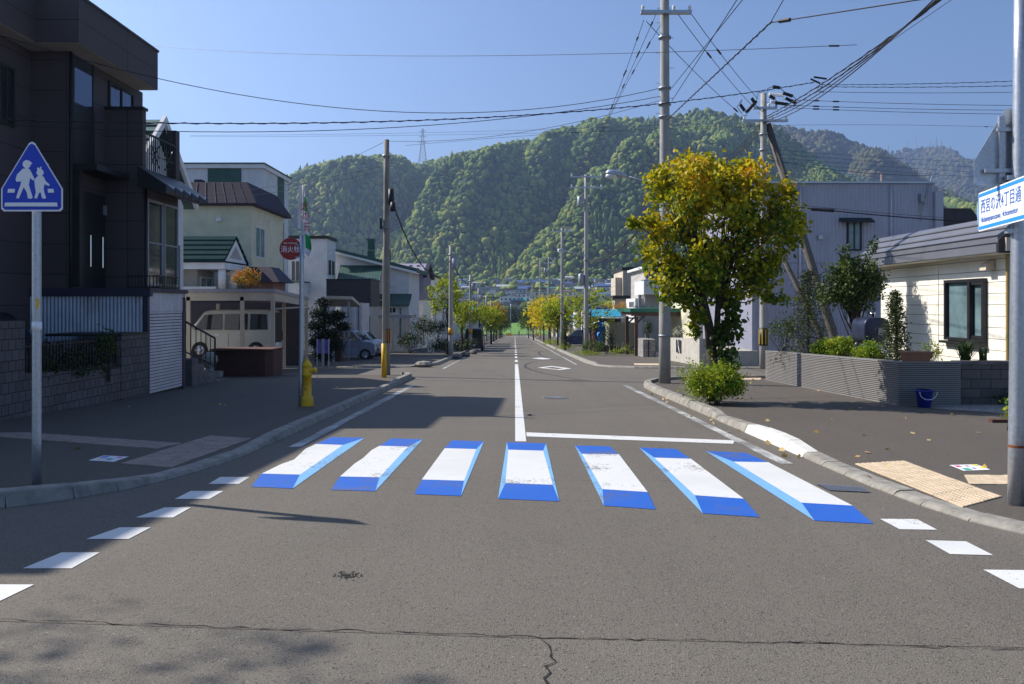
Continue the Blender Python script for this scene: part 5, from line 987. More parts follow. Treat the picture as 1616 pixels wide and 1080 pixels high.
for i, y in enumerate((112, 128, 144, 160, 178, 196, 214, 232, 250)):
    wc, rc = random.choice(wk[:5]), random.choice(rk[2:4]); small_house('street_house', '%s house with %s roof, %s beyond the second white house on the left' % (wc, rc, ('first', 'second', 'third', 'fourth', 'fifth', 'sixth', 'seventh', 'eighth', 'ninth')[i]), -14.5, y, 8, 9, random.choice((5.4, 5.6)), wc, rc, 'houses down the left side', random.choice('xy'), random.random() < .3)
for i, y in enumerate((92, 106, 122, 138, 156, 174, 194, 214, 236)):
    wc, rc = random.choice(wk[:6]), random.choice(rk[2:5]); small_house('street_house', '%s house with %s roof, %s beyond the beige tower house on the right' % (wc, rc, ('first', 'second', 'third', 'fourth', 'fifth', 'sixth', 'seventh', 'eighth', 'ninth')[i]), 17 - i * .2, y, 8, 10, random.choice((5.4, 5.6, 2.9)), wc, rc, 'houses down the right side', random.choice('xy'), random.random() < .3)
random.seed(5); used = {}
spots = []
for r_ in range(15):
    y = 410 + r_ * 38 + (r_ % 2) * 6; n = 13
    for k in range(n):
        px = 690 + (k + .5) * (320 / n) + random.uniform(-8, 8); spots.append((wx(px, y), y + random.uniform(-8, 8), r_))
for x, y, r_ in spots:
    if r_ == 0 and random.random() < .5: continue
    wc = random.choice(['white', 'cream', 'beige', 'grey', 'pale blue', 'white', 'grey', 'white', 'brown', 'pale blue']); rc = random.choice(['teal', 'dark', 'dark', 'dark', 'brown', 'blue', 'green', 'pale grey', 'pale grey', 'pale grey', 'blue', 'dark', 'red'] if random.random() < .5 else ['dark', 'pale grey', 'blue']); lvl = ('at the foot of the slope', 'halfway up the slope', 'high below the forest')[min(2, r_ // 5)]
    small_house('town_house', 'distant %s house with %s roof %s' % (wc, rc, lvl), x, y, random.uniform(8, 15), random.uniform(7, 9), random.choice((5.4, 5.6, 6, 8.2)), wc, rc, 'distant %s houses with %s roofs %s' % (wc, rc, lvl), random.choice('xy'), random.random() < .45)
for px, y, py, w_, wc, rc, lb in ((860, 560, 478, 26, 'cream', 'pale grey', 'long pale apartment block in the middle of the distant town'), (750, 640, 470, 22, 'grey', 'pale grey', 'grey flat distant block left of the street end'), (842, 880, 457, 20, 'pale blue', 'teal', 'distant building with a bright teal roof near the forest edge'), (985, 760, 458, 24, 'pale blue', 'blue', 'long pale distant block with blue roof right of the poles'), (936, 900, 456, 16, 'pale blue', 'teal', 'small teal-roofed distant block by the transformer pole')):
    small_house('apartment_block', lb, wx(px, y), y, w_, 10, 8.2, wc, rc, None, 'x', True)

# ------------------------------------------------------------------ right side
random.seed(21)
LWX, ly0, ly1 = 8.0, 16.65, 25.4
t = T('louvre_wall', 'low grey wall of horizontal louvres along the right pavement', 'wall', (LWX, 20, g(20)))
LOUV = M('louvre_grey', (.24, .232, .225), .55, .2, var=.06, bmp=0)
za, zb = wz(573, ly0), wz(555, ly1); zg = g(ly0) + .0; nsl = 21
mb = MB()
for k in range(nsl):
    def zz(y, v): top = za + (zb - za) * (y - ly0) / (ly1 - ly0); bot = g(y) + PH; return bot + (top - bot) * v
    v0, v1 = k / nsl, (k + .62) / nsl
    mb.slab([(LWX, ly0, zz(ly0, v0)), (LWX + .05, ly0, zz(ly0, v0)), (LWX + .05, ly0, zz(ly0, v1)), (LWX, ly0, zz(ly0, v1))], [(LWX, ly1, zz(ly1, v0)), (LWX + .05, ly1, zz(ly1, v0)), (LWX + .05, ly1, zz(ly1, v1)), (LWX, ly1, zz(ly1, v1))])
    mb.slab([(LWX, ly0 - .003, zz(ly0, v0)), (LWX, ly0 - .05, zz(ly0, v0)), (LWX, ly0 - .05, zz(ly0, v1)), (LWX, ly0 - .003, zz(ly0, v1))], [(9.3, ly0 - .003, zz(ly0, v0)), (9.3, ly0 - .05, zz(ly0, v0)), (9.3, ly0 - .05, zz(ly0, v1)), (9.3, ly0 - .003, zz(ly0, v1))])
tag(mb.build('louvres', LOUV, t))
MB().slab([(LWX + .055, ly0, zg - .3), (LWX + .2, ly0, zg - .3), (LWX + .2, ly0, za), (LWX + .055, ly0, za)], [(LWX + .055, ly1, g(ly1) - .2), (LWX + .2, ly1, g(ly1) - .2), (LWX + .2, ly1, zb), (LWX + .055, ly1, zb)]).box(LWX + .2, 9.3, ly0 + .002, ly0 + .14, zg - .3, za).build('backing', M('louvre_back', (.03, .028, .026), .8), t)
MB().slab([(LWX - .01, ly0 - .06, za), (LWX + .22, ly0 - .06, za), (LWX + .22, ly0 - .06, za + .03), (LWX - .01, ly0 - .06, za + .03)], [(LWX - .01, ly1, zb), (LWX + .22, ly1, zb), (LWX + .22, ly1, zb + .03), (LWX - .01, ly1, zb + .03)]).box(LWX + .22, 9.32, ly0 - .06, ly0 + .16, za + .0, za + .03).build('capping', LOUV, t)
t = T('block_wall', 'dark rough block wall between the louvre wall and the name-sign pole', 'wall', (11, 16.9, g(17)))
MB().box(9.33, 15, 16.8, 17.0, g(17) - .3, wz(570, 16.8) - .07).build('blocks', brickmat('rough_block', (.15, .135, .12), (.1, .09, .085), (.03, .03, .03), row=.2, bw=.42), t); MB().box(9.32, 15, 16.77, 17.03, wz(570, 16.8) - .068, wz(570, 16.8)).build('coping', BLOCK, t)
bx, by, bz = P2(1458.5, 643, PH)
t = T('bucket', 'blue plastic bucket standing before the louvre wall corner', 'bucket', (bx, by, bz))
MB().lathe((bx, by, bz), [(.12, 0), (.165, .33), (.185, .335), (.185, .36), (.155, .36), (.12, .04)], 20).build('tub', BLUEP, t, True)
mb = MB().tube([(bx + .18 * math.cos(a * .35), by - .17, bz + .33 - .16 * math.sin(a * .35)) for a in range(10)], .006, 5); mb.build('handle', SWHT, t)
t = T('planter_trough', 'terracotta planter trough on the corner of the louvre wall', 'planter', (8.45, 16.75, za + .03))
z = za + .03; x0, x1 = wx(1424, 16.7), wx(1467, 16.7)
bevel(MB().slab([(x0 + .04, 16.6, z), (x1 - .04, 16.6, z), (x1 - .04, 16.8, z), (x0 + .04, 16.8, z)], [(x0, 16.56, z + .17), (x1, 16.56, z + .17), (x1, 16.84, z + .17), (x0, 16.84, z + .17)]).build('trough', TERRA, t), .01); MB().box(x0 - .02, x1 + .02, 16.54, 16.86, z + .171, z + .21).build('rim', TERRA, t)
bx, by, bz = P2(1580, 667, PH)
t = T('brick_edging', 'short row of red bricks at the gravel edge near the right pole', 'brick edging', (bx, by, bz))
mb = MB()
for k in range(5): mb.box(bx - .18 + k * .085, bx - .105 + k * .085, by - .05, by + .06, bz - .02, bz + .055)
tag(mb.build('bricks', BRICK, t), kind='stuff')

# cream house
HX_ = 10.6; hy0, hy1 = 17.1, 23.05; gz = g(20)
t = T('cream_house', 'single storey cream sided house with grey stepped metal roof', 'house', (HX_ + 3, 20, gz))
blk('wall', t, HX_ + .03, HX_ + 7, hy0, hy1, gz - .4, 2.95, CREAM2)
mb = MB(); zz = gz
while zz < 2.9:
    for a, b in ((hy0 + .002, 19.9), (19.93, hy1)): mb.box(HX_ + .003, HX_ + .028, a, b, zz, zz + .238)
    zz += .252
tag(mb.build('siding', CREAM2, t)); MB().box(HX_ - .03, HX_ + .1, hy0 - .08, hy0 - .001, gz, 2.8).build('corner_trim', GREY, t)
MB().box(HX_ + .02, HX_ + .029, hy0, hy1, gz, 2.9).build('groove_backing', M('groove', (.2, .17, .12), .9), t)
ex = 10.1; ey0, ey1 = 16.7, 23.4; e0, e1 = 2.73, 3.08
rl = [(ex, e0), (ex, e0 + .2), (ex + .03, e0 + .2), (ex + .03, e1 + .02), (ex + .22, e1 + .04 + .1), (ex + .22, e1 + .19), (ex + .42, e1 + .33), (ex + .42, e1 + .38), (ex + .62, e1 + .5), (ex + 4.5, e1 + .75), (ex + 8, e1 + .3), (ex + 8, e0), (ex + .5, e0 + .0)]
MB().slab([(x, ey0, z) for x, z in rl], [(x, ey1, z) for x, z in rl]).build('roof', GRROOF, t)
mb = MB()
for (x, z) in ((ex - .006, e0 + .2), (ex + .02, e1 + .0), (ex + .21, e1 + .155), (ex + .41, e1 + .345)): mb.box(x, x + .012, ey0 + .001, ey1 - .001, z - .022, z + .006)  # black strips painted in as the shadow under each roof step
tag(mb.build('roof_shadow_strip', BLACK, t)); MB().box(ex + .05, HX_ + .0, ey0 + .05, ey1 - .05, e0 - .02, e0 - .001).build('soffit', CREAM2, t)
MB().prism([(ex + .02, ey0 - .01, e0 - .02), (ex + .02, ey0 - .01, e1 - .1), (ex + .6, ey0 - .01, e1 + .42), (ex + 3, ey0 - .01, e1 + .55), (ex + 3, ey0 - .01, e0 - .02)], (0, -.03, 0)).build('gable_end', DARKROOF, t); blk('gable_vent', t, ex + .15, ex + 1.1, ey0 - .1, ey0 - .045, e0 + .02, e0 + .3, BEIGE)
wn = win(t, 'W', HX_, Yx(1558, HX_), Yx(1495.5, HX_), wz(541, 17.86), wz(439, 17.86), BLACK, GLASSL, 0, .1); MB().box(HX_ - .12, HX_ - .001, 18.35, 18.45, .85, 2.15).box(HX_ - .09, HX_ - .02, 17.95, 18.35, .85, .92).box(HX_ - .09, HX_ - .02, 17.95, 18.35, 2.08, 2.15).build('sash', BLACK, wn); MB().box(HX_ - .16, HX_, 17.85, 19.6, .7, .76).build('sill', BLACK, wn)
y = Yx(1566, HX_); MB().prism([(HX_ - .02, y - .12, wz(425, y)), (HX_ - .22, y - .12, wz(427, y)), (HX_ - .2, y - .12, wz(418, y)), (HX_ - .02, y - .12, wz(410, y))], (0, .24, 0)).build('vent_hood', BEIGE, t); MB().tube([(HX_ - .05, hy0 - .05, gz), (HX_ - .05, hy0 - .05, 2.9)], .035, 10).build('downpipe', M('mustard', (.35, .25, .08), .6), t)
t = T('neighbour_roof', 'dark brown roofed house end above the cream house roof', 'house', (22, 40, g(40))); yy = 40
MB().prism([(wx(1473, yy), yy, wz(372, yy)), (wx(1556, yy), yy, wz(372, yy)), (wx(1548, yy), yy, wz(350, yy)), (wx(1533, yy), yy, wz(329, yy)), (wx(1473, yy), yy, wz(329, yy))], (0, 6, 0)).build('roof', DARKROOF, t); blk('wall', t, wx(1470, yy), wx(1545, yy), yy + .3, yy + 6, g(yy), wz(372, yy) - .01, DKBRN)
# kerosene tank
ty = 20.2; cx, cz = wx(1383, ty), wz(522, ty)
t = T('kerosene_tank', 'dark blue kerosene tank on bent legs beside the cream house', 'tank', (cx, ty, g(ty) + .12))
rg = [(math.copysign(abs(math.cos(a)) ** .6, math.cos(a)), math.copysign(abs(math.sin(a)) ** .6, math.sin(a))) for a in [k * math.pi / 12 for k in range(24)]]
rg = [(a * .33 + cx + .03, b * .34 + cz) for a, b in rg]; bevel(MB().slab([(x - .14, ty - .3, z) for x, z in rg], [(x - .14, ty + .5, z) for x, z in rg]).build('tank_body', TANKB, t, True), .05, 3); MB().box(cx - .1, cx + .1, ty - .33, ty - .3, cz - .1, cz + .08).build('tank_plate', STEEL, t)
for yy_ in (ty - .2, ty + .6):
    for s_ in (-1, 1): MB().tube([(cx + s_ * .22, yy_, cz - .3), (cx + s_ * .3, yy_, cz - .42), (cx + s_ * .22, yy_, cz - .5), (cx + s_ * .42, yy_, g(ty) + .1)], .022, 8).build('leg', STEEL, t, True)
MB().lathe((cx - .1, ty, cz), [(.05, .33), (.05, .42), (.07, .42), (.07, .46)], 10).build('filler_cap', CHROME, t, True)
# corrugated building
yc = 36.4; xc = wx(1187, yc); xr = wx(1473, yc); zt = wz(290, yc)
t = T('corrugated_building', 'large blue grey corrugated metal building behind the strutted pole', 'building', (xc + 4, 40, g(40)))
blk('shell', t, xc + .03, xr - .03, yc + .03, yc + 11, g(yc) - .4, zt - .3, LAV)
ul = (wx(1243, yc) - xc); tl = wz(322, yc)
def top(u): return zt - .02 if u > ul else tl + (zt - tl) * u / ul
MB().corr((xc, yc), (xr, yc), wz(553, yc), lambda u: zt - .02, .17, .025, (0, -1), True).build('corrugated_front', LAV, t)
MB().corr((xc, yc + 10), (xc, yc), wz(553, yc), lambda u: zt - .02, .17, .025, (-1, 0), True).build('corrugated_side', LAV, t)
MB().box(xc - .1, xr + .1, yc - .1, yc + 11, zt, zt + .09).build('roof_edge', GALV, t); MB().box(xr + .0, xr + .35, yc - .2, yc + 8, g(yc), wz(303, yc)).build('side_lip', LAV, t)
win(t, 'S', yc - .03, wx(1336, yc), wx(1359, yc), wz(396, yc), wz(349, yc), BLACK, GLASSL, 1); MB().prism([(wx(1324, yc), yc - .03, wz(344, yc)), (wx(1324, yc), yc - .45, wz(351, yc)), (wx(1324, yc), yc - .45, wz(353, yc)), (wx(1324, yc), yc - .03, wz(350, yc))], (wx(1374, yc) - wx(1324, yc), 0, 0)).build('window_awning', BLACK, t)
win(t, 'S', yc - .03, wx(1337, yc), wx(1360, yc), wz(515, yc), wz(480, yc), WHITEM, GLASS, 0); win(t, 'W', xc - .03, Yx(1164, xc), Yx(1147, xc), wz(515, 37.5), wz(470, 37.5), WHITEM, GLASS, 1)
MB().tube([(wx(1455, yc), yc - .1, wz(325, yc)), (wx(1470, yc), yc - .1, wz(278, yc))], .03, 6).box(wx(1450, yc), wx(1456, yc), yc - .2, yc - .03, wz(320, yc), wz(306, yc)).tube([(wx(1452, yc), yc - .1, wz(310, yc)), (wx(1452, yc), yc - .1, wz(350, yc))], .025, 6).build('service_bracket', STEEL, t)
MB().tube([(wx(1423, yc), yc + 2, zt + .05), (wx(1423, yc), yc + 2, wz(263, yc))], .04, 6).tube([(wx(1400, yc), yc + 2, wz(280, yc)), (wx(1452, yc), yc + 2, wz(281, yc))], .02, 5).build('roof_antenna', M('pinkish_pipe', (.4, .25, .22), .6), t)
for px in (1262, 1405): MB().tube([(wx(px, yc), yc - .08, zt - .1), (wx(px, yc), yc - .08, wz(553, yc))], .045, 8).build('downpipe', LAV, t, True)
for px, py in ((1290, 372), (1298, 452), (1420, 372)): MB().box(wx(px, yc), wx(px + 7, yc), yc - .16, yc - .03, wz(py + 6, yc), wz(py, yc)).build('vent_cover', GALV, t)
MB().box(wx(1300, yc), wx(1310, yc), yc - .2, yc - .03, wz(520, yc), wz(500, yc)).build('meter_box', GREY, t); MB().box(xc, xr, yc - .032, yc - .026, wz(416, yc), wz(414.5, yc)).build('sheet_joint', STEEL, t)
blk('foundation', t, xc - .05, xr + .05, yc - .05, yc + 10, g(yc) - .4, wz(553, yc) - .003, CONC)
# concrete wall and neighbours
t = T('concrete_wall', 'low stained concrete wall with a black ornamental insert on the far corner', 'wall', (8.5, 37, g(37)))
cxw, cyw = wx(1097, 37), 37.0
WSTAIN = M('stained_concrete', (.42, .4, .36), .9, var=.15, scale=3, bmp=.4, stain=.55, stcol=(.12, .11, .09))
blk('front_wall', t, cxw, wx(1196, 35.6), 35.55, 35.7, g(36) - .3, wz(554, 35.6), WSTAIN); MB().slab([(cxw - .15, 35.5, g(35.5) - .3), (cxw, 35.5, g(35.5) - .3), (cxw, 35.5, wz(534, 35.5)), (cxw - .15, 35.5, wz(534, 35.5))], [(cxw - .15, 43, g(43) - .3), (cxw, 43, g(43) - .3), (cxw, 43, wz(533, 43)), (cxw - .15, 43, wz(533, 43))]).build('side_wall', WSTAIN, t)
xi = cxw - .152; ya_, yb_ = Yx(1075.5, xi), Yx(1067, xi); blk('insert', t, xi - .01, xi, ya_, yb_, wz(563, 37), wz(541, 37), BLACK)
mb = MB()
for k in range(6): a = Vector((xi - .015, ya_ + (yb_ - ya_) * .5, wz(552, 37))); mb.tube([a, a + Vector((0, math.cos(k) * .35, math.sin(k) * .4))], .015, 4)
mb.build('insert_ornament', STEEL, t); blk('corner_pier', t, cxw + .002, cxw + .3, 35.5, 35.54, g(36), wz(535, 35.5), CONC)
yc = 46; xl = wx(1097, yc)
t = T('yellow_house', 'pale yellow house wall glimpsed behind the leafy tree', 'house', (xl + 3, 48, g(48)))
blk('wall', t, xl, xl + 5, yc, yc + 7, g(yc), wz(430, yc), CREAM); MB().box(xl - .3, xl + 5.2, yc - .4, yc + 7.2, wz(430, yc), wz(426, yc)).box(xl - .5, xl + 5, yc - .5, yc - .003, wz(485, yc), wz(479, yc)).build('roof', WHITEM, t)
# green roofed carport
yc = 50; 
t = T('green_carport', 'brown timber carport with dark green metal roof edge on the right', 'carport', (8.5, 51, g(51)))
xa, xb = wx(996, yc), wx(1100, yc); GREENM = M('green_metal', (.02, .14, .1), .45, .2)
MB().box(xa, xb, yc, yc + .06, wz(493, yc), wz(487, yc)).box(xa, xb, yc + .06, 56, wz(488, yc), wz(487, yc)).slab([(xa - .05, yc, wz(493, yc)), (xa - .002, yc, wz(493, yc)), (xa - .002, yc, wz(487, yc)), (xa - .05, yc, wz(487, yc))], [(xa - .05, 56, wz(493, yc)), (xa - .002, 56, wz(493, yc)), (xa - .002, 56, wz(487, yc)), (xa - .05, 56, wz(487, yc))]).build('roof', GREENM, t)
MB().box(xa + .02, xb, yc + .1, yc + .22, wz(499, yc), wz(493, yc) - .002).box(xa + .1, xa + .25, yc + .22, 55, wz(498, yc), wz(493, yc) - .003).build('beam', WOODB, t)
for px, y in ((989.5, 53.5), (1004, 50.2), (1079, 50.2)): MB().box(wx(px, y) - .1, wx(px, y) + .1, y - .1, y + .1, g(y), wz(497, y) - .1).build('post', WOODB if px < 1050 else WHITEM, t)
MB().tube([(wx(1004, 50.2), 50.1, wz(511, 50.2)), (wx(1017, 50.2), 50.1, wz(498, 50.2))], .06, 6).build('brace', WOODB, t)
MB().tube([(wx(990, 53.5), 53.4, wz(511, 53.5)), (wx(1003, 53.5), 53.4, wz(499, 53.5))], .06, 6).build('brace', WOODB, t)
mb = MB()
for px in (1005, 1015, 1028, 1037, 1049): mb.tube([(wx(px, yc) + .12 * math.cos(a * .52), yc + .2, wz(486, yc) + .12 * math.sin(a * .52)) for a in range(7)], .025, 5)
mb.build('snow_hooks', GREENM, t)
t = T('panel_fence', 'pale translucent panel fence behind the brown carport posts', 'fence', (wx(980, 57), 57, g(57)))
PAN = M('pale_panel', (.42, .42, .32), .6, var=.12); x0, x1 = wx(962, 57), wx(1004, 57)
blk('panel', t, x0, x1, 57, 57.05, wz(546, 57), wz(509, 57), PAN); MB().box(x0 - .06, x0 - .002, 57, 60, wz(546, 57), wz(509, 57)).build('panel', PAN, t)
mb = MB()
for px in (962, 969, 976, 990, 1003): mb.box(wx(px, 57) - .04, wx(px, 57) + .04, 56.93, 56.998, g(57), wz(508, 57))
for py in (521, 533): mb.box(x0, x1, 56.95, 56.996, wz(py, 57), wz(py - 1, 57))
tag(mb.build('frame', BEIGE, t)); MB().corr((wx(952, 56.5), 56.4), (wx(1008, 56.5), 56.4), wz(503.5, 56.5), wz(501, 56.5), .3, .06, (0, -1)).box(wx(952, 56.5), wx(1008, 56.5), 56.5, 59, wz(502, 56.5), wz(501.5, 56.5)).build('wavy_roof', WHITEM, t)
t = T('blue_roof_shed', 'shed with bright blue corrugated roof, dark doorway and blue tarp', 'shed', (wx(950, 60), 60, g(60)))
xa, xb = wx(933, 60), wx(981, 60); mb = MB()
for k in range(30): u0, u1 = k / 30, (k + .55) / 30; mb.prism([(xa + (xb - xa) * u0, 59.9, wz(500, 60)), (xa + (xb - xa) * u1, 59.9, wz(500, 60)), (xa + (xb - xa) * u1, 61.4, wz(489, 61)), (xa + (xb - xa) * u0, 61.4, wz(489, 61))], (0, 0, .03))
mb.prism([(xa, 59.92, wz(500.5, 60)), (xb, 59.92, wz(500.5, 60)), (xb, 61.4, wz(489.5, 61)), (xa, 61.4, wz(489.5, 61))], (0, 0, .02)); tag(mb.build('corrugated_roof', CYAN, t))
blk('wall', t, xa + .15, xb, 60.4, 65, g(60), wz(503, 60), DARKROOF); blk('door_frame', t, xa + .2, xa + .35, 60.3, 60.39, g(60), wz(503, 60), TERRA); MB().prism([(wx(935, 59), 59, wz(512, 59)), (wx(946, 59), 59, wz(508, 59)), (wx(946, 59), 59, wz(507, 59)), (wx(935, 59), 59, wz(511, 59))], (0, 1.2, 0)).build('canopy', WHITEM, t)
t = T('tarp', 'crumpled bright blue tarp hanging in the shed doorway', 'tarp', (wx(950, 59.5), 59.5, g(59.5)))
mb = MB(); n = 16
def tp(i, j): v = i / n; u = j / 8; return (wx(945 + 11 * u - 3 * v * (1 - u) * math.sin(3 * v) + math.sin(v * 9) * .8, 59.3), 59.6 + .12 * math.sin(j * 2.1 + i) - .25 * v, wz(509 + 36 * v, 59.3))
for i in range(n):
    for j in range(8): mb.poly([tp(i, j), tp(i + 1, j), tp(i + 1, j + 1), tp(i, j + 1)])
mb.build('sheet', TARP, t, True)
t = T('gabion_wall', 'short grey stone block gate wall on the right pavement', 'wall', (wx(1024, 48), 48, g(48)))
MB().box(wx(1015, 48), wx(1034, 48), 48, 50.5, g(48) - .1, wz(536, 48)).build('stonework', GABION, t); MB().box(wx(1023, 48), wx(1024.5, 48), 47.97, 47.998, g(48), wz(536, 48)).build('joint', BLACK, t); MB().box(wx(1034, 48) + .01, wx(1040, 48), 47.9, 48.3, g(48), wz(556, 48)).build('meter_box', STEEL, t)
# beige tower house and balcony house
yc = 76; xc = wx(983, yc); xr = wx(1030, yc)
t = T('tower_house', 'beige three storey house with dark parapet on the right', 'house', (xc + 2, 78, g(78)))
blk('wall', t, xc, xr, yc, yc + 7, g(yc), wz(427, yc), BEIGE); blk('parapet', t, xc - .1, xr + .1, yc - .1, yc + 7.1, wz(427, yc), wz(422, yc), BLACK); MB().box(xc - .65, xc - .002, yc + .5, yc + 4, g(yc) + 5, wz(438, yc)).build('bay', BEIGE, t)
blk('entrance_roof', t, xc - 1.2, wx(990, yc), yc - 2, yc - .003, wz(472, yc), wz(467, yc), DARKROOF); blk('entrance_wall', t, xc - 1, wx(988, yc), yc - 1.8, yc - .005, g(yc), wz(472, yc) - .003, BEIGE)
win(t, 'W', xc, yc + 4.2, yc + 5.2, wz(460, yc), wz(445, yc), WHITEM, GLASS, 0); win(t, 'S', yc - 1.8, wx(976, yc), wx(981, yc), wz(483, yc), wz(476, yc), WHITEM, CREAM2, 0); MB().tube([(wx(988, yc), yc - .06, wz(428, yc)), (wx(988, yc), yc - .06, wz(495, yc))], .05, 6).build('downpipe', GREY, t)
yc = 60; xc = wx(1014, yc); xr = xc + 6
t = T('balcony_house', 'white house with boxy balcony behind the green carport on the right', 'house', (xc + 3, 62, g(62)))
blk('wall', t, xc + .3, xr, yc + .6, yc + 8, g(yc), wz(424, yc), GREY); blk('roof', t, xc + .0, xr, yc + .3, yc + 8.2, wz(424, yc), wz(420, yc), WHITEM)
MB().box(xc, xr - 2.5, yc - .6, yc + .598, wz(465, yc), wz(443, yc)).box(xc, xc + .298, yc + .6, yc + 4, wz(465, yc), wz(443, yc)).build('balcony', WHITE, t); MB().box(xc - .03, xr - 2.47, yc - .63, yc + .6, wz(443, yc), wz(442, yc)).build('balcony_rail', STEEL, t)
blk('lower_room', t, xc - .4, xc + .298, yc + 1, yc + 6, g(yc), wz(471, yc), WHITE); win(t, 'W', xc - .4, yc + 1.5, yc + 4, wz(487, yc), wz(475, yc), WHITEM, GLASS, 3); win(t, 'W', xc + .3, yc + 4.2, yc + 5.2, wz(492, yc), wz(478, yc), BLACK, GLASS, 0); win(t, 'S', yc + .6, wx(1021, yc), wx(1030, yc), wz(441, yc), wz(428, yc), WHITEM, GLASS, 1)
MB().tube([(wx(1012, yc), yc + .8, wz(465, yc)), (wx(1012, yc), yc + .8, wz(500, yc))], .12, 8).build('balcony_post', STEEL, t)
for i, (px, py, wd, lb) in enumerate(((850, 262, 6, 'yellow barrier box at the right kerb by the far crosswalk'), (803, 275, 8, 'yellow barrier at the lawn edge straight ahead'))):
    t = T('barrier', lb, 'barrier', (wx(px if i == 0 else 803, py), py, g(py)))
    x = wx((849, 803)[i], py); mb = MB()
    for k in range(3): mb.box(x - 1 + k * .7, x - .45 + k * .7, py, py + .3, g(py), g(py) + .95)
    mb.box(x - 1, x + .95, py + .302, py + .36, g(py) + .5, g(py) + .8); mb.build('panels', YEL, t)
t = T('notice_board', 'white and violet notice board standing behind the parked dark van', 'sign', (wx(759, 78), 78, g(78))); blk('board', t, wx(756.5, 78), wx(762.5, 78), 78, 78.05, wz(525, 78), wz(510, 78), M('notice', (.5, .42, .6), .6)); blk('post', t, wx(759, 78) - .04, wx(759, 78) + .04, 78.055, 78.12, g(78), wz(512, 78), STEEL)
# person far down the street
py_ = 262; pxx = wx(819, py_); pz = g(py_)
t = T('person', 'tiny distant person in dark clothes walking past the lawn', 'person', (pxx, py_, pz))
me = bpy.data.meshes.new('body'); jn = [(0, 0, .9), (0, 0, 1.15), (0, 0, 1.42), (0, 0, 1.52), (0, 0, 1.66), (.17, 0, 1.4), (.25, .02, 1.15), (.22, -.15, .95), (-.17, 0, 1.4), (-.25, -.02, 1.15), (-.22, .12, .95), (.1, 0, .88), (.16, -.05, .5), (.25, .02, .08), (.27, -.14, .04), (-.1, 0, .88), (-.14, .02, .5), (-.24, .1, .1), (-.25, -.05, .04)]
me.from_pydata(jn, [(0, 1), (1, 2), (2, 3), (3, 4), (2, 5), (5, 6), (6, 7), (2, 8), (8, 9), (9, 10), (0, 11), (11, 12), (12, 13), (13, 14), (0, 15), (15, 16), (16, 17), (17, 18)], [])
ob = link('body', me, t); ob.modifiers.new('skin', 'SKIN'); sv = me.skin_vertices[0].data
for i, r in enumerate((.15, .15, .16, .06, .11, .07, .05, .04, .07, .05, .04, .1, .07, .05, .05, .1, .07, .05, .05)): sv[i].radius = (r, r)
sv[0].use_root = True; ob.modifiers.new('sub', 'SUBSURF').levels = 1; ob.modifiers[-1].render_levels = 1; me.materials.append(M('dark_cloth', (.03, .035, .05), .9, bmp=0))
MB().ball((pxx, py_ + .02, pz + 1.72), (.12, .13, .1), 10).build('hair', BLACK, t, True); MB().lathe((pxx, py_, pz), [(.19, .95), (.2, 1.2), (.21, 1.42), (.1, 1.48)], 12).build('jacket', M('jacket_grey', (.2, .22, .26), .9, bmp=0), t, True)

# ------------------------------------------------------------------ plants
def branchy(name, base, ht, r, targets, mat, t, n=7, split=.35):
    mb = MB(); b = Vector(base); tops = []
    mb.tube([b - Vector((0, 0, .2)), b + Vector((.02, 0, ht * .3)), b + Vector((-.02, .02, ht * .65)), b + Vector((0, 0, ht))], [r * 1.25, r, r * .75, r * .4], 10)
    for q in targets:
        q = Vector(q); st = b + Vector((0, 0, ht * random.uniform(split, .98))); m_ = st.lerp(q, .5) + Vector((random.uniform(-.1, .1), random.uniform(-.1, .1), -.12 * (q - st).length))
        rr = r * random.uniform(.28, .5); mb.tube([st, st.lerp(m_, .5), m_, q], [rr, rr * .7, rr * .5, rr * .15], 6)
    return mb.build(name, mat, t, True)
def crown_pts(c, rad, nclump, per, spread, lo=.55, holes=.15, flatbot=-.75):
    c = np.array(c); rad = np.array(rad); cl = []
    while len(cl) < nclump:
        d = rng.normal(size=3); d /= np.linalg.norm(d)
        if d[2] < flatbot: continue
        k = rng.uniform(lo, 1.0) ** .7; cl.append(c + d * rad * k * rng.uniform(.85, 1.12))
    cl = np.array(cl); P = []
    for q in cl:
        if rng.random() < holes: continue
        P.append(q + rng.normal(size=(rng.integers(per // 2, per), 3)) * spread * rng.uniform(.6, 1.2))
    return cl, np.concatenate(P)
def street_tree(label, x, y, crown_c, rad, ncl, per, sp, size, mat, tr=.07, name='street_tree', group=None, trunk_top=None, fold=False, lo=.45, holes=.15):
    z = g(y) + PH; t = T(name, label, 'tree', (x, y, z), group)
    cl, P = crown_pts(crown_c, rad, ncl, per, sp, lo, holes); branchy('trunk', (x, y, z), (trunk_top or crown_c[2]) - z, tr, cl[:max(6, ncl // 4)], BARK, t)
    leaves('crown', P, size, mat, t, fold); return t
AUT = leafmat('maple_leaf', [(.0, (.04, .095, .008)), (.33, (.09, .17, .01)), (.52, (.26, .29, .014)), (.74, (.52, .46, .016)), (.95, (.62, .44, .016)), (1, (.6, .26, .01))], 1.1, (1.6, 5.0, .2), .45)
AUTG = leafmat('green_leaf', [(.1, (.02, .055, .01)), (.5, (.05, .1, .012)), (.9, (.12, .16, .02))], 1.5, trans=.35)
LIME = leafmat('lime_leaf', [(.1, (.09, .17, .012)), (.5, (.26, .34, .015)), (.9, (.5, .46, .025))], .8, trans=.5)
YELL = leafmat('yellow_leaf', [(.1, (.32, .34, .01)), (.5, (.6, .5, .012)), (.9, (.7, .5, .02))], .8, trans=.5)
DKG = leafmat('dark_leaf', [(.1, (.012, .028, .01)), (.5, (.025, .055, .014)), (.9, (.06, .09, .02))], 1.5, trans=.2)
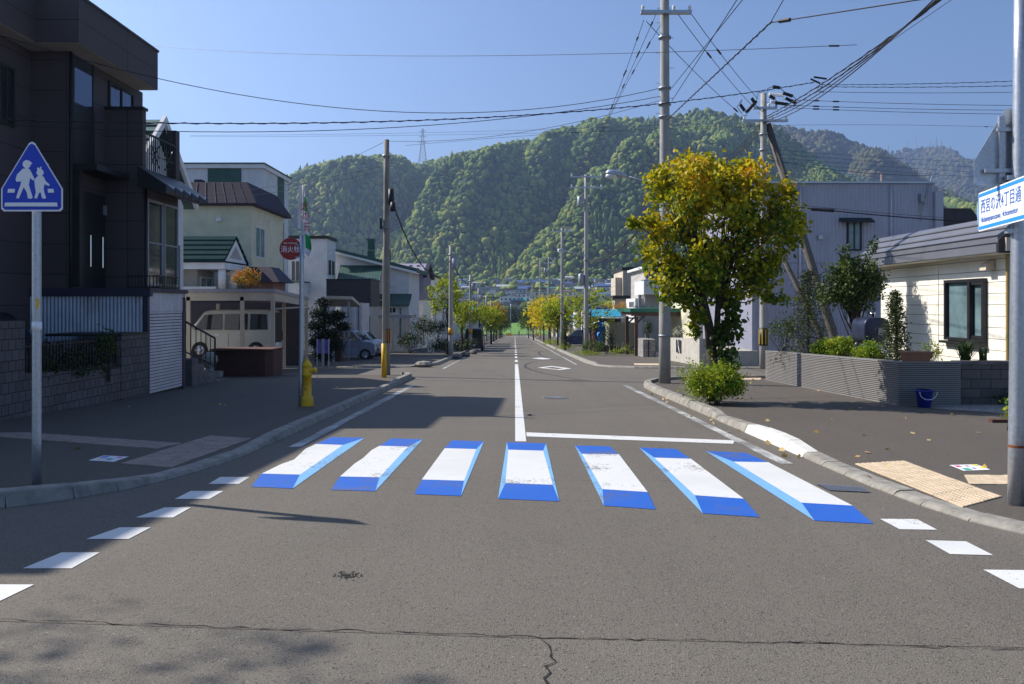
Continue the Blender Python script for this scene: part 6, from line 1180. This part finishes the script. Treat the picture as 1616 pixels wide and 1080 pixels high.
DEEP = leafmat('pine_needle', [(.1, (.006, .015, .008)), (.9, (.016, .035, .014))], 2, trans=.1); ORNG = leafmat('orange_leaf', [(.1, (.1, .14, .01)), (.4, (.35, .25, .02)), (.7, (.5, .16, .02)), (1, (.45, .1, .03))], 2.2, trans=.4)
SHRUBL = leafmat('shrub_leaf', [(.1, (.07, .16, .015)), (.5, (.22, .33, .02)), (.85, (.5, .48, .03)), (1, (.6, .52, .04))], 3, trans=.4)
# the big autumn tree
ty = 17.6; tx = wx(1124, ty); tz = g(ty) + PH
t = T('street_tree', 'leafy roadside tree turning yellow and orange on top, green below, left of the louvre wall', 'tree', (tx, ty, tz))
cc = []; PP = []
def lump(px, py, rx, rz, dy, ncl, per, sp=.12, lo=.35, holes=.1):
    q = (wx(px, ty), ty + dy, wz(py, ty)); a, b = crown_pts(q, (rx, (rx + rz) / 2, rz), int(ncl * 1.05) + 2, int(per * 1.4), sp * .9, lo + .05, .03, -1); cc.append(a); PP.append(b)
for a in ((1130, 352, 1.25, 1.1, 0, 80, 36), (1080, 300, .85, .7, -.3, 42, 34), (1170, 300, .95, .75, .3, 48, 34), (1115, 275, .75, .5, .4, 30, 34), (1218, 360, .75, .8, 0, 44, 34), (1052, 385, .5, .9, .2, 36, 34), (1085, 440, .75, .65, -.3, 42, 34), (1160, 430, .95, .75, .3, 46, 34), (1120, 462, .7, .3, .5, 16, 30), (1040, 290, .35, .35, 0, 12, 30), (1240, 310, .3, .3, 0, 8, 26), (1255, 355, .28, .4, .2, 10, 26), (1205, 430, .45, .45, 0, 18, 28), (1052, 455, .35, .4, -.2, 12, 28), (1190, 262, .35, .25, .2, 9, 26),
          (1022, 352, .14, .08, -.2, 5, 24, .08), (1000, 354, .12, .07, -.25, 4, 22, .07), (1216, 470, .25, .12, -.3, 5, 20, .07), (1100, 500, .12, .22, -.2, 5, 20, .07), (1092, 520, .08, .15, -.2, 3, 20, .06)): lump(*a)
cc_ = np.concatenate(cc); idx = rng.permutation(len(cc_))[:120]
mb = MB(); b = Vector((tx, ty, tz))
J1 = b + Vector((-.02, 0, 1.15)); A1 = b + Vector((-.22, .02, 2.4)); A2 = b + Vector((.14, .0, 2.35)); mb.tube([b - Vector((0, 0, .2)), b + Vector((.01, 0, .5)), J1], [.14, .12, .125], 12)
mb.tube([J1, b + Vector((-.08, 0, 1.7)), A1, b + Vector((-.15, .0, 3.5))], [.115, .1, .075, .04], 10); mb.tube([J1, b + Vector((.1, 0, 1.5)), A2, b + Vector((.3, .1, 3.6))], [.08, .07, .06, .03], 10)
for i in idx:
    q = Vector(cc_[i]); st = (A1 if q.x < tx - .05 else A2) + Vector((0, 0, random.uniform(-.5, .7))); m_ = st.lerp(q, .5) + Vector((random.uniform(-.12, .12), random.uniform(-.12, .12), -.1)); rr = random.uniform(.014, .035)
    mb.tube([st, st.lerp(m_, .5) + Vector((0, 0, .03)), m_, q], [rr, rr * .75, rr * .5, .005], 5)
mb.build('trunk', BARK, t, True); leaves('crown', np.concatenate(PP), .1, AUT, t, True, .55, .8)
t = T('ivy', 'green climbing leaves wrapped round the leaning side of the roadside tree trunk', 'climber', (tx + .15, ty, tz))
Q = []
for k in range(60): v = k / 60; Q.append(np.array([tx + .2 + .12 * math.sin(v * 9) + .1 * v, ty - .1, tz + .5 + v * 1.7]) + rng.normal(size=(9, 3)) * (.13 - .05 * abs(v - .4)))
for k in range(14): Q.append(np.array([tx + .3 + .25 * k / 14, ty - .2, tz + 1.55 + .2 * math.sin(k)]) + rng.normal(size=(5, 3)) * .07)
leaves('foliage', np.concatenate(Q), .12, AUTG, t, True, .6, .8); MB().tube([(tx + .18 + .04 * math.sin(k), ty - .05, tz + k * .2) for k in range(10)], .015, 5).build('stem', BARK, t)
def bush(name, label, cat, c, rad, ncl, per, sp, size, mat, lo=.3, group=None, stem=True, aspect=.6, flatbot=-.3):
    z0 = c[2] - rad[2]; t = T(name, label, cat, (c[0], c[1], z0), group); cl, P = crown_pts(c, rad, ncl, per, sp, lo, .05, flatbot)
    P = P[P[:, 2] > z0 + .01]; leaves('foliage', P, size, mat, t, False, .1, aspect)
    if stem:
        mb = MB()
        for q in cl[:12]: mb.tube([(c[0] + random.uniform(-.1, .1), c[1], z0 - .1), tuple(q)], [.012, .005], 4)
        mb.build('stem', BARK, t)
    return t
sy = 16.9; sz = g(sy)
bush('shrub', 'bright yellow green shrub round the foot of the roadside tree', 'shrub', (wx(1130, sy), sy, sz + .42), (.58, .45, .4), 170, 80, .1, .06, SHRUBL, .25)
Q = []
for k in range(70): a = rng.uniform(0, 6.28); r = rng.uniform(.1, .55); p0 = np.array([wx(1118, sy) + r * math.cos(a), sy + r * math.sin(a) * .8, sz + .5]); Q.append(p0 + np.linspace(0, 1, 16)[:, None] * np.array([.15 * math.cos(a), 0, rng.uniform(.25, .6)]) + rng.normal(size=(16, 3)) * .025)
t = T('tall_weeds', 'thin upright weeds sticking out of the yellow green shrub', 'weeds', (wx(1118, sy), sy, sz)); leaves('foliage', np.concatenate(Q), .055, SHRUBL, t, False, -.2, .5)
bush('shrub', 'round green shrub at the foot of the transformer pole', 'shrub', (wx(937, 52), 52, g(52) + .55), (.75, .7, .65), 60, 30, .12, .09, AUTG); bush('ground_weeds', 'yellow green low weeds spilling over the kerb before the round shrub', 'weeds', (wx(925, 50.5), 50.5, g(50) + .15), (.9, .5, .22), 30, 26, .1, .08, SHRUBL, stem=False)
bush('shrub', 'low green weeds at the foot of the third right-hand pole', 'weeds', (wx(893, 66), 66, g(66) + .2), (1.0, .6, .3), 30, 24, .12, .1, SHRUBL, stem=False); bush('shrub', 'dry brownish weeds by the fourth right-hand pole', 'weeds', (wx(870, 92), 92, g(92) + .25), (1.2, 2.5, .4), 40, 24, .15, .12, SHRUBL, stem=False)
bush('flower_bush', 'pinkish dry flower bush beside the blue tarp', 'flowers', (wx(938, 56), 56, g(56) + .5), (.6, .5, .55), 30, 24, .1, .08, leafmat('pink_flower', [(.2, (.12, .1, .06)), (.6, (.4, .2, .25))], 4)); bush('climber', 'dark green climber between the tarp and the pale fence', 'climber', (wx(958, 57), 57, g(57) + 1.0), (.5, .5, 1.1), 50, 26, .12, .1, DKG)
bush('cone_conifer', 'small cone shaped conifer above the stone block gate wall', 'conifer', (wx(1023, 49.5), 49.5, wz(522, 49.5)), (.28, .28, .75), 50, 24, .08, .08, DKG); bush('flower_bush', 'white flower clump on the low concrete wall', 'flowers', (wx(1071, 42), 42, wz(526, 42)), (.5, .4, .25), 26, 20, .08, .07, leafmat('white_flower', [(.3, (.05, .1, .03)), (.55, (.6, .6, .55))], 6))
bush('shrub', 'small weeds at the foot of the brown carport posts', 'weeds', (wx(985, 51), 51, g(51) + .25), (1.1, .5, .4), 30, 22, .12, .1, SHRUBL, stem=False); bush('shrub', 'rusty brown bush on the terrace before the beige tower house', 'shrub', (wx(975, 66), 66, wz(486, 66)), (1.6, .8, .5), 40, 24, .15, .12, ORNG)
# right garden
def conifer(label, px, y, ptop, rbase, n_, mat, dens=30, zb=None):
    x = wx(px, y); z0 = g(y) + .1; z1 = wz(ptop, y); t = T('conifer', label, 'conifer', (x, y, z0)); mb = MB().tube([(x, y, z0), (x + .04, y, (z0 + z1) / 2), (x, y, z1)], [.045, .03, .008], 7); Q = []
    for k in range(n_):
        v = (k / n_) ** .9; zz = z0 + .35 + (z1 - z0 - .4) * v; a = k * 2.4 + random.uniform(-.3, .3); ln = rbase * (1 - v * .85) * random.uniform(.7, 1.15); e = Vector((x + math.cos(a) * ln, y + math.sin(a) * ln, zz - .05 + ln * .12)); s_ = Vector((x, y, zz)); mb.tube([s_, e], [.012, .004], 4)
        for u in np.linspace(.25, 1.05, 7): c = np.array(s_.lerp(e, u)); Q.append(c + rng.normal(size=(int(dens * (1 - v * .4) / 7) + 2, 3)) * (.045 + .03 * (1 - v)))
    mb.build('trunk', BARK, t); leaves('crown', np.concatenate(Q), .085, mat, t, False, -.1, .3)
MIDC = leafmat('conifer_leaf', [(.1, (.02, .04, .015)), (.6, (.05, .075, .02)), (1, (.1, .11, .03))], 2, trans=.2)
conifer('sparse conifer with visible trunk right of the strutted pole', 1274, 23.6, 424, 1.0, 90, MIDC, 70); conifer('slim small conifer in front of the kerosene tank', 1413, 18.3, 456, .45, 60, MIDC, 90)
bush('sapling', 'gnarled low sapling with pale flowers at the louvre wall far end', 'shrub', (wx(1236, 25.2), 25.2, wz(522, 25.2)), (.5, .35, .6), 50, 24, .09, .07, AUTG)
y = 21.5; x = wx(1348, y); t = T('garden_tree', 'dense dark green garden tree with tall shoots before the corrugated building', 'tree', (x, y, g(y) + .1)); A_, B_ = crown_pts((x, y, wz(448, y)), (.82, .6, .72), 230, 50, .09, .3, .03, -1); A2_, B2_ = crown_pts((wx(1332, y), y, wz(415, y)), (.13, .13, .55), 26, 24, .06, .2, 0, -1); A3_, B3_ = crown_pts((wx(1376, y), y, wz(390, y)), (.14, .12, .35), 12, 18, .06, .2, 0, -1); A4_, B4_ = crown_pts((wx(1310, y), y, wz(465, y)), (.4, .4, .35), 40, 30, .08, .2, 0, -1)
branchy('trunk', (x, y, g(y) + .1), 2.0, .06, list(A_[:24]) + list(A2_[:4]) + list(A3_[:4]), BARK, t); leaves('crown', np.concatenate([B_, B2_, B3_, B4_]), .085, DKG if 0 else leafmat('garden_leaf', [(.1, (.02, .045, .01)), (.6, (.06, .1, .018)), (1, (.16, .2, .04))], 1.8, trans=.25), t, False, .1, .55)
for px, py, y, rx, rz, lb in ((1298, 552, 22.3, .3, .3, 'left one of three clipped yellow green bushes above the louvre wall'), (1326, 550, 21.2, .42, .34, 'middle one of three clipped yellow green bushes above the louvre wall'), (1372, 558, 19.2, .32, .28, 'right one of three clipped yellow green bushes above the louvre wall, under the tank')): bush('clipped_bush', lb, 'bush', (wx(px, y), y, wz(py, y)), (rx, .35, rz), 110, 44, .05, .055, SHRUBL, .3, flatbot=-1)
bush('garden_shrub', 'loose green shrub with pale leaves under the cream house window', 'shrub', (wx(1470, 17.6), 17.6, wz(560, 17.6)), (.24, .2, .28), 26, 18, .05, .055, SHRUBL)
def blades(name, label, c, n_, ln, mat, spread):
    t = T(name, label, 'plant', c); mb = MB(); c = Vector(c)
    for k in range(n_):
        a = random.uniform(0, 6.28); l = ln * random.uniform(.6, 1.1); s_ = spread * random.uniform(.2, 1); w_ = Vector((-math.sin(a), math.cos(a), 0)) * .012; p = c + Vector((random.uniform(-.08, .08), random.uniform(-.05, .05), 0)); d_ = Vector((math.cos(a) * s_, math.sin(a) * s_, 0)); q = p + d_ * .5 + Vector((0, 0, l * .75)); e = p + d_ * 1.1 + Vector((0, 0, l * .8))
        mb.poly([p - w_, p + w_, q + w_, q - w_]).poly([q - w_, q + w_, e])
    mb.build('blades', mat, t)
blades('grass_tuft', 'dark spiky grass tuft under the cream house window', (wx(1523, 17.05), 17.05, .42), 110, .5, DKG, .42); blades('grass_tuft', 'smaller spiky tuft right of the large one under the window', (wx(1552, 17.05), 17.05, .42), 30, .35, DKG, .2)
bush('weeds', 'green weeds along the foot of the right block wall', 'weeds', (11.2, 16.6, g(16.6) + .12), (1.6, .25, .2), 60, 24, .07, .06, DKG, stem=False); bush('weeds', 'bright leafy sprig beside the right pole', 'weeds', (wx(1595, 12.5), 12.5, g(12.5) + .3), (.15, .12, .28), 14, 12, .05, .08, SHRUBL)
# left plants
bush('orange_shrub', 'orange and green autumn shrub beside the porch columns', 'shrub', (wx(388, 35.8), 35.8, wz(442, 35.8)), (.6, .4, .6), 70, 26, .1, .09, ORNG)
y = 36; x = wx(512, y); t = T('pruned_pine', 'dark cloud pruned pine beside the violet panels', 'tree', (x, y, g(y) + PH)); Q = []; C_ = []
for px, py, r_ in ((512, 478, .3), (505, 495, .45), (523, 505, .5), (535, 498, .35), (498, 515, .5), (520, 528, .6), (540, 516, .3), (500, 540, .5), (530, 545, .45), (512, 560, .5)): q = np.array([wx(px, y), y + rng.uniform(-.3, .3), wz(py, y)]); C_.append(q); Q.append(q + rng.normal(size=(900, 3)) * np.array([r_ * .42, r_ * .42, r_ * .26]))
branchy('trunk', (x, y, g(y)), 3, .09, C_, BARK, t); leaves('crown', np.concatenate(Q), .13, DEEP, t, False, -.2, .4)
bush('fence_weeds', 'dark leafy climbers growing through the left picket fence', 'climber', (-9.1, 16.0, .35), (.3, 1.5, .45), 90, 26, .1, .07, DKG); bush('fence_weeds', 'straggly pale green climber near the garage end of the picket fence', 'climber', (-8.9, 17.4, .65), (.15, .35, .6), 26, 20, .07, .07, AUTG)
for i, (px, y, py, rx, rz, lb) in enumerate(((668, 55, 520, 1.0, 1.0, 'large dark rounded shrub beside the porch on the left'), (690, 62, 522, .9, .8, 'dark shrub between the gate pier and the first green street tree'), (705, 50, 548, 1.1, .35, 'low dark planting round the yellow banded pole'), (648, 56, 540, .9, .7, 'low dark shrub at the porch posts'), (735, 60, 545, .9, .45, 'dark undergrowth at the trunk of the second green street tree'), (783, 110, 527, 1.2, 1.6, 'far shrub mass at the end of the left pavement'))):
    bush('dark_shrub', lb, 'shrub', (wx(px, y), y, wz(py, y)), (rx, .8, rz), 60, 30, .16, .12, DKG)
for i, (px, py, lb) in enumerate(((722, 565, 'first dark rock on the left kerb'), (735, 562, 'second dark rock on the left kerb, nearer the van'), (747, 558, 'third dark rock on the left kerb, beside the van'), (669, 578, 'pale broken kerb stone at the left corner of the side street'))):
    x, y, z = P2(px, py, PH); t_o = MB().ball((x, y, z + .08), (.3, .35, .18) if i < 3 else (.45, .3, .15), 9).build('kerb_rock', BLOCK if i < 3 else KERB); t_o.modifiers.new('d', 'DISPLACE').strength = .02; tag(t_o, lb, 'rock')
# rows of street trees
street_tree('tallest lime green street tree on the left, behind the yellow banded pole', wx(707, 53), 53, (wx(703, 53), 53, wz(466, 53)), (1.15, 1.0, 1.35), 84, 34, .15, .18, LIME, .09)
street_tree('second lime green street tree on the left', wx(729, 58), 58, (wx(736, 58), 58, wz(497, 58)), (1.05, 1.0, 1.05), 64, 34, .16, .19, LIME, .1)
street_tree('third yellow green street tree on the left, above the parked van', wx(757, 78), 78, (wx(768, 78), 78, wz(500, 78)), (1.2, 1.2, 1.05), 50, 32, .2, .22, LIME, .1)
for i, (px, y, py, r_, mt) in enumerate(((775, 98, 503, 1.35, LIME), (779, 120, 498, 1.7, ORNG), (783, 145, 508, 2.0, AUTG), (789, 180, 510, 2.4, AUTG))): street_tree(('fourth', 'fifth, reddish', 'sixth', 'seventh')[i] + ' street tree in the left row', wx(px, y), y, (wx(px, y), y, wz(py, y)), (r_, r_, r_), 80, 26, .35, .36, mt, .12)
y = 56; street_tree('sparse open crowned street tree beside the transformer pole', wx(932, y), y, (wx(932, y), y, wz(490, y)), (1.7, 1.3, 1.7), 80, 20, .17, .19, LIME, .07, lo=.6, holes=.2)
street_tree('narrow sparse street tree against the transformer pole, low in the row', wx(920, 57), 57, (wx(914, 57), 57, wz(500, 57)), (.7, .7, 1.4), 26, 16, .18, .17, AUTG, .05)
y = 66; street_tree('slim ivy clad street tree by the third right-hand pole', wx(892, y), y, (wx(890, y), y, wz(482, y)), (1.6, 1.1, .9), 46, 16, .2, .18, LIME, .09); bush('ivy', 'dark ivy column on the slim street tree trunk', 'climber', (wx(892, y), y - .1, wz(522, y)), (.35, .3, 1.6), 60, 24, .12, .11, AUTG, flatbot=-1)
for i, (px, y, py, r_, mt, lb) in enumerate(((868, 96, 500, 2.2, YELL, 'bright yellow street tree in the right row'), (880, 86, 497, 1.5, LIME, 'yellow green street tree between the third and fourth right-hand poles'), (858, 112, 495, 2.2, YELL, 'second yellow street tree, slightly smaller, in the right row'), (842, 140, 502, 2.3, AUTG, 'dark green street tree beyond the yellow ones'), (834, 175, 506, 2.5, AUTG, 'farthest green street tree in the right row'))): street_tree(lb, wx(px, y), y, (wx(px, y), y, wz(py, y)), (r_, r_, r_ * 1.1), 90, 28, .33, .34, mt, .1)
street_tree('bare branched tall tree standing outside the frame on the near left corner', -12.4, 7.4, (-11.9, 7.0, 8.9), (2.0, 1.1, 1.4), 40, 36, .2, .12, DKG, .16, name='corner_tree', trunk_top=8, holes=.3)
for i, (px, y, py, r_, hgt) in enumerate(((838, 330, 503, 3.6, 5), (822, 410, 500, 4, 7), (790, 400, 503, 4, 6), (808, 405, 497, 3.5, 7), (852, 340, 500, 4, 6), (772, 380, 503, 4.5, 6), (762, 395, 498, 4.5, 6), (866, 380, 498, 4, 6), (800, 402, 506, 2.6, 4))): street_tree('park tree, number %s from the left along the lawn edge' % ('seven', 'six', 'three', 'five', 'eight', 'two', 'one', 'nine', 'four')[i], wx(px, y), y, (wx(px, y), y, wz(py, y)), (r_, r_, hgt * .7), 50, 24, .8, .8, DKG if i % 2 else AUTG, .25, name='park_tree', lo=.3)

# ------------------------------------------------------------------ hills and forest
def vnoise(x, y, s, seed=0):                               # smooth value noise, vectorised
    r = np.random.default_rng(seed); G_ = r.random((256, 256)); x = x / s + 40.3; y = y / s + 17.7; xi = np.floor(x).astype(int); yi = np.floor(y).astype(int); fx = x - xi; fy = y - yi
    fx = fx * fx * (3 - 2 * fx); fy = fy * fy * (3 - 2 * fy); a = G_[xi % 256, yi % 256]; b = G_[(xi + 1) % 256, yi % 256]; c = G_[xi % 256, (yi + 1) % 256]; d = G_[(xi + 1) % 256, (yi + 1) % 256]
    return (a * (1 - fx) + b * fx) * (1 - fy) + (c * (1 - fx) + d * fx) * fy
def forestmat(name, st, dk):
  m_, t_, b_ = newmat(name); tc_ = N(t_, 'ShaderNodeTexCoord').outputs['Object']; gi = N(t_, 'ShaderNodeNewGeometry'); n1 = noise(t_, .006, 4, .7, tc_); n2 = noise(t_, .45, 4, .8, tc_)
  a_ = N(t_, 'ShaderNodeMath', operation='MULTIPLY_ADD'); L(t_, n1.outputs[0], a_.inputs[0]); a_.inputs[1].default_value = .9; b2 = N(t_, 'ShaderNodeMath', operation='MULTIPLY_ADD'); L(t_, gi.outputs['Random Per Island'], b2.inputs[0]); b2.inputs[1].default_value = .6; b2.inputs[2].default_value = -.3; L(t_, b2.outputs[0], a_.inputs[2])
  c_ = ramp(t_, a_.outputs[0], st); c_ = mixc(t_, ramp(t_, n2.outputs[0], [(.4, 0.0), (.66, .65)]), c_, dk)
  L(t_, c_, b_.inputs['Base Color']); b_.inputs['Roughness'].default_value = .9; b_.inputs['Specular IOR Level'].default_value = .1; bump(t_, b_, n2.outputs[0], 1.0, 2.0)
  return m_
FST = forestmat('forest_crowns', [(.1, (.06, .11, .03)), (.4, (.14, .21, .045)), (.6, (.25, .31, .06)), (.8, (.36, .36, .08)), (.97, (.34, .29, .1))], (.06, .1, .04))
FSTF = forestmat('far_forest_crowns', [(.1, (.04, .05, .025)), (.4, (.085, .1, .04)), (.6, (.13, .12, .05)), (.8, (.17, .12, .07)), (.97, (.2, .13, .08))], (.06, .06, .035))
HILLM = M('hill_undergrowth', (.03, .045, .02), .95, scale=.01, bmp=0)
def ico(sub):
    import bmesh; bm = bmesh.new(); bmesh.ops.create_icosphere(bm, subdivisions=sub, radius=1); v = np.array([p.co[:] for p in bm.verts]); f = np.array([[q.index for q in fc.verts] for fc in bm.faces]); bm.free(); return v, f
IV, IF = ico(2)
VAR = []
for k in range(10):
    r = np.random.default_rng(k + 50); d = IV.copy(); bumps = r.normal(size=(13, 3)); bumps /= np.linalg.norm(bumps, axis=1)[:, None]
    rad = .78 + .32 * np.max(np.clip((d @ bumps.T - .68) / .32, 0, 1), axis=1) + r.normal(size=len(d)) * .13; VAR.append(d * rad[:, None])
def layer(name, label, prof, Yr, Yf, zf, px0, px1, step, crad, spur=0.0, drop=.8, seed=1, amp_k=.42, mat=None):
    pp = np.array(prof, float)
    def H(x, y):
        px = VX + F * x / Yr; pr = np.interp(px, pp[:, 0], pp[:, 1]); R = CH + (HZ - pr) / F * Yr - crad * .9
        t = (y - Yf) / (Yr - Yf); tt = np.clip(t, 0, 1); s = tt ** .92
        u = (x - .55 * (y - Yr)) / spur + 1.1 * vnoise(x, y, spur * 1.5, seed) ; sp_n = np.abs(np.sin(np.pi * u)) ** .8
        u2 = (x - .1 * (y - Yr)) / (spur * .37) + 1.3 * vnoise(x, y, spur * .7, seed + 5); sp2 = np.abs(np.sin(np.pi * u2)); big = vnoise(x, y, spur * 1.3, seed + 7)
        sh = np.clip(tt * 3, 0, 1) * np.clip((1.04 - tt) * 3.2, 0, 1)
        z = zf + (R - zf) * s + sh * spur * amp_k * (sp_n * (.5 + .8 * big) - .62) + sh * spur * .11 * (sp2 - .6) + sh * spur * .35 * (big - .5) + (vnoise(x, y, 50, seed + 9) - .5) * 6
        z = np.where(t > 1, R - (t - 1) * (Yr - Yf) * drop, z); capy = np.interp(VX + F * x / y, pp[:, 0], pp[:, 1])
        return np.minimum(z, CH + (HZ - capy) / F * y - crad * .9)
    xs = np.linspace((px0 - VX) / F * Yr * 1.0, (px1 - VX) / F * Yr, 150); yy = np.linspace(Yf, Yr + (Yr - Yf) * .25, 70); X, Y = np.meshgrid(xs, yy); Z = H(X, Y) - crad * .3; nx, ny = len(xs), len(yy)
    i = np.arange(nx - 1)[None, :] + nx * np.arange(ny - 1)[:, None]; Fc = np.stack([i, i + 1, i + nx + 1, i + nx], -1).reshape(-1, 4)
    o = npmesh('hill', np.stack([X, Y, Z], -1).reshape(-1, 3), Fc, HILLM, None, smooth=True); struct(o)
    r = np.random.default_rng(seed); gx = np.arange(xs[0], xs[-1], step); gyy = np.arange(Yf + 4, Yr + crad * 3, step * 1.0); X, Y = np.meshgrid(gx, gyy); X = X + r.uniform(-.7, .7, X.shape) * step; Y = Y + r.uniform(-.7, .7, Y.shape) * step; X = X.ravel(); Y = Y.ravel(); n = len(X); Z = H(X, Y)
    sc = crad * np.clip(np.exp(r.normal(0, .36, n)), .45, 2.0); va = r.integers(0, len(VAR), n); an = r.uniform(0, 6.28, n); V = np.stack(VAR)[va] * r.uniform(.7, 1.3, (n, 1, 3)); cn = vnoise(X, Y, 70, seed + 31) > .8; V[cn] = V[cn] * np.array([.6, .6, 1.5]); V[cn, :, :2] *= np.clip(1.15 - .55 * V[cn, :, 2:3], .15, 1.5); c, s = np.cos(an)[:, None], np.sin(an)[:, None]
    V = np.stack([V[..., 0] * c - V[..., 1] * s, V[..., 0] * s + V[..., 1] * c, V[..., 2] * r.uniform(.8, 1.4, n)[:, None]], -1) * sc[:, None, None] + np.stack([X, Y, Z + sc * .2], -1)[:, None, :]
    Fa = (IF[None] + (np.arange(n) * len(IV))[:, None, None]).reshape(-1, 3); o = npmesh(name, V.reshape(-1, 3), Fa, mat or FST, None); tag(o, label, 'forest', kind='stuff'); return n
A_ = [(200, 400), (300, 360), (400, 312), (440, 291), (480, 270), (520, 258), (560, 252), (610, 249), (640, 253), (657, 261), (680, 254), (720, 246), (760, 238), (800, 229), (840, 222), (880, 208), (920, 196), (960, 190), (1000, 190), (1040, 188), (1070, 179), (1100, 173), (1130, 175), (1160, 184), (1193, 193), (1230, 206), (1254, 218), (1275, 240), (1296, 258), (1343, 284), (1400, 320), (1470, 400), (1560, 470)]
n_a = layer('forest', 'dense green and yellowing forest covering the main hill', A_, 1500, 1010, 26, 400, 1400, 5.0, 3.3, 210, seed=4, amp_k=.43)
B_ = [(1050, 230), (1150, 208), (1190, 200), (1222, 196), (1245, 199), (1268, 208), (1297, 207), (1332, 210), (1361, 228), (1389, 241), (1407, 253), (1450, 280), (1500, 310), (1600, 360), (1700, 400)]
layer('forest', 'forest on the second hill right of the main one', B_, 2500, 1800, 110, 1160, 1560, 9, 5.6, 300, seed=6, mat=FSTF)
D_ = [(1150, 290), (1250, 275), (1350, 285), (1430, 300), (1471, 306), (1500, 314), (1540, 330), (1616, 352), (1750, 390), (1900, 420)]
layer('forest', 'forest on the low nearer ridge above the cream house', D_, 1750, 1250, 40, 1380, 1800, 7.5, 5, 200, seed=8)
C2 = [(1250, 262), (1330, 245), (1396, 240), (1432, 234), (1482, 232), (1500, 239), (1518, 252), (1539, 259), (1580, 273), (1616, 285), (1700, 310), (1900, 340)]
layer('forest', 'forest on the hazy far mountain with antennas', C2, 4300, 3000, 250, 1340, 1760, 14, 8, 520, seed=10, mat=FSTF)
bush('forest_edge', 'belt of trees at the foot of the forest above the distant town', 'trees', (120, 985, 36), (330, 12, 7), 10, 10, 1, 1, DKG) if 0 else None
r = np.random.default_rng(77); n = 420; Y = r.uniform(400, 1010, n); pxs = r.uniform(640, 1080, n); X = (pxs - VX) / F * Y; Z = np.array([g(v) for v in Y]); sc = r.uniform(2.2, 4.6, n); V = np.stack(VAR)[r.integers(0, 10, n)] * r.uniform(.8, 1.3, (n, 1, 3)) * sc[:, None, None] + np.stack([X, Y, Z + sc * .9], -1)[:, None, :]
tag(npmesh('town_trees', V.reshape(-1, 3), (IF[None] + (np.arange(n) * len(IV))[:, None, None]).reshape(-1, 3), FST, None), 'dark green trees scattered between the distant town houses', 'trees', kind='stuff')
# transmission tower, antennas
def lattice(name, label, px, Y, pb, pt_, wb, mat, arms=True):
    x = wx(px, Y); z0, z1 = wz(pb, Y), wz(pt_, Y); t = T(name, label, 'tower', (x, Y, z0)); H_ = z1 - z0; mb = MB(); n = 9
    def c(v): h = wb * (1 - v) ** 1.3 * .5 + .9; return [Vector((x + a * h, Y + b * h, z0 + H_ * v)) for a, b in ((-1, -1), (1, -1), (1, 1), (-1, 1))]
    for i in range(n):
        a, b = c(i / n), c((i + 1) / n)
        for k in range(4): j = (k + 1) % 4; mb.tube([a[k], b[k]], .3, 4); mb.tube([a[k], b[j]], .16, 3); mb.tube([a[j], b[k]], .16, 3); mb.tube([b[k], b[j]], .16, 3)
    mb.build('lattice_body', mat, t)
    if arms:
        for v, h in ((.6, 8.5), (.76, 7.5), (.92, 6.5)):
            zc = z0 + H_ * v; MB().tube([(x - h, Y, zc), (x, Y, zc + 2), (x + h, Y, zc)], .28, 4).tube([(x - h, Y, zc), (x + h, Y, zc)], .28, 4).build('cross_arm', mat, t)
lattice('transmission_tower', 'lattice power transmission tower standing on the hill ridge', 667, 1500, 258, 203, 13, M('tower_steel', (.2, .21, .24), .6, .3, bmp=0))
TR = M('mast_red', (.35, .12, .1), .6, bmp=0)
for px, pb, pt_, m_, lb in ((1402, 246, 229, TR, 'leftmost mast on the far mountain shoulder'), (1432, 236, 222, STEEL, 'second mast from the left on the far mountain'), (1446, 235, 214, STEEL, 'third mast from the left on the far mountain'), (1468, 236, 220, STEEL, 'fourth mast on the far mountain summit'), (1478, 234, 217, TR, 'red and white mast on the far mountain summit'), (1486, 235, 221, STEEL, 'rightmost mast on the far mountain summit')): lattice('antenna_mast', lb, px, 4300, pb, pt_, 5, m_, False)
t = T('summit_building', 'pale building beside the masts on the far mountain summit', 'building', (wx(1460, 4290), 4290, wz(238, 4290))); MB().box(wx(1456, 4290), wx(1466, 4290), 4290, 4310, wz(240, 4290), wz(235, 4290)).build('wall', WHITE, t)

# ------------------------------------------------------------------ haze
hz, t_, b_ = newmat('haze_air'); t_.nodes.remove(b_); pv = N(t_, 'ShaderNodeVolumePrincipled'); pv.inputs['Color'].default_value = (.46, .63, .98, 1); pv.inputs['Density'].default_value = .00018; pv.inputs['Anisotropy'].default_value = .5
L(t_, pv.outputs[0], t_.nodes['Material Output'].inputs['Volume'])
tag(MB().box(-1520, 4230, -60, 6030, -12, 935).build('haze', hz), 'pale blue air haze over the whole valley', 'haze', kind='stuff')
